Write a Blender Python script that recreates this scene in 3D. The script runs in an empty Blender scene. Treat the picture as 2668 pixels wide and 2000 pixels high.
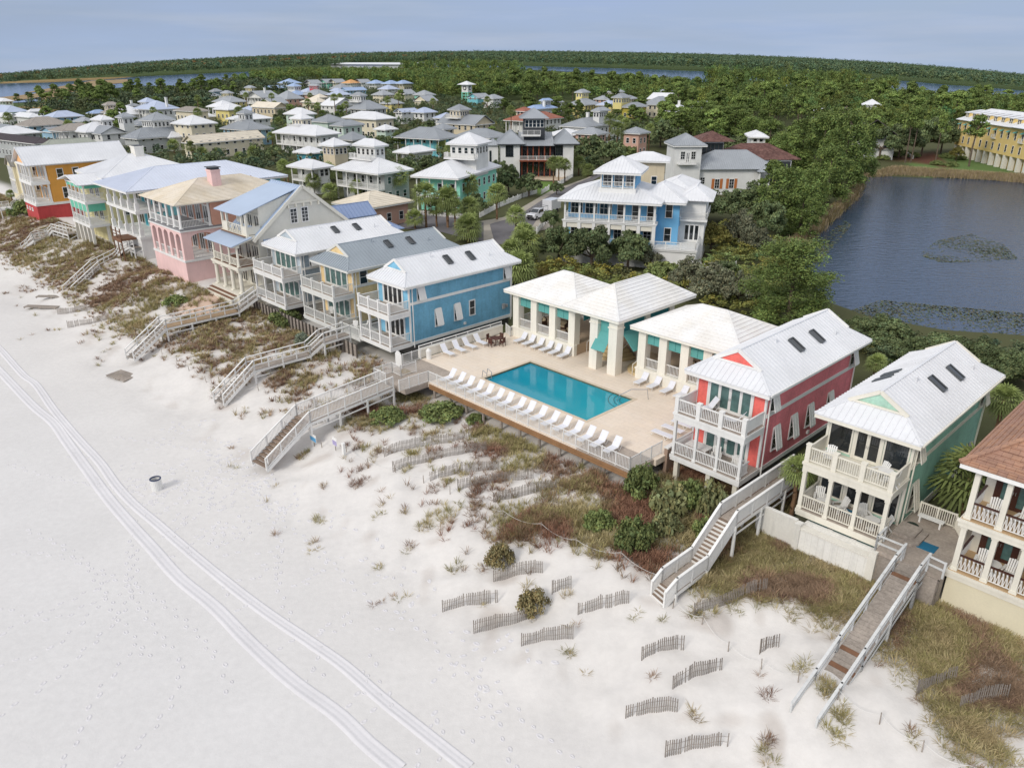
import bpy, math, random
import numpy as np
from mathutils import Vector, Matrix
RN = random.Random(11)
COL = bpy.context.scene.collection
# ------------------------------------------------------------------ camera numbers and frames
F, CX, CY, HY, H = 1990., 1334., 1000., 163., 31.6
PT = math.atan((CY-HY)/F)
AL = math.radians(-46)                      # the shore runs along local x turned by this angle
CA, SA = math.cos(AL), math.sin(AL)
def W(s, t, z=0.):                          # shore frame (s along the beach, t inland) to world
    return Vector((s*CA-t*SA, s*SA+t*CA, z))
def ST(x, y): return (x*CA+y*SA, -x*SA+y*CA)
def ray(px, py):
    x = (px-CX)/F; y = -(py-CY)/F
    return (x, math.cos(PT)+y*math.sin(PT), -math.sin(PT)+y*math.cos(PT))
def at_z(px, py, z):
    d = ray(px, py); k = (z-H)/d[2]
    return Vector((d[0]*k, d[1]*k, z))
def sstep(a, b, x):
    t = np.clip((x-a)/(b-a), 0, 1); return t*t*(3-2*t)
def wob(x, y, sc, seed=0):                  # cheap smooth noise, about -1..1
    x = x/sc+seed*3.7; y = y/sc-seed*1.9
    return (np.sin(x+1.7*np.sin(.63*y+seed))+np.sin(.81*y+1.3*np.sin(.57*x+2*seed))+np.sin(.47*x+.53*y+1.1*np.sin(.9*x-.4*y)))/3.
def in_poly(x, y, P):
    x = np.asarray(x, float); y = np.asarray(y, float); r = np.zeros(x.shape, bool); n = len(P)
    for i in range(n):
        x0, y0 = P[i]; x1, y1 = P[(i+1) % n]
        if y0 == y1: continue
        c = ((y0 > y) != (y1 > y)) & (x < (x1-x0)*(y-y0)/(y1-y0)+x0); r ^= c
    return r
def seg_dist(x, y, P, closed=True):
    x = np.asarray(x, float); y = np.asarray(y, float); d = np.full(x.shape, 1e9); n = len(P)
    for i in range(n if closed else n-1):
        x0, y0 = P[i]; x1, y1 = P[(i+1) % n]; dx, dy = x1-x0, y1-y0; l = dx*dx+dy*dy+1e-9
        k = np.clip(((x-x0)*dx+(y-y0)*dy)/l, 0, 1); d = np.minimum(d, np.hypot(x-x0-k*dx, y-y0-k*dy))
    return d
def tilt(x, y):
    d = np.hypot(x, y); u = np.clip((x/np.maximum(y, 1.))/.618, -1.25, 1.25)
    return .0166*(1-1.47*u*u)*np.maximum(0, d-190)
LAKE_Z = 1.3
LAKE = [(2250,455),(2330,459),(2450,463),(2560,468),(2668,477),(3000,500),(3300,700),(3150,900),(2800,905),(2600,890),(2450,880),(2290,850),(2180,810),(2130,760),(2080,715),(2085,668),(2120,610),(2170,575),(2205,540),(2235,510),(2245,480)]
LAKE = [tuple(at_z(px, py, LAKE_Z)[:2]) for px, py in LAKE]
def zg(x, y, lake=True):
    x = np.asarray(x, float); y = np.asarray(y, float)
    s = x*CA+y*SA; t = -x*SA+y*CA
    z = 2.1*sstep(21, 36, t+1.5*wob(s, t, 9, 3)*(t > 10))+.3*sstep(36, 42, t)+1.*sstep(44.5, 51, t)+1.35*sstep(-84, -100, s)*sstep(30, 38, t)*(1-sstep(44.5, 51, t)*.75)
    band = sstep(19, 26, t)*(1-sstep(38, 43, t))
    z = z+band*(.42*wob(s, t, 3.1, 1)+.3*wob(s, t, 1.4, 2)+.13*wob(s, t, .55, 6)+.05*wob(s, t, .27, 7))+.07*wob(s, t, 7., 4)*(1-sstep(20, 26, t))
    z = z+tilt(x, y)
    if lake:
        w = sstep(4., -3., np.where(in_poly(x, y, LAKE), -1, 1)*seg_dist(x, y, LAKE))
        z = z*(1-w)+(LAKE_Z-1.0)*w
    return z
def gz(x, y): return float(zg(np.array([x]), np.array([y]))[0])
def at_h(px, py, h=0.):                     # the point of a photo ray that is h above the ground
    d = ray(px, py); lo = None
    ts = np.concatenate([np.linspace(15, 400, 500), np.linspace(401, 6000, 3000)])
    x = d[0]*ts; y = d[1]*ts; z = H+d[2]*ts
    g = z-h-zg(x, y)
    i = np.argmax(g < 0) if (g < 0).any() else len(ts)-1
    if i == 0: k = ts[0]
    else:
        a, b = ts[i-1], ts[i]; ga, gb = g[i-1], g[i]; k = a+(b-a)*ga/(ga-gb+1e-9)
    return Vector((d[0]*k, d[1]*k, H+d[2]*k-h))
# ------------------------------------------------------------------ materials
MATS = {}
def lin(h):
    if not isinstance(h, str): return tuple(h)
    h = h.lstrip('#'); c = [int(h[i:i+2], 16)/255. for i in (0, 2, 4)]
    return tuple(v/12.92 if v <= .04045 else ((v+.055)/1.055)**2.4 for v in c)
def mat(name, color, rough=.6, var=.12, vs=.7, fine=.06, fs=9., bump=0., bs=30., metal=0., coat=0., wave=None, attr=None, rnd=0., spec=.5, brick=None, c2=None, c2s=.35, streak=0.):
    if name in MATS: return MATS[name]
    m = bpy.data.materials.new(name); m.use_nodes = True; nt = m.node_tree; N = nt.nodes; L = nt.links
    b = N['Principled BSDF']; b.inputs['Roughness'].default_value = rough; b.inputs['Metallic'].default_value = metal
    b.inputs['Specular IOR Level'].default_value = spec; b.inputs['Coat Weight'].default_value = coat
    tc = N.new('ShaderNodeTexCoord'); co = tc.outputs['Object']
    c = lin(color)
    base = N.new('ShaderNodeRGB'); base.outputs[0].default_value = (*c, 1); cur = base.outputs[0]
    def mixc(a, bcol, fac, mode='MIX'):
        x = N.new('ShaderNodeMix'); x.data_type = 'RGBA'; x.blend_type = mode
        if isinstance(fac, float): x.inputs[0].default_value = fac
        else: L.new(fac, x.inputs[0])
        for i, v in ((6, a), (7, bcol)):
            if isinstance(v, tuple): x.inputs[i].default_value = (*v, 1) if len(v) == 3 else v
            else: L.new(v, x.inputs[i])
        return x.outputs[2]
    def noise(sc, det=3., vec=None, rgh=.6):
        n = N.new('ShaderNodeTexNoise'); n.inputs['Scale'].default_value = sc; n.inputs['Detail'].default_value = det; n.inputs['Roughness'].default_value = rgh
        L.new(vec or co, n.inputs['Vector']); return n.outputs[0]
    def ramp(v, a, bq, lo=0., hi=1.):
        r = N.new('ShaderNodeMapRange'); r.inputs[1].default_value = a; r.inputs[2].default_value = bq; r.inputs[3].default_value = lo; r.inputs[4].default_value = hi
        L.new(v, r.inputs[0]); return r.outputs[0]
    if c2 is not None: cur = mixc(cur, lin(c2), ramp(noise(c2s, 5.), .42, .6))
    if brick is not None:
        sc_, bw, bh, cb, mort = brick
        bt = N.new('ShaderNodeTexBrick'); bt.inputs['Scale'].default_value = sc_; bt.inputs['Brick Width'].default_value = bw; bt.inputs['Row Height'].default_value = bh
        bt.inputs['Mortar Size'].default_value = .012; bt.inputs['Color1'].default_value = (*c, 1); bt.inputs['Color2'].default_value = (*lin(cb), 1); bt.inputs['Mortar'].default_value = (*lin(mort), 1); bt.inputs['Bias'].default_value = 0.
        L.new(co, bt.inputs['Vector']); cur = mixc(bt.outputs[0], cur, .25)
    if attr:
        a = N.new('ShaderNodeAttribute'); a.attribute_name = attr; cur = mixc(cur, a.outputs['Color'], 1., 'MULTIPLY')
    if var: cur = mixc(cur, ramp(noise(vs, 4.), .3, .7, 1-var, 1+var*.6), 1., 'MULTIPLY')
    if fine: cur = mixc(cur, ramp(noise(fs, 3.), .3, .7, 1-fine, 1+fine), 1., 'MULTIPLY')
    if streak:
        mp = N.new('ShaderNodeMapping'); mp.inputs['Scale'].default_value = (2.2, 2.2, .22); L.new(co, mp.inputs['Vector'])
        cur = mixc(cur, ramp(noise(1.3, 4., mp.outputs[0]), .5, .75, 1., 1-streak), 1., 'MULTIPLY')
    if rnd:
        oi = N.new('ShaderNodeObjectInfo'); cur = mixc(cur, ramp(oi.outputs['Random'], 0, 1, 1-rnd, 1+rnd), 1., 'MULTIPLY')
    L.new(cur, b.inputs['Base Color'])
    hgt = None
    if bump: hgt = noise(bs, 4.)
    if wave:
        ax, per, st = wave
        w = N.new('ShaderNodeTexWave'); w.bands_direction = ax; w.wave_profile = 'SAW' if st > 0 else 'SIN'; w.inputs['Scale'].default_value = .314159/per*1.0; w.inputs['Distortion'].default_value = 0.
        L.new(co, w.inputs['Vector']); hgt = w.outputs['Fac']; bump = abs(st)
    if hgt:
        bp = N.new('ShaderNodeBump'); bp.inputs['Strength'].default_value = bump; bp.inputs['Distance'].default_value = .05
        L.new(hgt, bp.inputs['Height']); L.new(bp.outputs[0], b.inputs['Normal'])
    MATS[name] = m; return m
# ------------------------------------------------------------------ mesh builder
class MB:
    def __init__(s): s.v = []; s.f = []; s.m = []; s.mi = 0
    def add(s, vs, fs):
        o = len(s.v); s.v += [tuple(p) for p in vs]; s.f += [tuple(i+o for i in f) for f in fs]; s.m += [s.mi]*len(fs); return s
    def box(s, x0, y0, z0, x1, y1, z1):
        if x0 > x1: x0, x1 = x1, x0
        if y0 > y1: y0, y1 = y1, y0
        if z0 > z1: z0, z1 = z1, z0
        return s.add([(x0,y0,z0),(x1,y0,z0),(x1,y1,z0),(x0,y1,z0),(x0,y0,z1),(x1,y0,z1),(x1,y1,z1),(x0,y1,z1)],
              [(0,3,2,1),(4,5,6,7),(0,1,5,4),(1,2,6,5),(2,3,7,6),(3,0,4,7)])
    def poly(s, *p): return s.add(p, [tuple(range(len(p)))])
    def beam(s, a, b, w=.1, h=.1, up=(0,0,1), lift=0.):
        a = Vector(a); b = Vector(b); d = (b-a)
        if d.length < 1e-6: return s
        d.normalize(); up = Vector(up)
        x = d.cross(up)
        if x.length < 1e-4: x = d.cross(Vector((0,1,0)))
        x.normalize(); n = x.cross(d).normalized(); x *= w/2; n0 = n*(lift-h/2 if lift == 0 else lift); n1 = n0+n*h
        return s.add([a-x+n0, a+x+n0, a+x+n1, a-x+n1, b-x+n0, b+x+n0, b+x+n1, b-x+n1], [(0,3,2,1),(4,5,6,7),(0,1,5,4),(1,2,6,5),(2,3,7,6),(3,0,4,7)])
    def cyl(s, a, b, r0, r1=None, n=8, cap=True):
        r1 = r0 if r1 is None else r1; a = Vector(a); b = Vector(b); d = (b-a).normalized()
        x = d.cross(Vector((0,0,1)));
        if x.length < 1e-3: x = Vector((1,0,0))
        x.normalize(); y = d.cross(x); vs = []
        for c, r in ((a, r0), (b, r1)):
            for i in range(n):
                q = 2*math.pi*i/n; vs.append(c+x*(r*math.cos(q))+y*(r*math.sin(q)))
        fs = [(i, (i+1) % n, n+(i+1) % n, n+i) for i in range(n)]
        if cap: fs += [tuple(range(n-1, -1, -1)), tuple(range(n, 2*n))]
        return s.add(vs, fs)
    def prism(s, pts, z0, z1):             # vertical prism over a plan polygon (ccw)
        n = len(pts); vs = [(x, y, z0) for x, y in pts]+[(x, y, z1) for x, y in pts]
        return s.add(vs, [tuple(range(n-1, -1, -1)), tuple(range(n, 2*n))]+[(i, (i+1) % n, n+(i+1) % n, n+i) for i in range(n)])
    def slab(s, p, th):                    # thick plate: polygon top, thickness downwards
        n = len(p); p = [Vector(q) for q in p]; q = [v-Vector((0,0,th)) for v in p]
        return s.add(p+q, [tuple(range(n)), tuple(range(2*n-1, n-1, -1))]+[(i, n+i, n+(i+1) % n, (i+1) % n) for i in range(n)])
    def build(s, name, m, parent=None, smooth=False):
        me = bpy.data.meshes.new(name); me.from_pydata(s.v, [], s.f)
        for x in (m if isinstance(m, (list, tuple)) else [m]): me.materials.append(x)
        if isinstance(m, (list, tuple)): me.polygons.foreach_set('material_index', s.m)
        if smooth: me.polygons.foreach_set('use_smooth', [True]*len(me.polygons))
        me.update(); o = bpy.data.objects.new(name, me); COL.objects.link(o)
        if parent: o.parent = parent
        return o
def raw(name, verts, faces, m, parent=None, col=None, smooth=False):   # numpy quads / tris
    me = bpy.data.meshes.new(name); n = faces.shape[1]
    me.vertices.add(len(verts)); me.vertices.foreach_set('co', verts.astype(np.float32).ravel())
    me.loops.add(faces.size); me.loops.foreach_set('vertex_index', faces.astype(np.int32).ravel())
    me.polygons.add(len(faces)); me.polygons.foreach_set('loop_start', np.arange(0, faces.size, n, dtype=np.int32))
    if smooth: me.polygons.foreach_set('use_smooth', np.ones(len(faces), bool))
    me.update(calc_edges=True)
    if col is not None:
        a = me.color_attributes.new('Col', 'FLOAT_COLOR', 'POINT'); c = np.ones((len(verts), 4), np.float32); c[:, :col.shape[1]] = col; a.data.foreach_set('color', c.ravel())
    for x in (m if isinstance(m, list) else [m]): me.materials.append(x)
    if name is None: return me
    o = bpy.data.objects.new(name, me); COL.objects.link(o)
    if parent: o.parent = parent
    return o
def tag(o, label=None, cat=None, group=None, kind=None):
    if label: o['label'] = label
    if cat: o['category'] = cat
    if group: o['group'] = group
    if kind: o['kind'] = kind
    return o
def thing(name, label, cat, loc, rz=0., group=None):
    o = bpy.data.objects.new(name, None); COL.objects.link(o); o.location = loc; o.rotation_euler = (0,0,rz); o.empty_display_size = .3
    return tag(o, label, cat, group)
def kids(o): return [c for c in bpy.data.objects if c.parent is o]
TREE = {}
def copy_tree(o, loc, rz=0., label=None, group=None, scale=None):
    c = o.copy(); COL.objects.link(c); c.location = loc; c.rotation_euler = (0,0,rz)
    if scale: c.scale = scale if isinstance(scale, tuple) else (scale,)*3
    if label: c['label'] = label
    if group: c['group'] = group
    def rec(src, dst):
        if src.name not in TREE: TREE[src.name] = kids(src)
        for ch in TREE[src.name]:
            d = ch.copy(); COL.objects.link(d); d.parent = dst; rec(ch, d)
    rec(o, c); return c
class Proto:                                # the first placing uses the built thing itself, later ones are copies
    def __init__(s, o): s.o = o; s.used = False
    def put(s, loc, rz=0., label=None, group=None, scale=None):
        if s.used: return copy_tree(s.o, loc, rz, label, group, scale)
        s.used = True; o = s.o; o.location = loc; o.rotation_euler = (0,0,rz)
        if scale: o.scale = scale if isinstance(scale, tuple) else (scale,)*3
        tag(o, label, None, group); return o
# ------------------------------------------------------------------ palette
WHITE = mat('white_paint', '#ecebe7', .55, .08, .5, .03, streak=.08)
CREAMW = mat('cream_white_paint', '#e7e2d3', .6, .08, .5, .03, streak=.08)
STUCCO = mat('white_stucco', '#ebe7dc', .85, .08, .4, .04, bump=.12, bs=14., streak=.12)
WROOF = mat('white_metal_roof', '#e4e5e7', .42, .08, .25, .03, streak=.05)
GLASS = mat('window_glass', (.018,.024,.03), .06, .5, .4, 0., spec=.9, rnd=.5)
GLASST = mat('curtained_glass', (.10,.19,.18), .1, .4, 1.5, 0., spec=.7)
WOODG = mat('weathered_boards', '#aea296', .85, .22, .5, .15, 6., wave=('X', .15, .25))
WOODB = mat('brown_boards', '#7d5a42', .8, .25, .6, .15, 7.)
WOODGR = mat('grey_wood', '#a0968c', .9, .3, .6, .2, 7.)
STEEL = mat('steel', '#b9bcbf', .3, .05, metal=.9)
DARK = mat('dark_opening', (.012,.012,.013), .9, .2)
GREYR = mat('grey_metal_roof', '#a1a6ab', .45, .12, .25, .04, streak=.06)
TEAL = mat('teal_canvas', '#62aaa5', .8, .1, .8, .04)
# ------------------------------------------------------------------ building helpers (local frame: x right along the front, y inland, z up)
def fmap(face, base):
    if face == 'F': return lambda u, z, d: (u, base-d, z)
    if face == 'B': return lambda u, z, d: (u, base+d, z)
    if face == 'R': return lambda u, z, d: (base+d, u, z)
    return lambda u, z, d: (base-d, u, z)
def fbox(mb, f, u0, z0, d0, u1, z1, d1):
    a = f(u0, z0, d0); b = f(u1, z1, d1); mb.box(*a, *b)
def window(par, face, base, u, z, w, h, nx=2, ny=2, m=None, glass=None, name='window', pane=True, cas=.1, sill=True):
    """cased opening: frame and bars are one mesh, the glass a child of it"""
    f = fmap(face, base); mb = MB(); m = m or WHITE
    fbox(mb, f, u-w/2-cas, z-cas*.6, 0., u-w/2, z+h+cas, .07); fbox(mb, f, u+w/2, z-cas*.6, 0., u+w/2+cas, z+h+cas, .07)
    fbox(mb, f, u-w/2, z+h, 0., u+w/2, z+h+cas*1.2, .075); fbox(mb, f, u-w/2-cas*(1.3 if sill else .9), z-cas*.9, 0., u+w/2+cas*(1.3 if sill else .9), z, .1 if sill else .065)
    bw = .045
    for i in range(1, nx):
        x = u-w/2+w*i/nx; fbox(mb, f, x-bw/2, z, .005, x+bw/2, z+h, .045)
    for j in range(1, ny):
        y = z+h*j/ny; fbox(mb, f, u-w/2, y-bw/2, .005, u+w/2, y+bw/2, .05)
    if not pane:
        mb.mi = 1; fbox(mb, f, u-w/2, z, .0, u+w/2, z+h, .02); return mb.build(name, [m, glass or GLASS], par)
    o = mb.build(name, m, par)
    g = MB(); fbox(g, f, u-w/2, z, .002, u+w/2, z+h, .022); g.build('pane', glass or GLASS, o)
    return o
def doors(par, face, base, u, z, w, h, n=4, m=None, glass=None, name='glass_door', stile=.11):
    """row of tall glazed leaves"""
    f = fmap(face, base); mb = MB(); m = m or WHITE; lw = w/n
    fbox(mb, f, u-w/2-.14, z, 0, u-w/2, z+h+.16, .08); fbox(mb, f, u+w/2, z, 0, u+w/2+.14, z+h+.16, .08); fbox(mb, f, u-w/2, z+h, 0, u+w/2, z+h+.16, .085)
    for i in range(n):
        a = u-w/2+lw*i
        fbox(mb, f, a, z, .0, a+stile, z+h, .06); fbox(mb, f, a+lw-stile, z, .0, a+lw, z+h, .06)
        fbox(mb, f, a+stile, z, 0, a+lw-stile, z+.22, .055); fbox(mb, f, a+stile, z+h-.12, 0, a+lw-stile, z+h, .055)
    o = mb.build(name, m, par); g = MB()
    for i in range(n): fbox(g, f, u-w/2+lw*i+stile, z+.22, .002, u-w/2+lw*(i+1)-stile, z+h-.12, .02)
    g.build('pane', glass or GLASS, o); k = MB()
    for sx in (-.06, .06): fbox(k, f, u+sx-.015, z+.95, .06, u+sx+.015, z+1.15, .1)
    k.build('handle', STEEL, o)
    return o
def shutter(par, win, face, base, u, z, w, h, m=None, out=.38):
    """louvred awning shutter hinged over a window, propped open"""
    f = fmap(face, base); m = m or WHITE; mb = MB(); zt = z+h+.12
    def P(x, k): return f(x, zt-(h+.1)*k*.93, .1+out*k)
    for a, b in ((u-w/2-.05, u-w/2+.04), (u+w/2-.04, u+w/2+.05), (u-.03, u+.03)):
        mb.beam(P((a+b)/2, 0), P((a+b)/2, 1), .09, .05, up=f(0, .4, 1) if face in 'FB' else (1, 0, .4))
    n = 12
    for i in range(n+1):
        k = i/n; mb.beam(P(u-w/2, k), P(u+w/2, k), (.02), (h/n)*1.35, up=(0, 0, 1))
    for sx in (-1, 1): mb.beam(P(u+sx*w/2, .92), f(u+sx*w/2, z+.05, .05), .025, .025)
    return mb.build('awning_shutter', m, win)
def clap(mb, face, base, u0, u1, z0, z1, pitch=.17):
    f = fmap(face, base); n = max(1, int(round((z1-z0)/pitch))); p = (z1-z0)/n
    for i in range(n):
        a = z0+i*p; b = a+p; q = [f(u0, a, .035), f(u1, a, .035), f(u1, b, .008), f(u0, b, .008)]
        if face in 'LB': q.reverse()
        mb.poly(*q); r = [f(u0, a, .0), f(u1, a, .0), f(u1, a, .035), f(u0, a, .035)]
        if face in 'LB': r.reverse()
        mb.poly(*r)
def ribs(mb, poly, sp=.5, w=.045, h=.05):
    """standing seams on one roof plane; poly[0]-poly[1] is the eave edge"""
    P = [Vector(p) for p in poly]; U = (P[1]-P[0]); U.normalize()
    N = (P[1]-P[0]).cross(P[2]-P[0]).normalized()
    if N.z < 0: N = -N
    V = N.cross(U).normalized()
    if V.z < 0: V = -V
    q = [((p-P[0]).dot(U), (p-P[0]).dot(V)) for p in P]; us = [a for a, b in q]; lo, hi = min(us), max(us); n = max(1, int((hi-lo)/sp)); off = ((hi-lo)-n*sp)/2
    for i in range(n+1):
        u = lo+off+i*sp; vs = []
        for j in range(len(q)):
            a, b = q[j], q[(j+1) % len(q)]
            if (a[0] <= u < b[0]) or (b[0] <= u < a[0]): vs.append(a[1]+(b[1]-a[1])*(u-a[0])/(b[0]-a[0]))
        if len(vs) >= 2 and max(vs)-min(vs) > .15:
            a = P[0]+U*u+V*min(vs); b = P[0]+U*u+V*max(vs); mb.beam(a, b, w, h, up=N, lift=.001)
def rows(mb, poly, sp=.33, w=.07, h=.045):
    """tile courses on one roof plane, running along the eave"""
    P = [Vector(p) for p in poly]; U = (P[1]-P[0]).normalized(); N = (P[1]-P[0]).cross(P[2]-P[0]).normalized()
    if N.z < 0: N = -N
    V = N.cross(U).normalized()
    if V.z < 0: V = -V
    q = [((p-P[0]).dot(U), (p-P[0]).dot(V)) for p in P]; hi = max(b for a, b in q); v = sp*.5
    while v < hi-.1:
        xs = []
        for j in range(len(q)):
            a, b = q[j], q[(j+1) % len(q)]
            if (a[1] <= v < b[1]) or (b[1] <= v < a[1]): xs.append(a[0]+(b[0]-a[0])*(v-a[1])/(b[1]-a[1]))
        if len(xs) >= 2: mb.beam(P[0]+U*min(xs)+V*v, P[0]+U*max(xs)+V*v, w, h, up=N, lift=.001)
        v += sp
def plane(mb, poly, sp, mode='rib'):
    mb.slab(poly, .1)
    if sp: (ribs if mode == 'rib' else rows)(mb, poly, sp)
def caps(mb, segs, w=.16, h=.07):
    for a, b in segs: mb.beam(a, b, w, h)
def hip(mb, x0, y0, x1, y1, z, rh, sp=.55, mode='rib', top=0.):
    """hip roof on the eave rectangle; ridge along the longer side"""
    w, d = x1-x0, y1-y0; m = min(w, d)/2*(1-top)
    zr = z+rh
    if w >= d: a = (x0+m, (y0+y1)/2, zr); b = (x1-m, (y0+y1)/2, zr)
    else: a = ((x0+x1)/2, y0+m, zr); b = ((x0+x1)/2, y1-m, zr)
    A, B, C, D = (x0,y0,z), (x1,y0,z), (x1,y1,z), (x0,y1,z)
    if abs(w-d) < .05:
        b = a
        for p in ((A, B, a), (B, C, a), (C, D, a), (D, A, a)): plane(mb, p, sp, mode)
    elif w > d:
        for p in ((A, B, b, a), (B, C, b), (C, D, a, b), (D, A, a)): plane(mb, p, sp, mode)
    else:
        for p in ((A, B, a), (B, C, b, a), (C, D, b), (D, A, a, b)): plane(mb, p, sp, mode)
    s = [(A, a), (D, a if w > d else b), (B, b if w > d else a), (C, b)]
    if abs(w-d) >= .05: s.append((a, b))
    caps(mb, s)
def gable(mb, x0, y0, x1, y1, z, rh, axis='y', sp=.55, mode='rib'):
    if axis == 'y':
        xm = (x0+x1)/2; a, b = (xm, y0, z+rh), (xm, y1, z+rh)
        plane(mb, ((x1,y0,z), (x1,y1,z), b, a), sp, mode); plane(mb, ((x0,y1,z), (x0,y0,z), a, b), sp, mode)
        caps(mb, [(a, b)])
        for y in (y0, y1): caps(mb, [((x0,y,z), (xm,y,z+rh)), ((x1,y,z), (xm,y,z+rh))], .1, .16)
    else:
        ym = (y0+y1)/2; a, b = (x0, ym, z+rh), (x1, ym, z+rh)
        plane(mb, ((x0,y0,z), (x1,y0,z), b, a), sp, mode); plane(mb, ((x1,y1,z), (x0,y1,z), a, b), sp, mode)
        caps(mb, [(a, b)])
        for x in (x0, x1): caps(mb, [((x,y0,z), (x,ym,z+rh)), ((x,y1,z), (x,ym,z+rh))], .1, .16)
def rim(mb, x0, y0, x1, y1, z, th=.24, w=.12):
    """fascia boards and soffit under an eave"""
    mb.box(x0+w, y0+w, z-th*.7, x1-w, y1-w, z-th*.5)
    mb.box(x0+.02, y0+.02, z-th-.1, x1-.02, y0+w, z-.1); mb.box(x0+.02, y1-w, z-th-.1, x1-.02, y1-.02, z-.1)
    mb.box(x0+.02, y0+w, z-th-.1, x0+w, y1-w, z-.1); mb.box(x1-w, y0+w, z-th-.1, x1-.02, y1-w, z-.1)
def rail(mb, a, b, h=1.05, post=1.9, sp=.15, pw=.11, bw=.04, posts=True, cap=.12, solid=False, lines=0, ends=(True, True)):
    """balustrade from floor point a to floor point b; works on a slope too"""
    a = Vector(a); b = Vector(b); L = (b-a).length
    if L < .05: return
    up = Vector((0,0,1)); n = max(1, int(round(L/post)))
    mb.beam(a+up*h, b+up*h, cap, .07)
    if lines:
        for i in range(1, lines+1): mb.beam(a+up*h*i/(lines+1), b+up*h*i/(lines+1), .05, .12)
    else: mb.beam(a+up*.14, b+up*.14, .06, .07)
    if posts:
        for i in range(n+1):
            if (i == 0 and not ends[0]) or (i == n and not ends[1]): continue
            p = a+(b-a)*i/n; mb.box(p.x-pw/2, p.y-pw/2, p.z-.02, p.x+pw/2, p.y+pw/2, p.z+h+.06)
    if solid: mb.beam(a+up*(h*.55), b+up*(h*.55), .05, h*.78)
    elif not lines and sp:
        k = max(1, int(L/sp))
        for i in range(1, k):
            p = a+(b-a)*i/k; mb.box(p.x-bw/2, p.y-bw/2, p.z+.14, p.x+bw/2, p.y+bw/2, p.z+h)
def column(par, x, y, z0, z1, w=.22, m=None, rnd=False, name='column', base=True):
    mb = MB()
    if rnd:
        mb.cyl((x,y,z0+.12), (x,y,z1-.12), w/2, w/2*.86, 14); mb.box(x-w*.62,y-w*.62,z0,x+w*.62,y+w*.62,z0+.12); mb.box(x-w*.6,y-w*.6,z1-.12,x+w*.6,y+w*.6,z1)
    else:
        mb.box(x-w/2,y-w/2,z0,x+w/2,y+w/2,z1)
        if base: mb.box(x-w*.68,y-w*.68,z0,x+w*.68,y+w*.68,z0+.16); mb.box(x-w*.66,y-w*.66,z1-.14,x+w*.66,y+w*.66,z1-.003)
    return mb.build(name, m or WHITE, par, smooth=False)
def house_at(name, label, s, t, z=0., cat='house', rz=AL): return thing(name, label, cat, W(s, t, z), rz)
def skylight(par, x, y, roofz, slope, w=.62, l=1.25):
    """glazed hatch lying in a roof plane that falls towards +x; roofz(x) gives its height"""
    mb = MB(); g = MB(); N = Vector((slope, 0, 1)).normalized(); V = Vector((1, 0, -slope)).normalized()
    c = Vector((x, y, roofz(x))); e = Vector((0, 1, 0))
    def q(a, b, h): return c+V*a+e*b+N*h
    for a0, b0, a1, b1 in ((-l/2, -w/2, l/2, -w/2), (-l/2, w/2, l/2, w/2), (-l/2, -w/2, -l/2, w/2), (l/2, -w/2, l/2, w/2)):
        mb.beam(q(a0, b0, .09), q(a1, b1, .09), .08, .18, up=N)
    g.poly(q(-l/2, -w/2, .12), q(l/2, -w/2, .12), q(l/2, w/2, .12), q(-l/2, w/2, .12))
    o = mb.build('skylight', mat('skylight_frame', '#55595c', .5, .1), par); g.build('pane', GLASS, o); return o
def chimney(par, x, y, z0, z1, w=.9, d=.9, m=None, cap=True):
    mb = MB(); mb.box(x-w/2,y-d/2,z0,x+w/2,y+d/2,z1-.25); mb.box(x-w/2-.07,y-d/2-.07,z1-.25,x+w/2+.07,y+d/2+.07,z1)
    o = mb.build('chimney', m or WHITE, par)
    if cap:
        k = MB(); k.box(x-w/2+.1,y-d/2+.1,z1,x+w/2-.1,y+d/2-.1,z1+.12); k.build('chimney_cap', mat('dark_metal', '#4b4e52', .5), o)
    return o
FOOT = []                                    # footprints (x, y, radius) that keep trees out of buildings
def keep(s0, t0, s1, t1):
    for i in np.linspace(s0, s1, max(2, int(abs(s1-s0)/5)+1)):
        for j in np.linspace(t0, t1, max(2, int(abs(t1-t0)/5)+1)):
            p = W(i, j); FOOT.append((p.x, p.y, 4.2))
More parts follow.
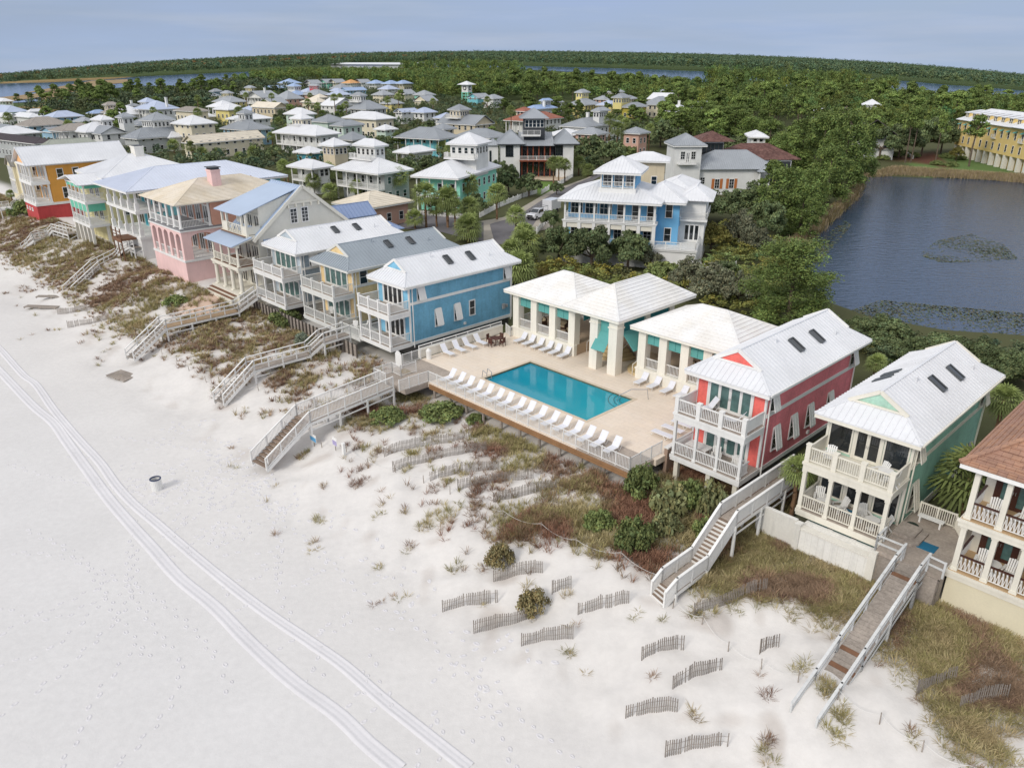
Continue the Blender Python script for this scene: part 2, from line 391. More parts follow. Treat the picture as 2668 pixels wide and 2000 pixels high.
# ------------------------------------------------------------------ the five narrow beach cottages
def cottage(name, label, s0, t0, w, z0, front, side, roofm, trim, wins, glass, body=14.6, mint=False, piles=0., lights=2, solidside=False, tri=None, ground=-1.5):
    r = house_at(name, label, s0, t0, z0); pd = 2.6; y1 = pd+body; cx = w/2
    keep(s0, t0, s0+w, t0+y1)
    f2, ze, zr = 3.9, 6.62, 8.68
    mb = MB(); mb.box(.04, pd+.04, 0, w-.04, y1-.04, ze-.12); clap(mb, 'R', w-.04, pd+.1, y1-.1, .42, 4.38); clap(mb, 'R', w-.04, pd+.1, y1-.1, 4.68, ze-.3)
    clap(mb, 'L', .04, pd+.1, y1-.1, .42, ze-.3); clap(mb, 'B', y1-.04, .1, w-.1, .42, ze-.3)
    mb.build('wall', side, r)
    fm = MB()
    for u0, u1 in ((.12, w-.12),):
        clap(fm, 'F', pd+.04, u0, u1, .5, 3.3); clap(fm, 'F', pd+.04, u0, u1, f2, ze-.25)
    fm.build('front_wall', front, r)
    tm = MB()                                # corner boards, belt board, skirt, frieze
    for x in (-.02, w-.14):
        tm.box(x, pd-.03, 0, x+.16, pd+.13, ze-.2); tm.box(x, y1-.13, 0, x+.16, y1+.03, ze-.2)
    for xx in (w-.02, -.045): tm.box(xx, pd+.13, 4.38, xx+.065, y1-.13, 4.68); tm.box(xx, pd+.13, ze-.5, xx+.06, y1-.13, ze-.22); tm.box(xx, pd+.13, .08, xx+.075, y1-.13, .42)
    tm.box(.14, pd-.035, ze-.42, w-.14, pd+.0, ze-.22); tm.build('trim', trim, r)
    # under-floor skirt
    fd = MB(); fd.box(.25, pd+.3, ground-.6, w-.25, y1-.3, .0); fd.build('foundation', mat('foundation_boards', '#5c5a57', .9, .2, 1., wave=('Z', .2, .3)) if not mint else STUCCO, r)
    # porches
    pf = MB(); pf.box(-.06, -.06, 0, w+.06, pd-.04, .42); pf.box(-.1, -.1, .2, w+.1, -.06, .46); pf.build('porch_floor', trim, r)
    pf = MB(); pf.box(.0, .0, .42, w, pd-.04, .47); pf.build('deck_boards', WOODG, r)
    up = MB(); up.box(-.06, -.06, 3.3, w+.06, pd-.04, 3.86); up.box(-.12, -.12, 3.72, w+.12, -.06, 3.9); up.box(w+.06, -.06, 3.72, w+.12, pd-.04, 3.9); up.box(-.12, -.06, 3.72, -.06, pd-.04, 3.9); up.build('balcony_floor', trim, r)
    ub = MB(); ub.box(-.04, -.04, 3.86, w+.04, pd-.05, 3.91); ub.build('balcony_boards', WOODG if not mint else CREAMW, r)
    nc = 4; xs = [.1+(w-.2)*i/(nc-1) for i in range(nc)]
    for x in xs: column(r, x, .1, .47, 3.3, .24 if mint else .2, trim)
    lo = MB()
    for i in range(nc-1): rail(lo, (xs[i]+.1, .1, .47), (xs[i+1]-.1, .1, .47), 1., 9, .13, posts=False)
    rail(lo, (.1, .2, .47), (.1, pd-.1, .47), 1., 9, .13, posts=False); rail(lo, (w-.1, .2, .47), (w-.1, pd-(1.3 if mint or piles else .1), .47), 1., 9, .13, posts=False)
    lo.build('porch_railing', trim, r)
    hi = MB(); ps = .3 if solidside else .22
    for x in xs: hi.box(x-ps/2, .1-ps/2, 3.9, x+ps/2, .1+ps/2, 5.1); hi.box(x-ps/2-.03, .07-ps/2, 5.1, x+ps/2+.03, .13+ps/2, 5.16)
    for i in range(nc-1): rail(hi, (xs[i]+.1, .1, 3.9), (xs[i+1]-.1, .1, 3.9), 1.02, 9, .13, posts=False)
    for x in (.1, w-.1): rail(hi, (x, .2, 3.9), (x, pd-.1, 3.9), 1.02, 9, .13, posts=False, solid=solidside)
    hi.build('balcony_railing', trim, r)
    # glazing of the sea front
    if mint:
        for z in (.5, 3.93):
            doors(r, 'F', pd, cx, z, 1.6, 2.25, 2, trim, glass); window(r, 'F', pd, cx-1.75, z+.25, 1.35, 2., 1, 1, trim, glass); window(r, 'F', pd, cx+1.75, z+.25, 1.35, 2., 1, 1, trim, glass)
    else:
        dw = w-2.2
        doors(r, 'F', pd, cx+.0, 3.93, dw, 2.2, 4, trim, glass); doors(r, 'F', pd, cx+.1, .5, dw, 2.3, 4, trim, glass)
    # sea-side fascia and roof
    o = .6; ye, yb = pd-.95, y1+.95
    rm = MB(); rim(rm, -o, ye, w+o, yb, ze); rm.build('fascia', trim, r)
    gu = MB(); gu.beam((w+o+.05, ye+.1, ze-.06), (w+o+.05, yb-.1, ze-.1), .12, .12); gu.build('gutter', trim, r)
    for yy in (pd+.35, y1-.3):
        dp = MB(); dp.beam((w+o, yy, ze-.15), (w+.1, yy, ze-.55), .08, .08); dp.beam((w+.1, yy, ze-.5), (w+.1, yy, -.2), .08, .08, up=(0,1,0)); dp.build('downpipe', trim, r)
    mtb = MB(); mtb.box(w+.02, y1-1.6, 1.3, w+.2, y1-1.2, 1.9); mtb.box(w+.02, y1-1.05, 1.4, w+.16, y1-.8, 1.75); mtb.build('meter_box', mat('meter_grey', '#a7aaab', .5), r)
    vt = MB(); vt.box(w+.0, pd+7.2, .75, w+.14, pd+7.5, 1.0); vt.build('wall_vent', trim, r)
    hw = w/2+o; yg = pd+.45; ygb = y1-.45; zk = ze+.98; wk = hw*(zr-zk)/(zr-ze); rf = MB()
    plane(rf, ((-o,ye,ze), (w+o,ye,ze), (cx+wk,yg,zk), (cx-wk,yg,zk)), .42); plane(rf, ((w+o,yb,ze), (-o,yb,ze), (cx-wk,ygb,zk), (cx+wk,ygb,zk)), .42)
    plane(rf, ((w+o,ye,ze), (w+o,yb,ze), (cx+wk,ygb,zk), (cx,ygb,zr), (cx,yg,zr), (cx+wk,yg,zk)), .42)
    plane(rf, ((-o,yb,ze), (-o,ye,ze), (cx-wk,yg,zk), (cx,yg,zr), (cx,ygb,zr), (cx-wk,ygb,zk)), .42)
    caps(rf, [((cx,yg-.1,zr), (cx,ygb+.1,zr))]+[((sx,y0_,ze), (cx+k*wk,y1_,zk)) for sx, k in ((-o,-1), (w+o,1)) for y0_, y1_ in ((ye,yg), (yb,ygb))])
    ro = rf.build('roof', roofm, r)
    for y in (yg, ygb):
        gm = MB(); gm.poly((cx-wk,y,zk-.03), (cx+wk,y,zk-.03), (cx,y,zr-.05)); gm.build('gable_wall', tri or front, r)
    for y in (yg-.06, ygb+.06):
        gt = MB(); gt.beam((cx-wk-.1,y,zk-.03), (cx,y,zr-.02), .14, .24); gt.beam((cx+wk+.1,y,zk-.03), (cx,y,zr-.02), .14, .24); gt.beam((cx-wk,y,zk+.05), (cx+wk,y,zk+.05), .1, .14); gt.build('gable_trim', trim, r)
    sl = (zr-ze)/hw; rz = lambda x: zr-sl*abs(x-cx)
    for i in range(lights): skylight(r, cx+1.35+.1*i, pd+6.4+3.1*i, rz, sl)
    if mint:
        skl = MB()
        for yy in (pd+5.2, pd+6.6): skl.beam((cx-1.1, yy, rz(cx-1.1)+.08), (cx-2.2, yy, rz(cx-2.2)+.08), .7, .1)
        skl.build('skylight_hatch', mat('skylight_frame', '#55595c'), r)
    for xx, yy in ((cx+.6, pd+4.6), (cx+1.9, pd+11.9)):
        vp = MB(); vp.cyl((xx,yy,rz(xx)-.1), (xx,yy,rz(xx)+.35), .06, .06, 8); vp.cyl((xx,yy,rz(xx)+.33), (xx,yy,rz(xx)+.42), .1, .08, 8); vp.build('vent_pipe', roofm, r)
    for y, z, ww, h, sh in wins:
        wo = window(r, 'R', w-.02, y, z, ww, h, 1, 2, trim)
        if sh: shutter(r, wo, 'R', w-.02, y, z, ww, h, trim)
    if piles:
        for x in (.35, w*.55, w-.35): column(r, x, .35, -piles-.9, 0, .34, CREAMW, name='pile', base=False)
    return r
SID = dict(rough=.75, var=.2, vs=.45, fine=.09, fs=5., streak=.18)  # front tones lighter, side tones darker: sun and shade put into the siding colours
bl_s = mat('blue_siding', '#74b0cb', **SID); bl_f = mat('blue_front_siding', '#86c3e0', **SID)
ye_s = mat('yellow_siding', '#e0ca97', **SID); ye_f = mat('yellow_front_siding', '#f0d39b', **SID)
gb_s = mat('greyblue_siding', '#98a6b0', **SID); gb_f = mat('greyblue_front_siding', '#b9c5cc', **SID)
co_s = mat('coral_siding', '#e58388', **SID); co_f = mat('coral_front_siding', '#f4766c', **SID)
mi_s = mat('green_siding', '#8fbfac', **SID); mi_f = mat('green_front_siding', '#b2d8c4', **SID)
T2 = mat('pale_trim', '#dcdcd6', .6, .08, streak=.06)
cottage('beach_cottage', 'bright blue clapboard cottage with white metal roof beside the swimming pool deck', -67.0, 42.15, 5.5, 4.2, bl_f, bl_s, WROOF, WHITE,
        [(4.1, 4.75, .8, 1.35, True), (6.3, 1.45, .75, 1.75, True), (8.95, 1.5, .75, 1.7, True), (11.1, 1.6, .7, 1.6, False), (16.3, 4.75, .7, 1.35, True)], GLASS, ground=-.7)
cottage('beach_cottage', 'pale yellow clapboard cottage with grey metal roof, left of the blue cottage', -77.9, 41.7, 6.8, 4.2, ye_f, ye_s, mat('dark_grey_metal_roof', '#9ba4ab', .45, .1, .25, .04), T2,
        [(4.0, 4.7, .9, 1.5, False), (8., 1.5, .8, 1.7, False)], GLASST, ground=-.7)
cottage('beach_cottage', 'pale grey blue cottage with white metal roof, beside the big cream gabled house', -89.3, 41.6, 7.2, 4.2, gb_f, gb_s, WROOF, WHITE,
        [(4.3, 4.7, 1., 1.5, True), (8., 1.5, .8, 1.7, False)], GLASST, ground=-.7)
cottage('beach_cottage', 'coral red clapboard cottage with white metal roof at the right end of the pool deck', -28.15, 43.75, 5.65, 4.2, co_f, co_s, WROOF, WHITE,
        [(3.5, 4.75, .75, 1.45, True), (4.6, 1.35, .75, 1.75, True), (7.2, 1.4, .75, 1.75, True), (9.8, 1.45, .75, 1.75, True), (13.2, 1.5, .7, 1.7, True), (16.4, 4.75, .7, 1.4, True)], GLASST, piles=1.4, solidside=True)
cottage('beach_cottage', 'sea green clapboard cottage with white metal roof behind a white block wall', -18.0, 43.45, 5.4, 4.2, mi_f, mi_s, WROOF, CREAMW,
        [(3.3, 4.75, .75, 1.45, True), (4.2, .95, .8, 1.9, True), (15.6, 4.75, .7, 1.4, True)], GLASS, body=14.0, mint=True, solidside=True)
# ------------------------------------------------------------------ the larger houses of the front row
def arcade(mb, face, base, u0, u1, z0, z1, bays, pier, th, rise=.55):
    f = fmap(face, base); bw = (u1-u0-pier)/bays; zs = z1-.35-rise
    for i in range(bays+1): fbox(mb, f, u0+i*bw, z0, -th, u0+i*bw+pier, z1, 0)
    for i in range(bays):
        a, b = u0+i*bw+pier, u0+(i+1)*bw; c = (a+b)/2; n = 8; pts = [(c-math.cos(math.pi*k/n)*(b-a)/2, zs+math.sin(math.pi*k/n)*rise) for k in range(n+1)]
        for k in range(n):
            (p, q), (p2, q2) = pts[k], pts[k+1]
            for d, rv in ((0, 0), (-th, 1)):
                w = [f(p, q, d), f(p2, q2, d), f(p2, z1, d), f(p, z1, d)]; mb.poly(*(w[::-1] if rv else w))
            mb.poly(f(p, q, 0), f(p, q, -th), f(p2, q2, -th), f(p2, q2, 0))
TRED = mat('red_base_render', '#c24a4a', .8, .15, .4, .05, streak=.15)
ORG = mat('orange_render', '#d89c48', .8, .1, .4, .04, streak=.08)
PEACH = mat('peach_boards', '#f2bd84', .7, .08)
DSH = mat('window_dark_frame', '#6d7378', .6)
def h_orange():
    w, L, pd = 8.3, 17.6, 3.1; r = house_at('townhouse', 'tall orange house on a red base with white columned balconies, at the left', -176.4, 37., 0); keep(-176, 37, -168, 54)
    m = MB(); m.box(.05, pd, 6.7, w-.05, L, 14.0); m.poly((.05,L,14.),(w-.05,L,14.),(w/2,L,16.8)); m.build('wall', ORG, r)
    m = MB(); m.box(0, 0, 1.5, w, L-.1, 6.4); m.build('base_wall', TRED, r)
    m = MB(); m.box(-.12, -.12, 6.4, w+.12, L+.0, 6.85); m.box(-.1, -.1, 10.25, w+.1, pd, 10.8); m.box(-.1, -.1, 13.7, w+.1, pd, 14.1); m.box(w-.02, pd, 13.65, w+.1, L, 14.02); m.build('trim', WHITE, r)
    for z0, z1 in ((6.85, 10.25), (10.8, 13.7)):
        for x in (.25, 2.6, 4.3, 5.9, 8.05): column(r, x, .2, z0, z1, .3)
        column(r, w-.25, pd-.3, z0, z1, .3)
        rl = MB()
        rail(rl, (.3, .2, z0), (w-.2, .2, z0), .95, 2.6, .22); rail(rl, (w-.2, .3, z0), (w-.2, pd-.3, z0), .95, 3., .22); rail(rl, (.2, .3, z0), (.2, pd-.2, z0), .95, 3., .22); rl.build('balcony_railing', WHITE, r)
        for u in (2., 4.3, 6.5): doors(r, 'F', pd, u, z0, 1.3, 2.4, 2)
    g = MB(); g.poly((.1, .2, 14.1), (w-.1, .2, 14.1), (w/2, .2, 16.75)); g.build('gable_wall', PEACH, r)
    g = MB(); g.box(w/2-.2, .12, 14.9, w/2+.2, .19, 15.7); g.build('gable_vent', WHITE, r)
    rf = MB(); gable(rf, -.5, -.5, w+.5, L+.6, 13.95, 3.0, 'y', .5); rf.build('roof', WROOF, r)
    for y in (5.2, 8., 11.6, 14.4): window(r, 'R', w-.05, y, 11.2, 1., 1.7, 1, 2)
    for y in (5.6, 12.): window(r, 'R', w-.05, y, 7.5, 1.05, 1.9, 1, 2)
    window(r, 'R', w, 9., 4.6, 1.1, .8, 3, 3, glass=mat('glass_block', '#c9d3d6', .2))
    for x in (1.2, 3., 4.8): window(r, 'F', 0, x, 5.2, .55, .5, 1, 1, glass=mat('glass_block', '#c9d3d6', .2))
h_orange()
MINTAW = mat('mint_canvas', '#6fc2a5', .8, .1)
PYEL = mat('pale_yellow_render', '#e6dca8', .75, .1, .4, .04, streak=.08)
def h_mint():
    r = house_at('townhouse', 'pale yellow house with mint green awnings on stacked porches and white chimney', -147., 37.4, 0); keep(-151, 37, -138, 56)
    w, pd = 8.8, 3.1
    m = MB(); m.box(-4., pd, 2.5, w, 18.6, 14.2); m.build('wall', PYEL, r)
    for x in (.2, 2.3, 4.4, 6.5, 8.55): column(r, x, .25, 2.6, 6.7, .42, STUCCO, name='pile', base=False)
    column(r, 8.55, 2.7, 2.6, 6.7, .4, STUCCO, name='pile', base=False)
    for z0, z1, aw in ((6.95, 10.35, 1.3), (10.75, 13.5, .75)):
        f = MB(); f.box(-.1, -.1, z0-.42, w+.1, pd, z0); f.build('porch_floor', WHITE, r)
        for x in (.15, 2.3, 4.4, 6.5, 8.6): column(r, x, .15, z0, z1, .22, base=False)
        rl = MB(); rail(rl, (.1, .15, z0+.1), (w-.1, .15, z0+.1), 1.05, 9, .2, posts=False); rail(rl, (w-.15, .2, z0+.1), (w-.15, pd, z0+.1), 1.05, 9, .2, posts=False); rail(rl, (.1, .2, z0+.1), (.1, pd, z0+.1), 1.05, 9, .2, posts=False); rl.build('balcony_railing', WHITE, r)
        for a, b in ((.15, 2.3), (2.3, 4.4), (4.4, 6.5), (6.5, 8.6)):
            k = MB(); k.box(a+.12, .1, z1-aw, b-.12, .14, z1); k.build('awning', MINTAW, r)
        k = MB(); k.box(w-.13, .3, z1-aw*.95, w-.09, pd-.2, z1); k.build('awning', MINTAW, r)
        for u in (2.4, 5.4): doors(r, 'F', pd, u, z0+.1, 1.8, 2.3, 2)
    rf = MB(); gable(rf, -.9, -.9, w+.7, 4., 13.55, 1.1, 'y', .5); rf.build('porch_roof', WROOF, r)
    t = MB(); t.box(-.1, -.05, 13.3, w+.1, pd, 13.52); t.build('trim', WHITE, r)
    rf = MB(); hip(rf, -4.6, pd-.1, w+.6, 19.2, 14.3, 2.75, .5); rf.build('roof', WROOF, r)
    rm = MB(); rim(rm, -4.6, pd-.1, w+.6, 19.2, 14.28); rm.build('fascia', WHITE, r)
    chimney(r, 2.6, 11.6, 15.5, 18.3, 2., 1.5, STUCCO)
    for y in (6, 9.5, 13.): window(r, 'R', w, y, 8., .9, 1.8); window(r, 'R', w, y, 11.3, .9, 1.7)
h_mint()
AQUA = mat('aqua_boards', '#7cc4cb', .7, .1, .5, .04, streak=.08)
LAVR = mat('pale_blue_metal_roof', '#d3d9e6', .42, .06, .25, .03, streak=.04)
def h_aqua():
    r = house_at('townhouse', 'aqua house under a wide pale blue metal roof, left of the pink house', -134.6, 39.6, 0); keep(-135, 39, -122, 64); w, pd, L = 12.6, 4.2, 24.
    m = MB(); m.box(.1, pd, 2.5, w-.1, L, 14.1); m.build('wall', AQUA, r)
    m = MB(); m.box(0, 0, 2.5, w, pd+.1, 6.9); m.build('base_wall', WHITE, r)
    for z0, z1 in ((7.2, 10.6), (11.05, 14.)):
        f = MB(); f.box(-.1, -.1, z0-.45, w+.1, pd, z0); f.build('balcony_floor', WHITE, r)
        for x in (.3, 3.3, 6.3, 9.3, 12.3):
            column(r, x, .35, z0, z1, .3); b = MB(); b.box(x-.28, .07, z0, x+.28, .63, z0+1.15); b.build('pedestal', WHITE, r)
        column(r, 12.3, pd-.4, z0, z1, .3)
        for u in (2.2, 6.2, 10.2): doors(r, 'F', pd, u, z0+.05, 2.2, 2.4, 2, glass=GLASS)
        k = MB()
        for u in (.9, 4.2, 8.2, 11.7): k.box(u-.3, pd-.06, z0+.2, u+.3, pd-.01, z0+2.5)
        k.build('shutter', mat('turquoise_shutters', '#2fa3b4', .6), r)
    rf = MB(); hip(rf, -1., -1.2, w+.9, L+1., 14.15, 2.4, .5); rf.build('roof', LAVR, r)
    rm = MB(); rim(rm, -1., -1.2, w+.9, L+1., 14.13); rm.build('fascia', WHITE, r)
    for y in (8, 12, 16, 20): window(r, 'R', w-.1, y, 11.4, .9, 1.6); window(r, 'R', w-.1, y, 7.8, .9, 1.7)
    # unfinished platform with raw timber posts in front
    p = house_at('timber_platform', 'raw brown timber platform and posts in front of the aqua house', -127., 37.2, 0, 'platform'); m = MB()
    m.box(0, 0, 6.7, 3.6, 2.2, 7.); m.box(-.1, -.1, 6.5, 3.7, 0, 7.05); m.build('platform', WOODB, p); m = MB()
    for x in (0., 1.8, 3.5): m.beam((x, .05, 2.8), (x, .05, 8.6), .14, .14)
    m.build('post', WOODB, p); m = MB()
    m.beam((0, .05, 8.), (3.6, .05, 8.1), .06, .12); m.beam((0, .05, 7.5), (3.6, .05, 7.6), .06, .12); m.build('rail', WOODB, p)
h_aqua()
PINK = mat('pink_render', '#efcbc6', .8, .1, .35, .05, streak=.1)
TANT = mat('tan_roof_tiles', '#e6dccb', .8, .08, .3, .06, 6., c2='#dccfb8', c2s=.25, wave=('X', .3, -.5))
PEA = mat('salmon_render', '#d9a58f', .8, .1)
def h_pink():
    r = house_at('townhouse', 'pink three storey house with arches, tan tiled roof and pink chimney', -115.2, 39.0, 0); keep(-115, 39, -104, 57); w, pd, L = 11.0, 4.5, 17.6
    m = MB(); m.box(0, 0, 2., w, L, 6.55); m.build('base_wall', PINK, r)
    m = MB(); m.box(.05, pd, 6.55, w-.05, L-.05, 14.3); m.build('wall', PEA, r)
    m = MB(); arcade(m, 'F', 0, 0, w, 6.8, 10.6, 5, .62, .5, .5); arcade(m, 'R', w, .5, pd+.6, 6.8, 10.6, 1, .75, .5, .6); arcade(m, 'L', 0, .5, pd+.6, 6.8, 10.6, 1, .75, .5, .6); m.build('arcade', PINK, r)
    m = MB(); m.box(w-.5, pd+.6, 6.8, w, L, 10.6); m.build('side_wall', PINK, r)
    t = MB(); t.box(-.1, -.1, 6.5, w+.1, L, 6.8); t.box(-.15, -.15, 10.6, w+.15, L+.0, 10.78); t.build('trim', WHITE, r)
    t = MB(); t.box(-.08, -.08, 10.78, w+.08, L-.1, 10.98); t.build('balcony_floor', mat('grey_deck', '#8a8a8c', .8), r)
    for x in np.linspace(.25, w-.25, 6): column(r, float(x), .25, 10.98, 14.1, .36, WHITE, True)
    column(r, w-.25, pd-.2, 10.98, 14.1, .36, WHITE, True)
    rl = MB(); rail(rl, (.3, .25, 11.), (w-.3, .25, 11.), 1., 20, .2, posts=False); rail(rl, (w-.25, .4, 11.), (w-.25, pd-.2, 11.), 1., 20, .2, posts=False); rl.build('balcony_railing', WHITE, r)
    rl = MB(); rail(rl, (.3, .2, 6.8), (w-.3, .2, 6.8), 1., 20, .2, posts=False); rail(rl, (w-.2, .6, 6.8), (w-.2, pd, 6.8), 1., 20, .2, posts=False); rl.build('arcade_railing', WHITE, r)
    for z in (6.85, 11.):
        for u in (1.6, 4.1, 6.7, 9.3): doors(r, 'F', pd, u, z, 1.5, 2.5, 2)
    t = MB(); t.box(-.1, -.1, 14.05, w+.1, L, 14.28); t.build('cornice', WHITE, r)
    rf = MB(); hip(rf, -.8, -.6, w+.7, L+.7, 14.32, 2.35, .36, 'row'); rf.build('roof', TANT, r)
    c = chimney(r, 7.3, 7.2, 14.9, 17.9, 1.5, 1.3, PINK, False); k = MB()
    for x in (6.62, 7.9): k.box(x, 6.6, 17.9, x+.12, 7.8, 18.15)
    k.slab([(6.4,6.4,18.25),(8.2,6.4,18.25),(8.2,8.,18.25),(6.4,8.,18.25)], .1); k.build('chimney_hood', mat('dark_metal', '#4b4e52'), c)
    for x, y in ((5.4, 5.4), (5.6, 9.3), (5.6, 11.2), (5.6, 13.)):
        v = MB(); v.beam((x, y, 16.15), (x, y+.5, 16.2), .3, .16); v.build('roof_vent', mat('rust_vent', '#8c4a38'), r)
h_pink()
BLUR = mat('blue_grey_metal_roof', '#b0c0d5', .42, .06, .25, .03)
CRS = mat('cream_siding', '#dcd9cd', .7, .1, .4, .03)
def h_cream():
    r = house_at('townhouse', 'big cream clapboard house with blue grey roofs and a tall side gable', -98.4, 38.4, 0); keep(-98, 38, -91, 57); w = 7.4
    yw, yr, yb, ze, zr = 5.1, 11.8, 18.9, 11.2, 17.
    m = MB(); m.box(.1, yw, 2.5, w-.1, yb-.4, 11.)
    m.build('wall', CRS, r)
    g = MB(); zs = lambda y: zr-(abs(y-yr))*(zr-ze)/(yr-4.6)
    n = 30
    for i in range(n):                       # clapboards of the side gable
        a = 8.1+i*(zr-.3-8.1)/n; b = a+(zr-.3-8.1)/n
        def ext(z): return (max(yw+.02, yr-(zr-z)*(yr-4.6)/(zr-ze)), min(yb-.4, yr+(zr-z)*(yr-4.6)/(zr-ze)))
        (p, q), (p2, q2) = ext(a), ext(b); g.poly((w+.0, p, a), (w+.0, q, a), (w-.03, q2, b), (w-.03, p2, b))
    g.box(w-.4, yw+.2, 8., w-.05, yb-.5, 11.); g.poly((.1, 4.8, 11.2), (.1, yr, zr-.1), (.1, yb-.2, 11.2)); g.build('gable_wall', CRS, r)
    g = MB(); g.poly((w+.06, yr-2.15, 15.1), (w+.06, yr+2.15, 15.1), (w+.06, yr, 16.85)); g.build('gable_top', CREAMW, r)
    t = MB(); t.beam((w+.1, yr-2.7, 15.), (w+.1, yr+2.7, 15.), .14, .26)
    for i in range(5): t.box(w, yr-2.2+1.1*i-.09, 14.45, w+.28, yr-2.2+1.1*i+.09, 14.88)
    for k, b in ((4.3, yr), (19.2, yr)): t.beam((w+.25, k, 10.9), (w+.25, b, zr-.02), .12, .4)
    t.build('gable_trim', CREAMW, r)
    for y in (yr-1.5, yr+.1): window(r, 'R', w+.0, y, 12.5, .85, 1.75, 2, 4)
    window(r, 'R', w-.05, 6.6, 8.9, .9, 1.7, 2, 4); window(r, 'R', w-.05, 12., 8.9, .9, 1.7, 2, 4)
    p = MB(); plane(p, ((w+.6, yw+.6, 10.55), (w+.6, yb, 10.55), (w, yb, 10.95), (w, yw+.6, 10.95)), .5); p.build('pent_roof', BLUR, r)
    # main roof
    rf = MB(); plane(rf, ((-.6, 4.4, 11.05), (w+.3, 4.4, 11.05), (w+.3, yr, zr), (-.6, yr, zr)), .6); plane(rf, ((w+.3, 19.2, 11.05), (-.6, 19.2, 11.05), (-.6, yr, zr), (w+.3, yr, zr)), .6); caps(rf, [((-.6, yr, zr), (w+.3, yr, zr))]); rf.build('roof', BLUR, r)
    # upper porch under the long shed dormer
    d = MB(); plane(d, ((-.5, 3.3, 14.2), (w-.5, 3.3, 14.2), (w-.5, yr-.3, 16.75), (-.5, yr-.3, 16.75)), 0); d.build('dormer_roof', BLUR, r)
    d = MB(); zt = lambda y: 14.1+(y-3.3)*2.55/(yr-3.6)
    d.poly((w-.8, 5.9, 11.6), (w-.8, yr, 15.6), (w-.8, yr, 16.5), (w-.8, 5.9, zt(5.9)-.1)); d.poly((.1, 5.9, 11.6), (.1, yr, 16.4), (.1, 5.9, zt(5.9)-.1)); d.box(.1, 5.9, 11.5, w-.85, 6., 14.7)
    d.build('dormer_wall', CREAMW, r)
    f = MB(); f.box(-.05, 3.8, 11.2, w-.3, 6.2, 11.55); f.box(-.1, 3.7, 11.3, w-.25, 3.8, 11.6); f.build('upper_floor', CREAMW, r)
    f = MB(); f.box(0, 3.45, 11.5, w-.4, 3.72, 11.56); f.build('copper_gutter', WOODB, r)
    for x in (.2, 1.5, w-1.7, w-.6): column(r, x, 4., 11.55, 14.2, .26, CREAMW, base=False)
    rl = MB(); rail(rl, (.3, 4., 11.55), (w-.7, 4., 11.55), 1.1, 1.2, 0, .1, posts=True); 
    for i in range(7):
        a = 1.6+i*.62; rl.beam((a, 4., 11.7), (a+.6, 4., 12.6), .05, .06); rl.beam((a+.6, 4., 11.7), (a, 4., 12.6), .05, .06)
    rl.box(.2, 3.9, 11.55, 1.5, 4.1, 12.6); rl.box(w-1.7, 3.9, 11.55, w-.6, 4.1, 12.6); rail(rl, (w-.6, 4.1, 11.55), (w-.6, 5.8, 11.55), 1.05, 9, .2, posts=False, solid=True); rl.build('upper_railing', CREAMW, r)
    for u in (2.5, 4.1, 5.9): doors(r, 'F', 5.9, u, 11.6, 1.2, 2.2, 2, CREAMW)
    # middle porch and its lean-to roof
    f = MB(); f.box(-.1, 1.9, 7.45, w+.1, yw, 7.9); f.box(-.2, 1.8, 7.65, w+.2, 1.95, 7.95); f.build('porch_floor', CREAMW, r)
    f = MB(); f.box(-.05, 1.95, 7.9, w+.05, yw, 7.95); f.build('porch_boards', WOODB, r)
    for x in np.linspace(.3, w-.25, 4): column(r, float(x), 2.2, 7.95, 10.55, .32, CREAMW, True)
    rl = MB(); rail(rl, (.3, 2.2, 7.95), (w-.3, 2.2, 7.95), 1., 20, .15, posts=False); rail(rl, (w-.2, 2.3, 7.95), (w-.2, yw, 7.95), 1., 20, .15, posts=False)
    for x0 in (1.4, 3.7, 6.): rl.beam((x0-.35, 2.16, 8.15), (x0+.35, 2.16, 8.9), .05, .06); rl.beam((x0+.35, 2.16, 8.15), (x0-.35, 2.16, 8.9), .05, .06)
    rl.build('porch_railing', CREAMW, r)
    lr = MB(); plane(lr, ((-.5, 1.35, 10.7), (w+.2, 1.35, 10.7), (w+.2, 4.2, 11.5), (-.5, 4.2, 11.5)), 0); lr.build('porch_roof', BLUR, r)
    t = MB(); t.box(-.1, 2.0, 10.4, w+.1, 2.4, 10.65); t.beam((w+.05, 1.5, 10.6), (w+.05, 4.6, 11.4), .1, .22); t.build('trim', CREAMW, r)
    for u in (1.6, 4.3): doors(r, 'F', yw, u, 7.97, 1.4, 2.2, 2, CREAMW)
    doors(r, 'F', yw, 6.2, 7.97, 1.8, 2.2, 3, CREAMW)
    # ground porch with round columns and steps
    b = MB(); b.box(-.2, 1.5, 2.5, w+.2, yw+.2, 4.65); b.box(-.2, 1.1, 2.5, w-.5, 1.5, 4.35); b.box(-.2, .7, 2.5, w-.5, 1.1, 4.05); b.build('terrace', CREAMW, r)
    b = MB(); b.box(-.22, 1.06, 4.35, w-.48, 1.5, 4.4); b.box(-.22, .66, 4.05, w-.48, 1.06, 4.1); b.build('step_board', WOODB, r)
    for x in np.linspace(.3, w-.25, 4): column(r, float(x), 2.2, 4.65, 7.4, .52, CREAMW, True)
    for u in (2., 5.): doors(r, 'F', yw, u, 4.67, 2., 2.2, 3, CREAMW)
    rl = MB(); rail(rl, (-.0, 2.5, 4.65), (-.0, yw, 4.65), .95, 9, .15, posts=False); rl.build('terrace_railing', CREAMW, r)
    # rear wing
    v = MB(); v.box(-1.5, 19.2, 2.5, 6., 27.5, 9.2); v.build('rear_wall', CRS, r)
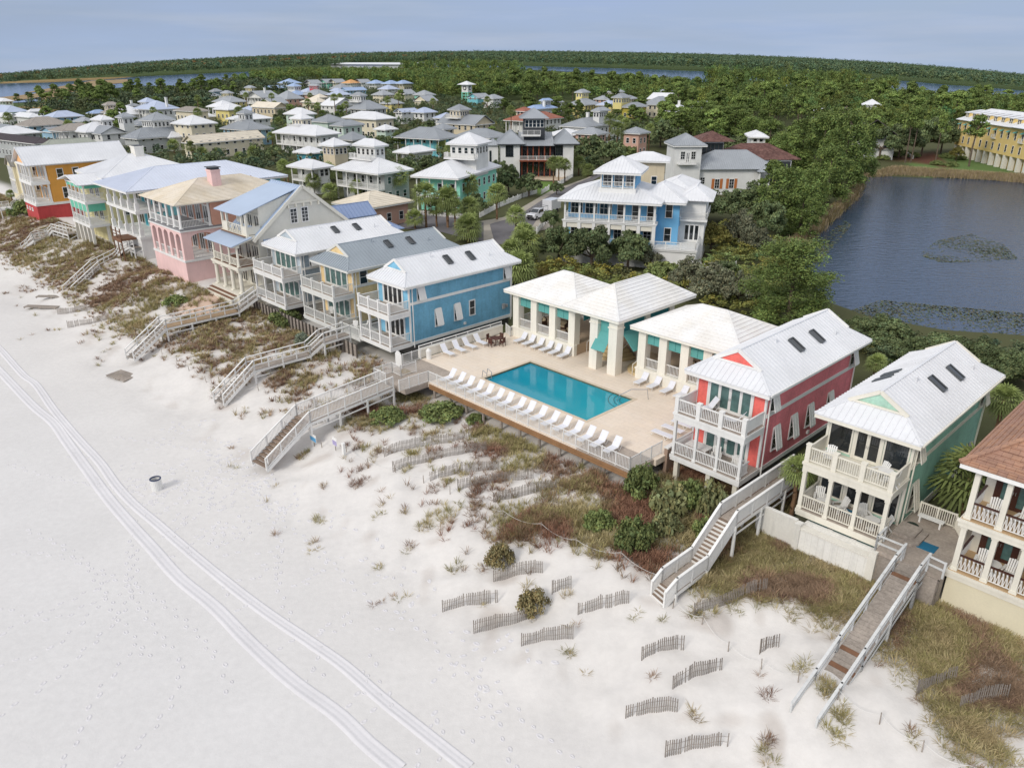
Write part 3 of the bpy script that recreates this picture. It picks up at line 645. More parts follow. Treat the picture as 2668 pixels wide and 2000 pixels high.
    v = MB(); hip(v, -2.2, 18.9, 6.7, 28.2, 9.2, 2.6, .6); gable(v, 1., 18.2, 5.2, 24.5, 11.5, 1.6, 'y', .6); v.build('rear_roof', mat('steel_blue_roof', '#8d9fc0', .42, .06), r)
    v = MB(); v.box(1.4, 18.9, 8., 4.8, 24.2, 11.5); v.build('rear_upper_wall', CRS, r)
h_cream()
TERR = mat('terracotta_tiles', '#a5806e', .8, .2, .6, .1, 5., brick=(1., .45, .38, '#b78c70', '#7a5a4c'), wave=('X', .3, -.4), c2='#b38a6e', c2s=.8)
TCW = mat('cream_render', '#e8dfc2', .8, .08, .4, .03)
DOORB = mat('dark_brown_door', '#4a2a20', .5)
def h_terra():
    r = house_at('beach_house', 'cream house with terracotta tiled roof and zigzag railings, at the right edge', -8.7, 43.3, 0); keep(-8.7, 43, 2, 62); w, pd, L = 8.6, 2.8, 17.
    m = MB(); m.box(0.1, pd, 1.5, w, L, 11.5); m.build('wall', CREAMW, r)
    m = MB(); m.box(0, 0, 1.5, w, pd+.1, 4.4); m.build('base_wall', TCW, r)
    for z0, z1 in ((4.85, 7.75), (8.25, 11.35)):
        f = MB(); f.box(-.12, -.12, z0-.5, w, pd, z0-.04); f.box(-.2, -.2, z0-.2, w, -.1, z0-.02); f.build('porch_floor', CREAMW, r)
        f = MB(); f.box(-.05, -.05, z0-.04, w, pd, z0); f.build('porch_tiles', mat('buff_tiles', '#c3a57e', .8, .1), r)
        xs = (.2, 1.75, 3.2, 4.7, 6.2, 7.7)
        for x in xs: column(r, x, .15, z0, z1, .28, CREAMW)
        zz = MB(); br = MB()
        for a, b in zip(xs[:-1], xs[1:]):
            n = 6; d = (b-a-.28)/n; br.beam((a+.14, .15, z0+1.), (b-.14, .15, z0+1.), .12, .08); zz.beam((a+.14, .15, z0+.12), (b-.14, .15, z0+.12), .05, .05)
            for i in range(n):
                x = a+.14+d*i; zz.beam((x, .15, z0+.12), (x+d/2, .15, z0+.96), .03, .03); zz.beam((x+d/2, .15, z0+.96), (x+d, .15, z0+.12), .03, .03); zz.beam((x+d*.25, .15, z0+.96), (x+d*.75, .15, z0+.12), .03, .03)
        br.beam((.2, .2, z0+1.), (.2, pd, z0+1.), .12, .08); n = 10
        for i in range(n): y = .3+(pd-.4)*i/n; zz.beam((.2, y, z0+.1), (.2, y+.12, z0+.96), .03, .03); zz.beam((.2, y+.24, z0+.1), (.2, y+.12, z0+.96), .03, .03)
        o = zz.build('zigzag_railing', WHITE, r); br.build('handrail', DOORB, o)
        for u in (1.6, 3.9, 6.2): doors(r, 'F', pd, u, z0+.02, 1.7, 2.4, 2, DOORB, GLASST if u < 2 else GLASS, stile=.2)
    rm = MB(); rim(rm, -.65, -.65, w+.6, L+.6, 11.75); rm.build('fascia', WHITE, r)
    ze, zr, cx = 11.78, 14.6, w/2; hw = cx+.65; yg = 2.2; zk = ze+1.35; wk = hw*(zr-zk)/(zr-ze); rf = MB()
    plane(rf, ((-.65,-.65,ze), (w+.65,-.65,ze), (cx+wk,yg,zk), (cx-wk,yg,zk)), .36, 'row')
    plane(rf, ((-.65,L+.6,ze), (-.65,-.65,ze), (cx-wk,yg,zk), (cx,yg,zr), (cx,L-2,zr)), .36, 'row'); plane(rf, ((w+.65,-.65,ze), (w+.65,L+.6,ze), (cx,L-2,zr), (cx,yg,zr), (cx+wk,yg,zk)), .36, 'row'); plane(rf, ((w+.65,L+.6,ze), (-.65,L+.6,ze), (cx,L-2,zr)), .36, 'row')
    caps(rf, [((-.65,-.65,ze), (cx-wk,yg,zk)), ((w+.65,-.65,ze), (cx+wk,yg,zk)), ((cx,yg,zr), (cx,L-2,zr)), ((cx,L-2,zr), (-.65,L+.6,ze))], .3, .16); rf.build('roof', TERR, r)
    g = MB(); g.poly((cx-wk,yg,zk), (cx+wk,yg,zk), (cx,yg,zr-.05)); g.build('gable_wall', CREAMW, r)
    g = MB(); g.beam((cx-wk-.15,yg-.08,zk), (cx,yg-.08,zr), .16, .3); g.beam((cx+wk+.15,yg-.08,zk), (cx,yg-.08,zr), .16, .3); g.build('gable_trim', WHITE, r)
h_terra()
CRM2 = mat('cream_render_left', '#e6dcbc', .75, .1, .4, .04, streak=.08)
def h_left():
    r = house_at('townhouse', 'narrow cream house with a gabled front and grey green roof at the left edge', -190.6, 38.5, 0); keep(-191, 38, -182, 55); w = 7.6
    m = MB(); m.box(0, 0, 2.5, w, 17, 13.4); m.build('wall', CRM2, r)
    rf = MB(); hip(rf, -1., 3., w+1.2, 20, 13.4, 3.4, .6); rf.build('roof', mat('grey_green_metal_roof', '#a9ada0', .45, .1), r)
    rf = MB(); gable(rf, 1.6, -.9, 6.4, 6, 12.3, 1.9, 'y', .6); rf.build('porch_roof', mat('stained_grey_roof', '#8f8c85', .6, .25), r)
    g = MB(); g.box(1.9, -.5, 3.5, 6.1, .1, 12.3); g.poly((1.9, -.52, 12.3), (6.1, -.52, 12.3), (4., -.52, 14.)); g.build('front_bay', CRM2, r)
    for z in (7.5, 10.4):
        for x in (2.5, 3.5, 4.5, 5.5): column(r, x, -.6, z-.7, z+1.8, .2)
        for x in (3., 4., 5.): window(r, 'F', -.5, x, z-.5, .6, 2., 1, 2)
        for y in (3., 6., 10.): window(r, 'R', w, y, z, .9, 1.6)
    t = MB(); t.box(1.8, -.6, 9.4, 6.2, -.5, 9.8); t.box(w, 0, 9.4, w+.08, 17, 9.8); t.build('trim', WHITE, r)
    s = house_at('porch_stair', 'white stair with landing beside the cream house at the left edge', -182.3, 33.5, 0, 'stairs'); m = MB()
    m.box(-3.2, 0, 4.3, .6, 2.4, 4.5)
    for x in (-3.1, .5):
        for y in (.1, 2.3): m.box(x-.08, y-.08, 1.5, x+.08, y+.08, 4.3)
    m.build('landing', WHITE, s); m = MB()
    n = 11
    for i in range(n): m.box(-.9, 2.4+.29*i, 4.5+.18*i, .5, 2.72+.29*i, 4.56+.18*i)
    m.build('steps', WHITE, s); m = MB(); rail(m, (-3.2, .05, 4.5), (.6, .05, 4.5), 1., 1.3, .2); rail(m, (.6, .05, 4.5), (.6, 2.4, 4.5), 1., 1.3, .2); rail(m, (-3.2, 0, 4.5), (-3.2, 2.4, 4.5), 1., 1.3, .2); rail(m, (.55, 2.4, 4.5), (.55, 5.6, 6.5), 1., 1.5, .2); rail(m, (-.95, 2.4, 4.5), (-.95, 5.6, 6.5), 1., 1.5, .2); m.build('railing', WHITE, s)
h_left()
# ------------------------------------------------------------------ pool terrace
PZ = 4.0
PAVE = mat('buff_paving', '#eadccb', .8, .07, .35, .04, 4., brick=(1., 1.2, .6, '#e9d9c5', '#d2c1ad'), streak=0.)
P0, P1, Q0, Q1 = -50.05, -37.2, 44.6, 50.9
def flat(name, rects, z, m, th=.5, kind='structure'):
    mb = MB()
    for s0, t0, s1, t1 in rects: mb.box(s0, t0, z-th, s1, t1, z)
    o = mb.build(name, m); o.rotation_euler = (0, 0, AL); return tag(o, kind=kind)
flat('pool_deck', [(-58.3, 43.45, P0, 66), (P0, 40.25, P1, Q0), (P0, Q1, P1, 66), (P1, 43.1, -29.0, 66), (P1, 40.25, -34.5, 43.1), (-53.0, 40.25, P0, 43.45)], PZ, PAVE)
flat('timber_deck', [(-58.3, 37.6, -53.0, 43.45), (-34.5, 40.25, -29.2, 43.1)], PZ-.01, WOODG)
keep(-58, 41, -29, 66)
def pool():
    r = thing('swimming_pool', 'rectangular turquoise swimming pool set in the paved terrace', 'swimming pool', W(-43.6, 47.7, PZ), AL)
    a, b, c, d = P0+43.6, P1+43.6, Q0-47.7, Q1-47.7
    m = bpy.data.materials.new('pool_water'); m.use_nodes = True; n = m.node_tree.nodes; l = m.node_tree.links; p = n['Principled BSDF']
    p.inputs['Base Color'].default_value = (.02, .42, .55, 1); p.inputs['Roughness'].default_value = .04; p.inputs['Specular IOR Level'].default_value = .5; p.inputs['IOR'].default_value = 1.33
    tc = n.new('ShaderNodeTexCoord'); ns = n.new('ShaderNodeTexNoise'); ns.inputs['Scale'].default_value = 1.5; ns.inputs['Detail'].default_value = 2; bp = n.new('ShaderNodeBump'); bp.inputs['Strength'].default_value = .1; bp.inputs['Distance'].default_value = .06
    mp = n.new('ShaderNodeMapping'); mp.inputs['Scale'].default_value = (1, 1.6, 1); l.new(tc.outputs['Object'], mp.inputs['Vector']); l.new(mp.outputs[0], ns.inputs['Vector']); l.new(ns.outputs[0], bp.inputs['Height']); l.new(bp.outputs[0], p.inputs['Normal'])
    gr = n.new('ShaderNodeSeparateXYZ'); l.new(tc.outputs['Object'], gr.inputs[0]); mr = n.new('ShaderNodeMapRange'); mr.inputs[1].default_value = -6.4; mr.inputs[2].default_value = 6.4; l.new(gr.outputs[0], mr.inputs[0])
    mx = n.new('ShaderNodeMix'); mx.data_type = 'RGBA'; mx.inputs[6].default_value = (.006, .25, .37, 1); mx.inputs[7].default_value = (.035, .36, .44, 1); l.new(mr.outputs[0], mx.inputs[0]); l.new(mx.outputs[2], p.inputs['Base Color'])
    w = MB(); w.poly((a, c, -.16), (b, c, -.16), (b, d, -.16), (a, d, -.16)); w.build('water', m, r)
    k = MB(); tl = mat('waterline_tiles', '#6b6a52', .5, .3, 3., .2, 12.)
    for q in ((a-.02, c-.02, a+.02, d+.02), (b-.02, c-.02, b+.02, d+.02), (a, c-.02, b, c+.02), (a, d-.02, b, d+.02)): k.box(q[0], q[1], -.45, q[2], q[3], -.03)
    k.build('tile_band', tl, r)
    k = MB()
    for q in ((a-.3, c-.3, a, d+.3), (b, c-.3, b+.3, d+.3), (a, c-.3, b, c), (a, d, b, d+.3)): k.box(*q[:2], -.03, *q[2:], .02)
    k.build('coping', mat('pale_coping', '#d7c7b0', .7, .08), r)
    st = mat('step_edge', '#2f6f78', .4)
    for i, rr in enumerate((1.2, 1.7, 2.2)):
        k = MB(); n_ = 14
        for j in range(n_):
            q0 = math.pi*1.5*j/n_*0+math.pi/2*(j/n_)+math.pi; q1 = math.pi/2*((j+1)/n_)+math.pi
            k.beam((b+rr*math.cos(q0), d+rr*math.sin(q0), -.15), (b+rr*math.cos(q1), d+rr*math.sin(q1), -.15), .07, .02)
        k.build('pool_step', st, r)
    k = MB()
    for t in (-2.4, -3.0): k.cyl((a+.35, t, -.7), (a+.35, t, .55), .03); k.cyl((a+.35, t, .55), (a-.2, t, .75), .03); k.cyl((a-.2, t, .75), (a-.35, t, .0), .03)
    for z in (-.3, -.05): k.beam((a+.35, -2.4, z), (a+.35, -3., z), .06, .03)
    k.build('ladder', STEEL, r)
    h = thing('pool_handrail', 'bent steel handrail beside the curved pool steps', 'handrail', W(P1-.9, Q1-.9, PZ), AL); k = MB()
    k.cyl((-.2, -.2, -.5), (.0, 0, .35), .035); k.cyl((0, 0, .35), (.75, .75, .95), .035); k.cyl((.75, .75, .95), (1.75, 1.75, .95), .035); k.cyl((1.75, 1.75, .95), (1.85, 1.85, .0), .035); k.build('handrail_tube', STEEL, h)
pool()
# walls, edging and fences of the terrace
def strip(name, label, cat, pts, fn, z=PZ, group=None):
    s0, t0 = pts[0]; o = thing(name, label, cat, W(s0, t0, z), AL, group); fn(o, [(s-s0, t-t0) for s, t in pts]); return o
def f_wood(o, P):
    m = MB()
    for (x, y), (x2, y2) in zip(P[:-1], P[1:]):
        for i in range(2): m.beam((x, y, -.46+.24*i), (x2, y2, -.46+.24*i), .09, .22)
    m.build('edge_board', mat('stained_edge_board', '#97724f', .75, .25, .7, .12), o); n = 11
    for i in range(n):
        x = P[0][0]+.3+(P[1][0]-P[0][0]-.6)*i/(n-1); m = MB(); m.cyl((x, .35, -2.2), (x, .35, -.4), .13); m.build('pile', WOODGR, o)
strip('deck_edging', 'brown timber edge boards below the white pool fence, facing the dunes', 'edging', [(-52.75, 40.18), (-29.3, 40.18), (-29.3, 44.3)], f_wood)
def f_fence(o, P, post=1.32, h=1.12):
    po, ba = MB(), MB()
    for (x, y), (x2, y2) in zip(P[:-1], P[1:]):
        L = math.hypot(x2-x, y2-y); n = max(1, round(L/post)); k = max(2, round(L/.135))
        for i in range(n+1): u = i/n; po.box(x+(x2-x)*u-.035, y+(y2-y)*u-.035, 0, x+(x2-x)*u+.035, y+(y2-y)*u+.035, h+.05)
        ba.beam((x, y, h-.03), (x2, y2, h-.03), .05, .05); ba.beam((x, y, .12), (x2, y2, .12), .04, .04)
        for i in range(1, k): u = i/k; ba.box(x+(x2-x)*u-.014, y+(y2-y)*u-.014, .12, x+(x2-x)*u+.014, y+(y2-y)*u+.014, h-.03)
    po.build('fence_post', WHITE, o); ba.build('pickets', WHITE, o)
strip('pool_fence', 'long white metal picket fence along the ocean side of the pool terrace', 'fence', [(-53.0, 36.95), (-53.0, 40.3), (-29.35, 40.3), (-29.35, 44.2)], f_fence)
strip('pool_fence', 'short white picket fence around the timber landing at the boardwalk head', 'fence', [(-55.3, 37.1), (-57.2, 37.1), (-57.2, 39.2), (-55.8, 39.2), (-55.8, 41.)], f_fence)
strip('pool_gate', 'white metal picket gate between white wall and landing beside the blue cottage', 'gate', [(-58.2, 41.2), (-58.2, 43.4)], f_fence)
strip('pool_gate', 'white picket gate with yellow notice next to the left pavilion column', 'gate', [(-58.1, 55.2), (-56.9, 54.7), (-56.9, 55.3)], f_fence)
strip('pool_gate', 'white picket gate with white notice under the raised teal awning', 'gate', [(-41.7, 57.3), (-40.1, 56.4)], f_fence)
def f_board(o, P):
    m = MB(); m.prism([(-.5,-.03),(.5,-.03),(.5,.03),(-.5,.03)], .1, 1.45); m.box(-.35,-.03,1.45,.35,.03,1.62); m.box(-.18,-.03,1.62,.18,.03,1.72); m.box(-.42,-.05,.3,.42,-.03,1.35); m.build('board', WHITE, o); m = MB(); m.cyl((-.45,0,-.1),(-.45,0,.2),.05); m.cyl((.45,0,-.1),(.45,0,.2),.05); m.build('post', WHITE, o)
strip('shower_board', 'white scalloped shower board at the beach gate beside the blue cottage', 'shower', [(-57.9, 40.5), (-57.9, 41)], f_board)
def f_wall(o, P):
    m = MB()
    for (x, y), (x2, y2) in zip(P[:-1], P[1:]): m.beam((x, y, .42), (x2, y2, .42), .25, .85); m.beam((x, y, .88), (x2, y2, .88), .34, .09)
    m.build('wall', STUCCO, o)
o = strip('terrace_wall', 'low white rendered wall with top rail beside the blue cottage', 'wall', [(-58.55, 43.5), (-58.55, 55.)], f_wall)
m = MB(); rail(m, (0, 0, .9), (0, 11.4, .9), .4, 1.6, 0, .07); m.build('top_rail', WHITE, o)
def f_wall2(o, P):
    m = MB(); m.beam((P[0][0], P[0][1], -.9), (P[1][0], P[1][1], -.9), .3, 2.9); m.build('wall', mat('tan_render', '#a78f7e', .85, .1), o); m = MB(); m.beam((P[0][0], P[0][1], .6), (P[1][0], P[1][1], .6), .4, .12); m.build('wall_cap', WHITE, o)
strip('terrace_wall', 'tan wall with white cap between the pool terrace and the coral cottage', 'wall', [(-29.0, 44.3), (-29.0, 55.)], f_wall2)
m = MB(); m.cyl((0,0,0),(0,0,.85),.27,.27,14); m.cyl((0,0,.85),(0,0,1.05),.29,.17,14); m.cyl((0,0,1.05),(0,0,1.12),.12,.1,10)
o = m.build('litter_bin', WHITE); o.location = W(-57.75, 44.1, PZ); tag(o, 'white dome topped litter bin at the end of the terrace wall', 'litter bin')
m = MB(); m.box(-.7,-.45,0,.7,.45,.02); o = m.build('door_mat', mat('jute_mat', '#93805d', .95, .15)); o.location = W(-56.6, 40.3, PZ); o.rotation_euler = (0,0,AL); tag(o, 'tan mat on the grey timber landing by the beach gate', 'mat')
# ---- pavilion
STR = mat('pavilion_white', '#f0ecdf', .85, .06, .3, .03, bump=.1, bs=12., streak=.1)
PROOF = mat('white_tile_roof', '#edecea', .75, .07, .5, .05, 5., c2='#e8e5df', c2s=.35, wave=('X', .3, -.25))
STEPT = mat('tan_steps', '#cdb78c', .8, .1)
def pav():
    r = house_at('pool_pavilion', 'open white pool pavilion with square columns, teal awnings and three hipped roofs', -57.0, 55.2, PZ, 'pavilion'); keep(-57, 55, -30, 66)
    fl = 1.1
    f = MB(); f.box(0, 0, 0, 8.9, 7.6, fl); f.box(16.8, 0, 0, 27., 7.6, fl); f.box(8.9, 4.2, 0, 16.8, 7.6, fl); f.build('floor', mat('pavilion_floor', '#c2ac93', .8, .1), r)
    w = MB(); w.box(-.05,-.1,0,9.,.35,1.15); w.box(-.1,-.16,.95,9.05,-.1,1.1); w.box(-.05,.35,0,.3,7.6,1.15); w.build('base_wall', STR, r); w = MB(); w.box(16.75,-.1,0,27.,.35,1.15); w.box(16.7,-.16,.95,27.,-.1,1.1); w.build('base_wall', STR, r)
    rl = MB()
    for x0, x1 in ((0, 8.9), (16.8, 27.)):
        n = 3 if x0 == 0 else 4
        cs = [x0+.43+(x1-x0-.86)*i/n for i in range(n+1)]
        for i, c in enumerate(cs):
            column(r, c, .42, 1.1, 5.2, .84, STR, base=False); column(r, c, 7.1, fl, 5.2, .7, STR, base=False)
            if i < n:
                rail(rl, (c+.42, .3, fl), (cs[i+1]-.42, .3, fl), 1., 9, .14, posts=False)
                a = MB(); a.box(c+.45, .28, 3.55, cs[i+1]-.45, .33, 5.15); o = a.build('awning', TEAL, r); b = MB(); b.box(c+.45, .26, 4.3, cs[i+1]-.45, .28, 4.34); b.beam(((c+cs[i+1])/2,.27,3.6),((c+cs[i+1])/2,.27,5.1),.03,.03); b.build('awning_seam', mat('teal_dark', '#357f7c', .8), o)
        column(r, x0+.43 if x0 else x1-.43, 3.8, fl, 5.2, .8, STR, base=False)
    rail(rl, (.2, .8, fl), (.2, 7., fl), 1., 9, .14); rail(rl, (.4, 7.3, fl), (8.5, 7.3, fl), 1., 9, .14); rail(rl, (17.2, 7.3, fl), (26.6, 7.3, fl), 1., 9, .14); rl.build('railing', WHITE, r)
    # porch over the steps
    for x, y, wd in ((12.4, -.75, .95), (14.75, -.75, 1.0), (14.75, 3.6, .8), (14.75, 7.6, .8), (9.6, 4.4, .8), (9.6, 7.6, .8)): column(r, x, y, 0, 5.65, wd, STR, base=False)
    for x, y, wd in ((12.4, -.75, .95), (14.75, -.75, 1.0)):
        c = MB(); c.box(x-wd*.57, y-wd*.57, 4.6, x+wd*.57, y+wd*.57, 4.75); c.build('column_band', STR, r)
    b = MB(); b.box(9.3, -1.1, 5.4, 15.2, -.4, 5.68); b.box(14.4, -.4, 5.4, 15.2, 10.2, 5.68); b.box(9.2, -.4, 5.4, 9.9, 10.2, 5.68); b.build('lintel', STR, r)
    def awn(pts, nm='awning'): a = MB(); a.slab(pts, .05); return a.build(nm, TEAL, r)
    a = MB(); a.box(12.9, -.8, 3.9, 14.25, -.74, 5.4); a.build('awning', TEAL, r)
    awn([(12.75, -.82, 3.92), (12.55, -1.75, 2.3), (14.2, -1.75, 2.3), (14.3, -.82, 3.92)])
    a = MB(); a.box(14.95, -.2, 4.1, 15.01, 3.2, 5.4); a.box(14.95, 4., 3.6, 15.01, 7.2, 5.4); a.build('awning', mat('teal_shade', '#2c7f86', .8), r)
    awn([(15.02, 3.2, 4.1), (15.02, -.2, 4.1), (16.5, -.2, 2.6), (16.5, 3.2, 2.6)])
    a = MB(); a.box(9.7, .4, 3.9, 9.75, 2.6, 5.4); a.build('awning', mat('teal_shade', '#2c7f86'), r)
    s = MB()
    for i, rr in enumerate((2.6, 2.2, 1.8, 1.4)):
        s.prism([(11.2+rr*math.cos(q), 3.7-rr*math.sin(q)) for q in np.linspace(math.pi, 0, 15)], .0, .27*(i+1)-.01) if False else s.prism([(11.2+rr*math.cos(q), 3.9+rr*math.sin(q)) for q in np.linspace(math.pi, 2*math.pi, 15)], 0, .27*(i+1))
    s.build('steps', STEPT, r); s = MB()
    for rr, i in ((2.0, 0), (1.6, 1), (1.2, 2)): s.prism([(16.6+rr*math.cos(q), 2.2+rr*math.sin(q)) for q in np.linspace(math.pi/2, 1.5*math.pi, 12)], 0, .27*(i+1))
    s.build('steps', STEPT, r)
    h = MB()
    for x in (9.1, 13.3): h.cyl((x, 3.6, 2.), (x-.1, 1.9, 1.05), .03); h.cyl((x-.1, 1.9, 0), (x-.1, 1.9, 1.05), .03); h.cyl((x, 3.6, 1.1), (x, 3.6, 2.), .03)
    h.cyl((16.2, .2, 0), (16.2, .2, 1.1), .03); h.cyl((16.2, .2, 1.1), (16.9, 1., 2.), .03); h.build('handrail', WHITE, r)
    for x0, y0, x1, y1, z, rh in ((-.7, -.75, 9.7, 8.3, 5.22, 2.1), (16.3, -.75, 28., 8.3, 5.22, 2.1), (8.6, -1.75, 15.75, 10.9, 5.7, 2.2)):
        rf = MB(); hip(rf, x0, y0, x1, y1, z, rh, .42, 'row'); rf.build('roof', PROOF, r)
        rm = MB(); rim(rm, x0, y0, x1, y1, z-.02, .2); rm.build('fascia', STR, r)
pav()
# ---- terrace furniture
SLING = mat('white_sling', '#e3e4ea', .7, .05)
def lounger(flat=False):
    r = thing('sun_lounger', 'x', 'sun lounger', (0,0,0)); fr = MB()
    for x in (-.31, .31):
        fr.cyl((x, 0, .34), (x, 1.95 if flat else 1.25, .34), .022, n=6)
        fr.cyl((x, .2, .34), (x, .08, 0), .022, n=6); fr.cyl((x, 1.2, .34), (x, 1.42, 0), .022, n=6); fr.cyl((x, 1.42, 0), (x, 1.75, .42), .018, n=6)
        if not flat: fr.cyl((x, 1.25, .34), (x, 1.78, 1.02), .022, n=6)
    fr.cyl((-.31, 0, .34), (.31, 0, .34), .022, n=6); fr.build('frame', WHITE, r)
    a = MB(); a.beam((0, .02, .36), (0, 1.25, .36), .58, .02); a.build('seat', SLING, r)
    b = MB(); b.beam((0, 1.25, .36), (0, 1.95, .37) if flat else (0, 1.78, 1.03), .58, .02); b.build('backrest', SLING, r); return r
LP = Proto(lounger()); LF = Proto(lounger(True))
ORD = ['first', 'second', 'third', 'fourth', 'fifth', 'sixth', 'seventh', 'eighth', 'ninth', 'tenth', 'eleventh', 'twelfth', 'thirteenth', 'fourteenth', 'fifteenth', 'sixteenth', 'seventeenth', 'eighteenth']
GL = 'white sun loungers around the pool'
for i in range(16):
    LP.put(W(-51.9+1.315*i, 40.85+.05*RN.random(), PZ), AL+RN.uniform(-.06, .06), 'white sling lounger, %s from left in the long row by the ocean side fence' % ORD[i], GL)
for i in range(6): LP.put(W(-54.85+1.27*i, 53.35, PZ), AL+RN.uniform(-.05, .05), 'white sun lounger, %s from the left before the left pavilion columns' % ORD[i], GL)
for i in range(4): LP.put(W(-38.85+1.45*i, 53.4, PZ), AL+RN.uniform(-.05, .05), 'white lounger before the right pavilion near the coral cottage, %s from left' % ORD[i], GL)
for i in range(4): LP.put(W(-56.35, 46.1+1.52*i, PZ), AL+math.pi/2+RN.uniform(-.08, .08), 'white sun lounger with its back to the terrace wall, %s from the ocean' % ORD[i], GL)
for i in range(3): LF.put(W(-31.9, 46.6+1.35*i, PZ), AL-math.pi/2, 'white lounger folded flat against the tan wall, %s from the ocean' % ORD[i], GL)
LP.put(W(-27.1, 44.6, 8.1), AL-.55, 'white lounger on the coral cottage balcony, upright at its left corner', GL); LP.put(W(-25.1, 44.75, 8.1), AL-1.35, 'white lounger on the coral cottage balcony, lying along the railing', GL)
BRN = mat('dark_brown_wood', '#5a352b', .6, .2)
def dining():
    t = thing('dining_table', 'round dark brown table on the terrace by the white wall', 'table', W(-56.2, 51.9, PZ), AL); m = MB(); m.cyl((0,0,.7),(0,0,.75),.62,.62,20); m.build('tabletop', BRN, t); m = MB()
    for x, y in ((.35,.35),(-.35,.35),(.35,-.35),(-.35,-.35)): m.box(x-.035,y-.035,0,x+.035,y+.035,.7)
    m.build('leg', BRN, t)
    c = thing('dining_chair', 'x', 'chair', (0,0,0)); m = MB(); m.box(-.25,-.25,.4,.25,.25,.45); m.build('seat', BRN, c); m = MB()
    for i in range(5): m.box(-.23+.1*i,.2,.45,-.16+.1*i,.24,.9)
    m.box(-.25,.19,.88,.25,.25,.97); m.build('backrest', BRN, c)
    for x in (-.22, .22):
        for y in (-.22, .22): m = MB(); m.box(x-.025,y-.025,0,x+.025,y+.025,.4); m.build('leg', BRN, c)
        m = MB(); m.box(x-.03,-.25,.62,x+.03,.22,.66); m.build('armrest', BRN, c)
    p = Proto(c)
    for i, (d, l) in enumerate(((0, 'on its inland side'), (90, 'against the white wall side'), (180, 'on its ocean side'), (270, 'on its pool side'))):
        q = math.radians(d+12); p.put(W(-56.2-math.sin(q)*.85, 51.9+math.cos(q)*.85, PZ), AL+q, 'dark brown armchair at the round terrace table, '+l, 'brown chairs at the terrace table')
dining()
def adiron():
    c = thing('garden_chair', 'x', 'chair', (0,0,0)); m = MB(); m.beam((0,-.3,.38),(0,.28,.26),.55,.03); m.build('seat', WHITE, c); m = MB()
    for i in range(5): x = -.22+.11*i; m.beam((x,.24,.26),(x*1.15,.52,1.02-.03*abs(i-2)),.09,.025,up=(0,-1,.4))
    m.build('backrest', WHITE, c)
    for x in (-.31,.31):
        m = MB(); m.box(x-.07,-.35,.54,x+.07,.35,.57); m.build('armrest', WHITE, c)
        m = MB(); m.box(x-.03,-.33,0,x+.03,-.24,.55); m.build('leg', WHITE, c); m = MB(); m.beam((x,.3,.3),(x,.55,0),.06,.08); m.build('leg', WHITE, c)
    return c
AD = Proto(adiron()); GA = 'white slatted garden chairs on the porches'
for s, t, z, a, l in ((-25.2,45.1,4.68,.5,'on the coral cottage lower porch, middle'),(-23.4,44.9,4.68,.7,'on the coral cottage lower porch, right corner'),(-16.9,44.4,8.12,.2,'on the green cottage balcony, left end'),(-13.9,44.7,8.12,-.5,'on the green cottage balcony beside the small table'),(-13.1,44.3,8.12,-1.4,'on the green cottage balcony, right corner'),
        (-17.3,45.0,4.68,.4,'on the green cottage lower porch, left end'),(-15.9,44.9,4.68,-.6,'on the green cottage lower porch, second bay'),(-14.3,45.0,4.68,.8,'on the green cottage lower porch, left of the round table'),(-13.1,44.8,4.68,-.9,'on the green cottage lower porch, right end'),
        (-7.6,44.5,8.27,.1,'on the terracotta roofed house upper porch, first bay'),(-6.2,44.6,8.27,-.2,'on the terracotta roofed house upper porch, second bay'),(-7.5,44.6,4.87,.1,'on the terracotta roofed house lower porch, first bay'),(-6.1,44.7,4.87,-.1,'on the terracotta roofed house lower porch, second bay'),
        (-75.2,43.4,4.68,.4,'on the yellow cottage lower porch'),(-69.6,43.0,4.4,.5,'on the side deck left of the blue cottage'),(-69.0,43.9,4.4,-.4,'on the deck left of the blue cottage, farther inland')):
    AD.put(W(s, t, z), AL+a, 'white slatted chair '+l.replace('on the terracotta roofed house', 'on the terracotta house'), GA)
def ptable(): 
    c = thing('side_table', 'x', 'table', (0,0,0)); m = MB(); m.cyl((0,0,.66),(0,0,.7),.45,.45,18); m.build('tabletop', WHITE, c); m = MB(); m.cyl((0,0,.0),(0,0,.66),.05); m.cyl((0,0,0),(0,0,.04),.28,.2,12); m.build('pedestal', WHITE, c); return c
TB = Proto(ptable())
for s, t, z, l in ((-16.7,44.3,4.68,'on the green cottage lower porch, left bay'),(-13.6,44.4,4.68,'on the green cottage lower porch, right bay'),(-13.5,44.6,8.12,'between chairs on the green cottage balcony'),(-6.9,44.4,4.87,'on the terracotta roofed house lower porch')): TB.put(W(s,t,z), AL, 'round white table '+l, 'white round porch tables')
c = thing('porch_table', 'oblong white table on the coral cottage lower porch', 'table', W(-26.7,45.1,4.68), AL); m = MB(); m.box(-.9,-.5,.68,.9,.5,.73); m.build('tabletop', WHITE, c)
for x in (-.75,.75):
    for y in (-.4,.4): m = MB(); m.box(x-.04,y-.04,0,x+.04,y+.04,.68); m.build('leg', WHITE, c)
SOFA = mat('wicker_brown', '#4e3527', .8, .2); CUSH = mat('beige_cushion', '#bdae92', .9, .1)
def sofa():
    c = thing('lounge_chair', 'x', 'armchair', (0,0,0)); m = MB(); m.box(-.45,-.4,.15,.45,.4,.32); m.box(-.45,.32,.32,.45,.4,.9); m.build('frame', SOFA, c); m = MB(); m.box(-.38,-.38,.32,.38,.3,.45); m.box(-.36,.2,.45,.36,.31,.85); m.build('cushion', CUSH, c)
    for x in (-.42,.42): m = MB(); m.box(x-.05,-.4,.32,x+.05,.34,.62); m.build('armrest', SOFA, c)
    return c
SF = Proto(sofa())
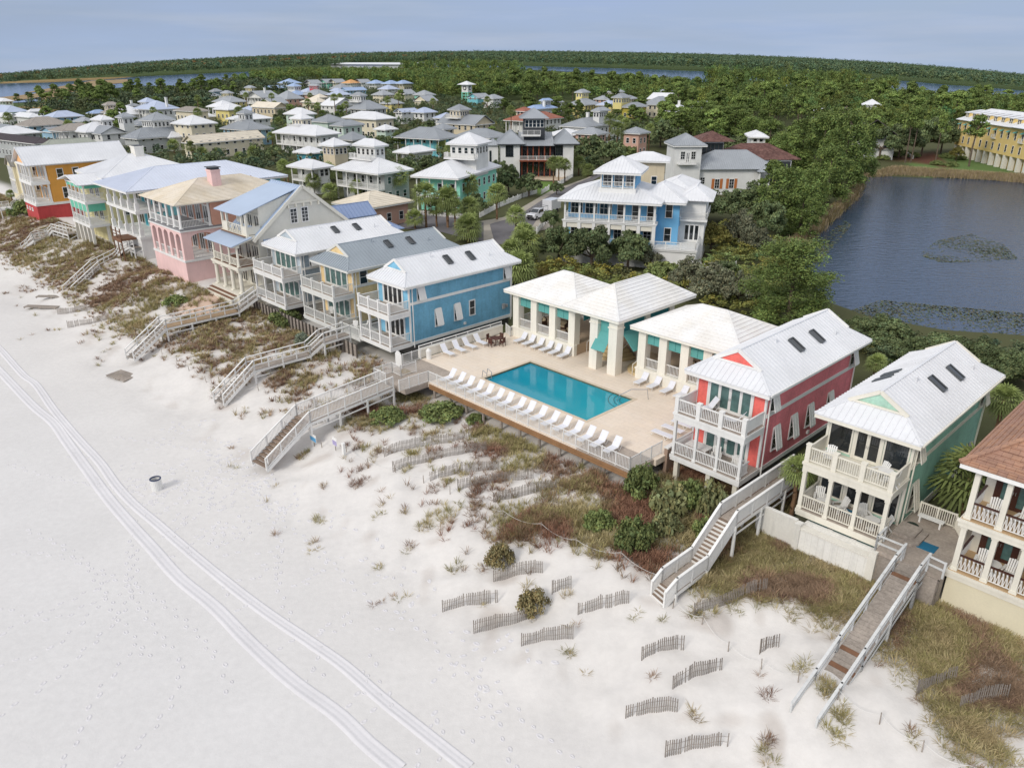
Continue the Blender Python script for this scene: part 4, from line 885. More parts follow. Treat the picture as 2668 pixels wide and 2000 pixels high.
for s, t, a, l in ((-54.9,57.6,-.4,'in the first bay of the left pavilion'),(-52.6,58.4,.3,'in the second bay of the left pavilion'),(-50.4,57.2,.9,'in the third bay of the left pavilion'),(-47.2,60.5,2.,'at the head of the pavilion steps'),(-36.2,58.,.2,'in the first bay of the right pavilion'),(-33.8,57.6,-.6,'in the second bay of the right pavilion')):
    SF.put(W(s,t,PZ+1.1), AL+a, 'brown wicker armchair with beige cushions '+l, 'wicker armchairs in the pavilion')
# ------------------------------------------------------------------ boardwalks and stairs over the dunes
STEPM = mat('step_boards', '#8d7a6a', .85, .25, .8, .12, 8.)
def boardwalk(label, path, w, style='picket', deckm=None, piles=True, m=None, h=1.05, step=None, brace=True, name='boardwalk'):
    m = m or WHITE; s0, t0, z0 = path[0]; r = thing(name, label, 'boardwalk', W(s0, t0, z0), AL)
    P = [Vector((s-s0, t-t0, z-z0)) for s, t, z in path]; n = len(P); Ls, Rs = [], []
    for i in range(n):
        d = Vector((0,0,0))
        if i > 0: a = (P[i]-P[i-1]); a.z = 0; d += a.normalized()
        if i < n-1: a = (P[i+1]-P[i]); a.z = 0; d += a.normalized()
        d.normalize(); nn = Vector((-d.y, d.x, 0))
        if 0 < i < n-1:
            a = (P[i]-P[i-1]); a.z = 0; a.normalize(); c = max(.5, abs(Vector((-a.y, a.x, 0)).dot(nn))); k = w/2/c
        else: k = w/2
        Ls.append(P[i]+nn*k); Rs.append(P[i]-nn*k)
    dk, sp, st, rl, pl = MB(), MB(), MB(), MB(), MB()
    for i in range(n-1):
        a, b = P[i], P[i+1]; dz = b.z-a.z; L = Vector((b.x-a.x, b.y-a.y, 0)).length
        if abs(dz)/max(L, .01) > .35:
            k = max(1, round(abs(dz)/.19))
            for j in range(k):
                u0, u1 = j/k, (j+1)/k; z = a.z+dz*(u1 if dz > 0 else u0)
                q = [Ls[i].lerp(Ls[i+1], u0), Ls[i].lerp(Ls[i+1], u1+.02), Rs[i].lerp(Rs[i+1], u1+.02), Rs[i].lerp(Rs[i+1], u0)]
                sp.slab([(v.x, v.y, z) for v in (q[0], q[3], q[2], q[1])], .05)
                if step == 'white': e0, e1 = Ls[i].lerp(Ls[i+1], u0 if dz > 0 else u1), Rs[i].lerp(Rs[i+1], u0 if dz > 0 else u1); pl.beam((e0.x, e0.y, z-.1), (e1.x, e1.y, z-.1), .03, .16)
            for S in (Ls, Rs): pl.beam(S[i]-Vector((0,0,.12)), S[i+1]-Vector((0,0,.12)), .07, .3)
        else:
            k = max(1, int(L/(.27 if m is GREYW else .16))); ob = MB()
            for j in range(k):
                q = [Ls[i].lerp(Ls[i+1], j/k), Ls[i].lerp(Ls[i+1], (j+.93)/k), Rs[i].lerp(Rs[i+1], (j+.93)/k), Rs[i].lerp(Rs[i+1], j/k)]
                (ob if m is GREYW and RN.random() < .13 else dk).slab([(v.x, v.y, v.z+RN.uniform(-.006, .006)) for v in (q[0], q[3], q[2], q[1])], .045)
            if ob.v: ob.build('replaced_boards', WOODB, r)
            for S in (Ls, Rs): pl.beam(S[i]-Vector((0,0,.17)), S[i+1]-Vector((0,0,.17)), .06, .24)
            if piles:
                k = max(1, int(L/2.4))
                for j in range(k+1):
                    for S in (Ls, Rs):
                        v = S[i].lerp(S[i+1], j/k); wx = W(v.x+s0, v.y+t0); g = gz(wx.x, wx.y)-z0-.3
                        if v.z-g > .35: pl.box(v.x-.08, v.y-.08, g, v.x+.08, v.y+.08, v.z-.06)
                    if brace:
                        e, f2 = Ls[i].lerp(Ls[i+1], j/k), Rs[i].lerp(Rs[i+1], j/k); pl.beam(e-Vector((0,0,.35)), f2-Vector((0,0,.9)), .05, .12)
                        if j < k:
                            e, f2 = Rs[i].lerp(Rs[i+1], j/k), Rs[i].lerp(Rs[i+1], (j+1)/k); pl.beam(e-Vector((0,0,.75)), f2-Vector((0,0,.75)), .05, .12)
        if dk.v: dk.build('deck_boards', deckm or WOODG, r); dk = MB()
        if sp.v: sp.build('step_treads', STEPM if step != 'grey' else WOODGR, r); sp = MB()
        for S in (Ls, Rs):
            if style == 'picket': rail(rl, S[i], S[i+1], h, 1.8, .14, .1, .035, cap=.13)
            elif style == 'board': rail(rl, S[i], S[i+1], h, 1.8, .1, .11, .075, cap=.17)
            else: rail(rl, S[i], S[i+1], h, 1.7, 0, .1, cap=.15, lines=1)
    rl.build('railing', m, r); pl.build('substructure', m, r); return r
GREYW = mat('grey_white_paint', '#d3d4d2', .6, .15, .6, .06, streak=.15)
boardwalk('wide white picketed boardwalk and brown stair from the pool landing down to the beach', [(-55., 23.8, .55), (-55.6, 28.6, 3.15), (-55.3, 37.2, PZ-.02)], 2.1, 'picket', step='brown')
boardwalk('white boardwalk with closely boarded rails and white edged steps below the coral cottage', [(-20.75, 32.2, 1.75), (-20.55, 32.95, 2.45), (-20.45, 36., 2.55), (-20.25, 38.6, 4.75), (-20.15, 48., 4.75)], 1.2, 'board', step='white')
boardwalk('grey planked boardwalk half buried in sand, between the green cottage and the terracotta house', [(-10.5, 30.3, .95), (-10.45, 32.6, 1.7), (-10.4, 34.9, 2.5), (-10.3, 41.2, 4.55), (-10.3, 42.6, 4.65)], 1.35, 'lines', deckm=WOODGR, step='grey', m=GREYW)
boardwalk('white two rail boardwalk with steps below the blue and yellow cottages', [(-69.1, 26.8, .8), (-70.2, 30.95, 3.), (-69.9, 37.3, 3.1), (-69.55, 38.85, 4.2), (-69.6, 42., 4.3)], 1.4, 'lines', step='grey', deckm=WOODGR)
boardwalk('white boardwalk with tan decking leading to the big cream gabled house', [(-88.3, 25.1, .6), (-89.4, 29.65, 3.15), (-89.4, 38.7, 3.2), (-88.9, 41.2, 4.6)], 1.5, 'lines', deckm=mat('tan_planks', '#a58d70', .85, .2, .6, .12), step='grey')
boardwalk('white double flight beach stair with landings, below the aqua house', [(-121.4, 28., .8), (-124.8, 33.3, 3.1), (-128.4, 36.9, 3.2), (-126., 38.3, 4.9), (-124.6, 39.3, 5.6), (-122.4, 39.2, 5.65)], 1.4, 'lines', step='grey', deckm=WOODGR)
boardwalk('white beach stair with landings, below the mint awning house', [(-155., 30.6, 1.5), (-153.8, 32.1, 3.15), (-154.8, 34.5, 3.2), (-153.8, 36., 4.4), (-146.5, 36.6, 4.5)], 1.5, 'lines', step='grey', deckm=WOODGR)
# deck of grey boards beside the green cottage, its wall and oddments
flat('side_deck', [(-12.5, 42.4, -8.8, 50.)], 4.66, WOODG, .25)
m = MB(); m.box(-12.5, 42.3, 1.5, -8.8, 42.45, 4.4); m.box(-8.9, 42.3, 1.5, -8.8, 43.3, 4.4); o = m.build('deck_skirt', WOODGR); o.rotation_euler = (0,0,AL); o.location = (0,0,0); tag(o, 'grey board skirt under the side deck next to the terracotta house', 'skirting')
m = thing('deck_railing', 'white open rail at the ocean edge of the grey side deck', 'railing', W(-12.5, 42.4, 4.66), AL); q = MB(); rail(q, (0, 0, 0), (1.5, 0, 0), 1., 1.5, 0, lines=1); rail(q, (2.9, 0, 0), (3.8, -.1, 0), 1., 1., 0, lines=1); rail(q, (0, 0, 0), (0, 1.2, 0), 1., 1.5, 0, lines=1); q.build('railing', GREYW, m)
m = thing('deck_steps', 'grey wooden corner steps on the side deck of the green cottage', 'steps', W(-12.4, 44.2, 4.66), AL); q = MB(); q.prism([(0,0),(1.3,0),(1.6,.4),(1.6,2.),(0,2.)], 0, .18); q.prism([(0,.35),(.9,.35),(1.2,.7),(1.2,2.),(0,2.)], .18, .36); q.build('tread', WOODGR, m)
m = MB(); m.box(-.7,-.45,0,.7,.45,.03); o = m.build('door_mat', mat('blue_mat', '#1f6b8c', .9)); o.location = W(-10.6, 44.9, 4.66); o.rotation_euler = (0,0,AL); tag(o, 'blue rectangular mat on the grey side deck', 'mat')
m = MB(); m.box(-.5,-.3,0,.5,.3,.03); o = m.build('door_mat', mat('blue_mat', '#1f6b8c')); o.location = W(-15.2, 45.3, 4.68); o.rotation_euler = (0,0,AL); tag(o, 'blue mat at the green cottage lower porch doors', 'mat')
m = thing('garden_bench', 'white slatted bench on the grey side deck against the picket railing', 'bench', W(-11.2, 47.6, 4.66), AL); q = MB()
for i in range(4): q.box(-.75,-.25+.13*i,.42,.75,-.15+.13*i,.46)
q.build('seat', WHITE, m)
for x in (-.6,.6): q = MB(); q.box(x-.05,-.22,0,x+.05,.25,.42); q.build('leg', WHITE, m)
m = thing('deck_railing', 'cream picket railing behind the bench on the side deck', 'railing', W(-12.1, 48.2, 4.66), AL); q = MB(); rail(q, (0,0,0), (2.1,0,0), 1., 1.1, .13); rail(q, (2.1,0,0), (2.9,-1.1,-.1), .9, 1.1, .1); q.build('railing', CREAMW, m)
m = thing('kettle_grill', 'black round kettle grill on the path behind the side deck', 'grill', W(-9.6, 49.6, 4.66), AL); q = MB(); q.cyl((0,0,.6),(0,0,.8),.22,.33,14); q.cyl((0,0,.8),(0,0,1.),.33,.15,14); q.build('bowl', DARK, m); q = MB(); q.cyl((0,0,.6),(.3,.2,0),.02); q.cyl((0,0,.6),(-.3,.2,0),.02); q.cyl((0,0,.6),(0,-.35,0),.02); q.build('leg', DARK, m)
m = thing('garden_hose', 'dark green hose coiled at the foot of the side deck bench', 'hose', W(-11.9, 46.5, 4.66), AL); q = MB()
for k in range(3):
    for i in range(14): a0, a1 = 2*math.pi*i/14, 2*math.pi*(i+1)/14; rr = .3+.03*k; q.cyl((rr*math.cos(a0), rr*math.sin(a0), .05+.04*k), (rr*math.cos(a1), rr*math.sin(a1), .05+.04*k), .025, n=5)
q.build('coil', mat('hose_green', '#27382f', .5), m)
BLK = mat('white_block_wall', '#f3f1eb', .85, .08, .5, .05, 6., brick=(1., .42, .21, '#eeece5', '#d8d5cb'), streak=.15)
m = thing('retaining_wall', 'white painted block wall below the green cottage, facing the dune', 'wall', W(-20., 42.2, 1.2), AL); q = MB(); q.box(-.1,0,0,2.6,.3,3.3); q.box(2.6,-.2,0,3.,.3,3.2); q.box(3.,-.05,0,7.5,.3,2.85); q.box(2.8,.3,2.5,7.5,1.3,2.86); q.build('wall', BLK, m); q = MB(); q.box(3.,-.14,2.85,7.6,.4,2.97); q.box(7.3,-.15,0,7.75,.4,3.4); q.build('wall_cap', STUCCO, m)
for i in range(3):
    q = MB(); q.box(2.95+1.55*i, 1.22, 2.88, 4.15+1.55*i, 1.26, 3.1); q.build('opening', mat('green_glass', (.02,.06,.055), .1), m)
# timber bulkhead below the cottages on the left of the pool
m = thing('bulkhead', 'grey timber bulkhead with upright posts under the blue, yellow and grey cottages', 'retaining wall', W(-90., 41.2, 1.6), AL); q = MB()
for k in range(6): q.box(0, 0, .38*k, 23.4, .1, .38*k+.35)
q.build('planks', WOODGR, m); q = MB()
for i in range(30): q.box(.4+.8*i-.07, -.14, 0, .4+.8*i+.07, 0, 2.4)
q.build('post', mat('dark_posts', '#5b544d', .9, .2), m)
m = thing('side_deck_platform', 'small deck with white railing between the blue and yellow cottages', 'deck', W(-70.9, 42.1, 4.2), AL); q = MB(); q.box(0,0,-.3,3.8,3.2,.12); q.build('floor', T2, m); q = MB(); rail(q, (0,0,.12), (3.8,0,.12), 1., 9, .14); rail(q, (0,0,.12), (0,2.6,.12), 1., 9, .14); q.build('railing', T2, m)
# ---- sand fences
SLAT = mat('sand_fence_slats', '#928980', .9, .3, 1.5, .2, 9.)
def sandfence(label, a, b, h=1.05, bow=.1, lean=.08, keepf=1.):
    p = W(*a); r = thing('sand_fence', label, 'fence', (p.x, p.y, gz(p.x, p.y)), 0., 'slatted sand fences on the dunes'); q = W(*b); L = (q-p).length; n = int(L/.11); d = (q-p)/L; nn = Vector((-d.y, d.x, 0)); sl, wi = MB(), MB(); rr = random.Random(int(abs(a[0]*91+a[1]*17))); prev = None
    for i in range(n+1):
        u = i/n; c = p+d*(L*u)+nn*(bow*math.sin(u*math.pi)+.025*math.sin(u*17)); g = gz(c.x, c.y)-r.location.z; bury = .14*math.sin(u*5+a[0])+.05
        base = Vector((c.x-r.location.x, c.y-r.location.y, g-.25)); hh = h-bury*.7+rr.uniform(-.03, .03); top = base+Vector((nn.x*lean+d.x*rr.uniform(-.02,.02), nn.y*lean+d.y*rr.uniform(-.02,.02), hh+.25))
        wd = .06 if i % 12 == 0 else .05
        if rr.random() < keepf: sl.beam(base, top if i % 12 else top+Vector((0,0,.08)), wd, .02, up=nn)
        k = base.lerp(top, .8); k2 = base.lerp(top, .5)
        if prev: wi.beam(prev[0], k, .015, .015); wi.beam(prev[1], k2, .015, .015)
        prev = (k, k2)
    sl.build('slats', SLAT, r); wi.build('wire', SLAT, r)
FC = {'a': (880, 1225, .4675), 'b': (1768, 1325, .407), 'p': (880, 600, .407), 'l': (0, 400, .407)}
SFN = [('a',585,790,890,735,'nearest the open beach, left of the lower round bush'),('a',760,910,1095,818,'just seaward of the lower round bush'),('a',1025,980,1310,938,'standing alone right of the two round bushes'),('a',870,622,1140,570,'just below the upper round bush'),('a',1195,690,1300,660,'short piece partly behind the lower round bush'),('a',1340,805,1620,740,'left of the coral cottage boardwalk foot'),
       ('a',1695,1060,1925,1000,'half in tan grass, below the coral cottage boardwalk'),('b',-35,1155,275,1030,'dark slats on bare sand, between the two right boardwalks'),('a',1605,1382,1890,1345,'low on the bare beach at bottom right'),('b',-85,1590,312,1520,'nearest the bottom edge of the photo'),('b',520,930,640,885,'tiny piece left of the half buried boardwalk'),('b',100,685,560,530,'overgrown on the slope under the white block wall'),('b',1520,1200,1770,1100,'overgrown, upper one right of the half buried boardwalk'),('b',1800,1285,2100,1215,'overgrown, lower one at the right edge'),
       ('p',300,1450,840,1330,'long one nearest the pool stair, upper'),('p',355,1545,950,1410,'long one below the pool fence, second from the stair'),('p',585,1610,1030,1530,'long one below the pool fence, third from the stair'),('p',770,1665,1250,1590,'long one below the pool fence, fourth from the stair'),('p',1000,1740,1400,1650,'long one below the pool fence, farthest from the stair'),
       ('p',-330,1290,-80,1225,'in scrub left of the pool stair, grey'),('l',370,1030,560,1010,'sagging in sand left of the tan decked boardwalk'),('l',435,1115,700,1060,'buried in tan grass, left of the tan decked boardwalk')]
for c, x0, y0, x1, y1, l in SFN:
    o = FC[c]; A_, B_ = at_h(o[0]+x0*o[2], o[1]+y0*o[2], 0.), at_h(o[0]+x1*o[2], o[1]+y1*o[2], 0.); sandfence('grey slatted sand fence '+l, ST(A_.x, A_.y), ST(B_.x, B_.y), .9 if c in 'ab' else .85, keepf=.95)
# ---- rope line with posts along the foot of the dunes
def ropeline(label, pts):
    r = thing('rope_fence', label, 'fence', W(*pts[0], 0), 0.); r.location.z = 0; o = r.location; rm = MB(); prev = None
    for s, t in pts:
        p = W(s, t); g = gz(p.x, p.y); b = Vector((p.x-o.x, p.y-o.y, g-.3)); tp = b+Vector((RN.uniform(-.08,.08), RN.uniform(-.08,.08), 1.0)); pm = MB(); pm.cyl(b, tp, .035, .03, 6); pm.build('post', WOODGR, r)
        k = tp-Vector((0,0,.12))
        if prev:
            for i in range(6):
                u0, u1 = i/6, (i+1)/6; f = lambda u: prev.lerp(k, u)-Vector((0,0,.35*4*u*(1-u))); rm.cyl(f(u0), f(u1), .014, n=5)
        prev = k
    rm.build('rope', mat('white_rope', '#dedcd6', .8), r)
def seq(a, b, n): return [(a[0]+(b[0]-a[0])*i/n, a[1]+(b[1]-a[1])*i/n+.15*math.sin(i*2.1)) for i in range(n+1)]
ropeline('white rope on thin posts left of the pool stair, along the dune scrub', seq((-152,26.3),(-90.3,27.3),13)+seq((-86.5,28.),(-71.5,28.3),4)+seq((-68,30.5),(-57.4,30.),3))
ropeline('white rope on thin posts between the pool stair and the coral cottage boardwalk', seq((-53.3,28.8),(-36,31.7),6)+seq((-34.,32.),(-21.3,33.6),4))
ropeline('white rope on thin posts between the coral boardwalk and the half buried boardwalk', seq((-19.8,32.4),(-11.7,31.9),4))
ropeline('white rope on thin posts right of the half buried boardwalk', seq((-9.7,32.2),(-1.5,32.5),4))
# ---- beach things
def beachbin():
    r = thing('beach_bin', 'round white slatted beach bin with dark blue rim on the open sand', 'litter bin', W(-58.05, 16.5, 0)); r.location.z = gz(r.location.x, r.location.y)-.03; m = MB()
    for i in range(22):
        a = 2*math.pi*i/22; m.beam((.4*math.cos(a), .4*math.sin(a), .02), (.4*math.cos(a), .4*math.sin(a), .98), .1, .03, up=(math.cos(a), math.sin(a), 0))
    m.cyl((0,0,.0),(0,0,.95),.37,.37,22,False); m.build('slats', WHITE, r); m = MB(); NB = mat('navy_plastic', '#1d2f57', .4)
    for i in range(22):
        a, b = 2*math.pi*i/22, 2*math.pi*(i+1)/22; m.beam((.39*math.cos(a),.39*math.sin(a),1.0),(.39*math.cos(b),.39*math.sin(b),1.0),.1,.06)
    m.cyl((0,0,.6),(0,0,.61),.36,.36,18); m.build('rim', NB, r)
beachbin()
def pallet(label, s, t, n, w, l, a):
    r = thing('wooden_pallet', label, 'pallet', W(s, t)); r.location.z = gz(r.location.x, r.location.y)+.02; r.rotation_euler = (0, .04, AL+a); m = MB()
    for i in range(n): m.box(-l/2, -w/2+w*i/n, .12, l/2, -w/2+w*(i+.75)/n, .17)
    m.build('board', WOODGR, r); m = MB()
    for x in (-l/2+.1, 0, l/2-.1): m.box(x-.05, -w/2, 0, x+.05, w/2, .12)
    m.build('bearer', WOODGR, r)
pallet('weathered grey slatted pallet with a white board lying on open sand', -85.2, 23.1, 9, 1.9, 3., .3); pallet('grey plank stack at the dune edge, farther from the ocean', -121.3, 26., 5, 1.1, 4.2, .9); pallet('grey plank stack at the dune edge, nearer the ocean', -118.6, 23.8, 5, 1.2, 4.4, .8)
def sign(name, label, s, t, w, h, z, m1, tiltx=-.5):
    r = thing(name, label, 'sign', W(s, t)); r.location.z = gz(r.location.x, r.location.y); r.rotation_euler = (0,0,AL); m = MB(); m.box(-.03,0,-.3,.03,.05,z+h); m.build('post', WOODGR, r); m = MB(); m.box(-w/2,-.03,z,w/2,0,z+h); o = m.build('panel', WHITE, r); k = MB(); k.box(-w/2+.03,-.036,z+.03,w/2-.03,-.03,z+h*.62); k.build('panel_print', m1, o)
sign('beach_sign', 'small blue and white notice under the pool boardwalk', -54.3, 28.6, 1., .7, .5, mat('sign_blue', '#5aa7d6', .5)); sign('beach_sign', 'small white notice with violet print on the rope line near the pool stair', -51.6, 29.1, .7, .75, .5, mat('sign_violet', '#a9a0c8', .5))
m = MB(); m.box(-.14,-.1,-.2,.14,.1,1.1); m.box(-.16,-.12,1.1,.16,.12,1.16); o = m.build('marker_post', WHITE); p = W(-50.1, 29.); o.location = (p.x, p.y, gz(p.x, p.y)); o.rotation_euler = (0,0,AL); tag(o, 'short white square post standing in the dune sand', 'post')
m = MB(); n = 18
for i in range(n): a, b = 2*math.pi*i/n, 2*math.pi*(i+1)/n; m.cyl((.3*math.cos(a),0,.3*math.sin(a)),(.3*math.cos(b),0,.3*math.sin(b)),.06,n=6)
o = m.build('life_ring', WHITE); o.location = W(-54.15, 24.2, 1.35); o.rotation_euler = (0,0,AL-.4); tag(o, 'white life ring hanging at the foot of the pool stair', 'life ring')
# ------------------------------------------------------------------ the village behind
CR = {'L': (0, 200, .2261), 'M': (500, 180, .2261), 'C2': (740, 320, .2261), 'C': (1150, 260, .2261), 'R': (1450, 180, .2261), 'RR': (2168, 200, .2261)}
def cpx(c, x, y): o = CR[c]; return o[0]+x*o[2], o[1]+y*o[2]
RM = dict(w=WROOF, g=GREYR, d=mat('slate_grey_roof', '#989da2', .5, .12, .25, .04), l=mat('lavender_roof', '#b7c2d8', .45, .08, .25, .03), b=mat('blue_roof', '#9db4d6', .45, .08), c=mat('cream_tile_roof', '#e3d9c6', .8, .12, .4, .08, wave=('X', .3, -.4)), t=mat('terracotta_roof', '#a66a57', .8, .15, .5, .1, 6., wave=('X', .3, -.5)), k=mat('dark_brown_roof', '#4a4044', .6, .12), o=mat('raw_orange_roof', '#d8a46c', .8, .12), s=mat('brown_grey_roof', '#a39b92', .55, .12), n=mat('brown_clay_tiles', '#85635a', .85, .25, .6, .15, 5., brick=(1., .5, .4, '#5c3c38', '#3a2a28'), wave=('X', .35, -.5)))
WM = {k: mat('wall_'+n, c, .75, .1, .4, .04, streak=.08) for k, (n, c) in dict(w=('white', '#e4e4e0'), c=('cream', '#e6dcc2'), t=('tan', '#d6c8ab'), b=('light_blue', '#9cc0d4'), q=('aqua', '#7ec8d2'), m=('mint', '#93dcc4'), y=('yellow', '#e8d98f'), o=('olive_yellow', '#b3a544'), p=('pink', '#d3aa97'), g=('grey', '#b9bcba'), r=('red', '#cf3f52'), d=('dark', '#3a3d42'), e=('teal', '#4f9fb0'), v=('pale_green', '#cfe0d2'), h=('hotel', '#efd28a')).items()}
WPM = {}
def wmesh(w, h, nx, ny):
    k = (w, h, nx, ny)
    if k not in WPM:
        o = bpy.data.objects.new('tmp', None); b = window(None, 'F', 0, 0, 0, w, h, nx, ny, WHITE, GLASS, pane=False); WPM[k] = b.data; bpy.data.objects.remove(b); bpy.data.objects.remove(o)
    return WPM[k]
def wput(r, face, u, base, z, w=.9, h=1.4, nx=1, ny=2):
    o = bpy.data.objects.new('window', wmesh(w, h, nx, ny)); COL.objects.link(o); o.parent = r
    o.location = fmap(face, base)(u, z, 0); o.rotation_euler = (0, 0, {'F': 0, 'R': math.pi/2, 'B': math.pi, 'L': -math.pi/2}[face]); return o
def wrow(r, face, u0, u1, base, z, n, w=.9, h=1.4, nx=1, ny=2):
    for i in range(n): wput(r, face, u0+(u1-u0)*(i+.5)/n, base, z, w, h, nx, ny)
def depth(p): return p.y*math.cos(PT)-(p.z-H)*math.sin(PT)
VIL = []
def bg(c, xl, xm, xe, ym, he, roof, wall, label, a=-36, tw=None, porch=0, rt='hip', ch=None, pitch=.25, name='house', twall=None, troof=None, bal=0, cat='house', wn=1, W_=None, D_=None):
    k = CR[c][2]; px, py = cpx(c, xm, ym); P = at_h(px, py, he); g = P.z
    A = math.radians(a); th = math.atan2(P.x, P.y); rel = A+th; Z = depth(Vector((P.x, P.y, g+he))); q = k*Z/F
    w = W_ or min(34, (xm-xl)*q/max(.3, math.cos(rel))); d = D_ or min(30, (xe-xm)*q/max(.3, -math.sin(rel)))
    w = max(w*1.1, 5); d = max(d*1.1, 6)
    r = thing(name, label, cat, (P.x, P.y, g), A); far = Z > 260; sp = .6 if Z < 200 else (.9 if Z < 330 else 0)
    pd = 2.2 if porch else .6
    for i in np.linspace(.1, .9, 3):
        for j in np.linspace(.1, .9, 3):
            v = Matrix.Rotation(A, 3, 'Z') @ Vector((-w*i, d*j, 0)); FOOT.append((P.x+v.x, P.y+v.y, max(w, d)*.28+1.2))
    x0, x1, y0, y1 = -w+.6, -.6, pd, d-.6
    m = MB(); m.box(x0, y0, -1.5, x1, y1, he-.05)
    rh = pitch*min(w, d)
    if rt == 'gx':                             # gable looking along x (triangles left/right)
        ym_ = d/2; m.poly((x1, y0, he-.05), (x1, y1, he-.05), (x1, (y0+y1)/2, he+rh*.9)); m.poly((x0, y1, he-.05), (x0, y0, he-.05), (x0, (y0+y1)/2, he+rh*.9))
    if rt == 'gy': m.poly((x0, y0, he-.05), (x1, y0, he-.05), ((x0+x1)/2, y0, he+rh*.9)); m.poly((x1, y1, he-.05), (x0, y1, he-.05), ((x0+x1)/2, y1, he+rh*.9))
    m.build('wall', WM[wall], r)
    rf = MB(); md = 'row' if roof in 'ctn' else 'rib'
    if rt == 'hip': hip(rf, -w-.3, -.3, .3, d+.3, he, rh, sp, md)
    elif rt == 'gx': gable(rf, -w, 0, 0, d, he, rh, 'x', sp, md)
    else: gable(rf, -w, 0, 0, d, he, rh, 'y', sp, md)
    rf.build('roof', RM[roof], r)
    rm = MB(); rim(rm, *((-w-.3, -.3, .3, d+.3) if rt == 'hip' else (-w, 0, 0, d)), he-.02, .22); rm.build('fascia', WHITE if wall != 'd' else WM['d'], r)
    fl = [.9] if he < 4.8 else ([.9, 4.] if he < 8.4 else [.9, 4., 7.2])
    if wn:
        for z in fl:
            wrow(r, 'F', x0+.3, x1-.3, y0, z, max(2, int((w-1)/2.6))); wrow(r, 'R', y0+.3, y1-.3, x1, z, max(2, int((d-1)/2.8)))
    if porch:
        n = max(3, int(w/3)+1); 
        for i in range(n): column(r, x0+.1+(x1-x0-.2)*i/(n-1), .5, -.5, he-.3, .22 if not far else .3, base=False)
        if porch > 1:
            f = MB()
            for z in fl[1:] if len(fl) > 1 else fl: f.box(x0, .35, z-1.25, x1, y0, z-.95); rail(f, (x0+.1, .5, z-.95), (x1-.1, .5, z-.95), 1., 3., .25 if Z < 220 else .5, bw=.06)
            f.build('balcony', WHITE, r)
    if ch:
        for cx_, cy_ in ch: chimney(r, -w*cx_, d*cy_, he, he+rh+1.6, 1., .9, WHITE)
    if tw:
        txl, txm, txe, tym = tw[:4]; inset = tw[4] if len(tw) > 4 else .35*(d*math.cos(rel)-w*math.sin(rel))
        px, py = cpx(c, txm, tym); D = ray(px, py); Zt = Z+inset; T = Vector((D[0]*Zt, D[1]*Zt, H+D[2]*Zt))   # ray() is per unit of optical depth
        th_ = max(T.z-g, he+2.2); qt = k*Zt/F; w2 = min(12, max(2.6, (txm-txl)*qt/max(.35, math.cos(rel)))); d2 = min(12, max(2.6, (txe-txm)*qt/max(.35, -math.sin(rel))))
        v = Matrix.Rotation(-A, 3, 'Z') @ Vector((T.x-P.x, T.y-P.y, 0)); X1, Y0 = v.x, v.y; o = .7
        m = MB(); m.box(X1-w2+o, Y0+o, he-1., X1-o, Y0+d2-o, th_-.03); m.build('tower_wall', WM[twall or wall], r)
        rf = MB(); hip(rf, X1-w2, Y0, X1, Y0+d2, th_, .26*min(w2, d2)+.15, sp); rf.build('tower_roof', RM[troof or roof], r)
        rm = MB(); rim(rm, X1-w2, Y0, X1, Y0+d2, th_-.02, .2); rm.build('tower_fascia', WHITE if (twall or wall) != 'd' else WM['d'], r)
        nn = max(2, int((w2-1.4)/1.3)); wrow(r, 'F', X1-w2+o+.1, X1-o-.1, Y0+o, th_-2., nn, .7, 1.2); nn = max(2, int((d2-1.4)/1.3)); wrow(r, 'R', Y0+o+.1, Y0+d2-o-.1, X1-o, th_-2., nn, .7, 1.2)
        if bal:
            f = MB(); z = th_-2.75; f.box(X1-w2, Y0-1.1, z-.25, X1-.2, Y0+o, z); rail(f, (X1-w2+.1, Y0-1., z), (X1-.3, Y0-1., z), 1., 1.6, .25, bw=.06); rail(f, (X1-.3, Y0-1., z), (X1-.3, Y0+o, z), 1., 1.6, .25, bw=.06); rail(f, (X1-w2+.1, Y0-1., z), (X1-w2+.1, Y0+o, z), 1., 1.6, .25, bw=.06); f.build('tower_balcony', WHITE, r)
    VIL.append((label, P.x, P.y, w, d)); return r, w, d, he
# --- left third
bg('L', -160, 20, 130, 285, 6, 'w', 'v', 'pale green house with white roof at the far left by the reed flats', porch=1)
bg('L', -120, 60, 285, 412, 4, 'l', 'b', 'low house with blue grey roof at the far left, behind the round palm')
bg('L', -200, 80, 200, 465, 5, 'w', 'w', 'white gabled house at the far left, partly hidden by a tall palm', rt='gx')
bg('L', -150, -20, 385, 672, 6, 'w', 'g', 'house with broad white roof just behind the dark brown roof', pitch=.2)
bg('L', -200, 400, 615, 770, 5.5, 'k', 'g', 'house with dark brown roof and green shutters behind the orange house', pitch=.2)
bg('L', 210, 330, 735, 570, 5.5, 's', 'b', 'light blue house with brown grey roof, left side')
bg('L', 160, 340, 480, 470, 4.5, 'w', 'w', 'white house with small orange walled tower at far left', tw=(310, 345, 505, 425), twall='w')
bg('L', 515, 610, 905, 470, 6, 'l', 'b', 'blue house with broad lavender roof and small white dormer')
bg('L', 600, 720, 1100, 628, 7, 's', 'w', 'white two storey house with grey brown roof and long porches', porch=2, pitch=.22)
bg('L', 840, 990, 1340, 640, 6.5, 'w', 'w', 'white roofed house with open white cupola, left of the square white tower', tw=(1050, 1165, 1310, 500))
bg('L', 1040, 1160, 1420, 660, 6, 'g', 'w', 'grey roofed house with tall square white tower', tw=(1330, 1400, 1555, 468, 5), rt='gx')
bg('L', 1430, 1580, 2140, 715, 5, 'd', 'g', 'wide blue grey roofed house with white octagon like tower room', tw=(1610, 1750, 2015, 505, 6), twall='w', troof='g', pitch=.3)
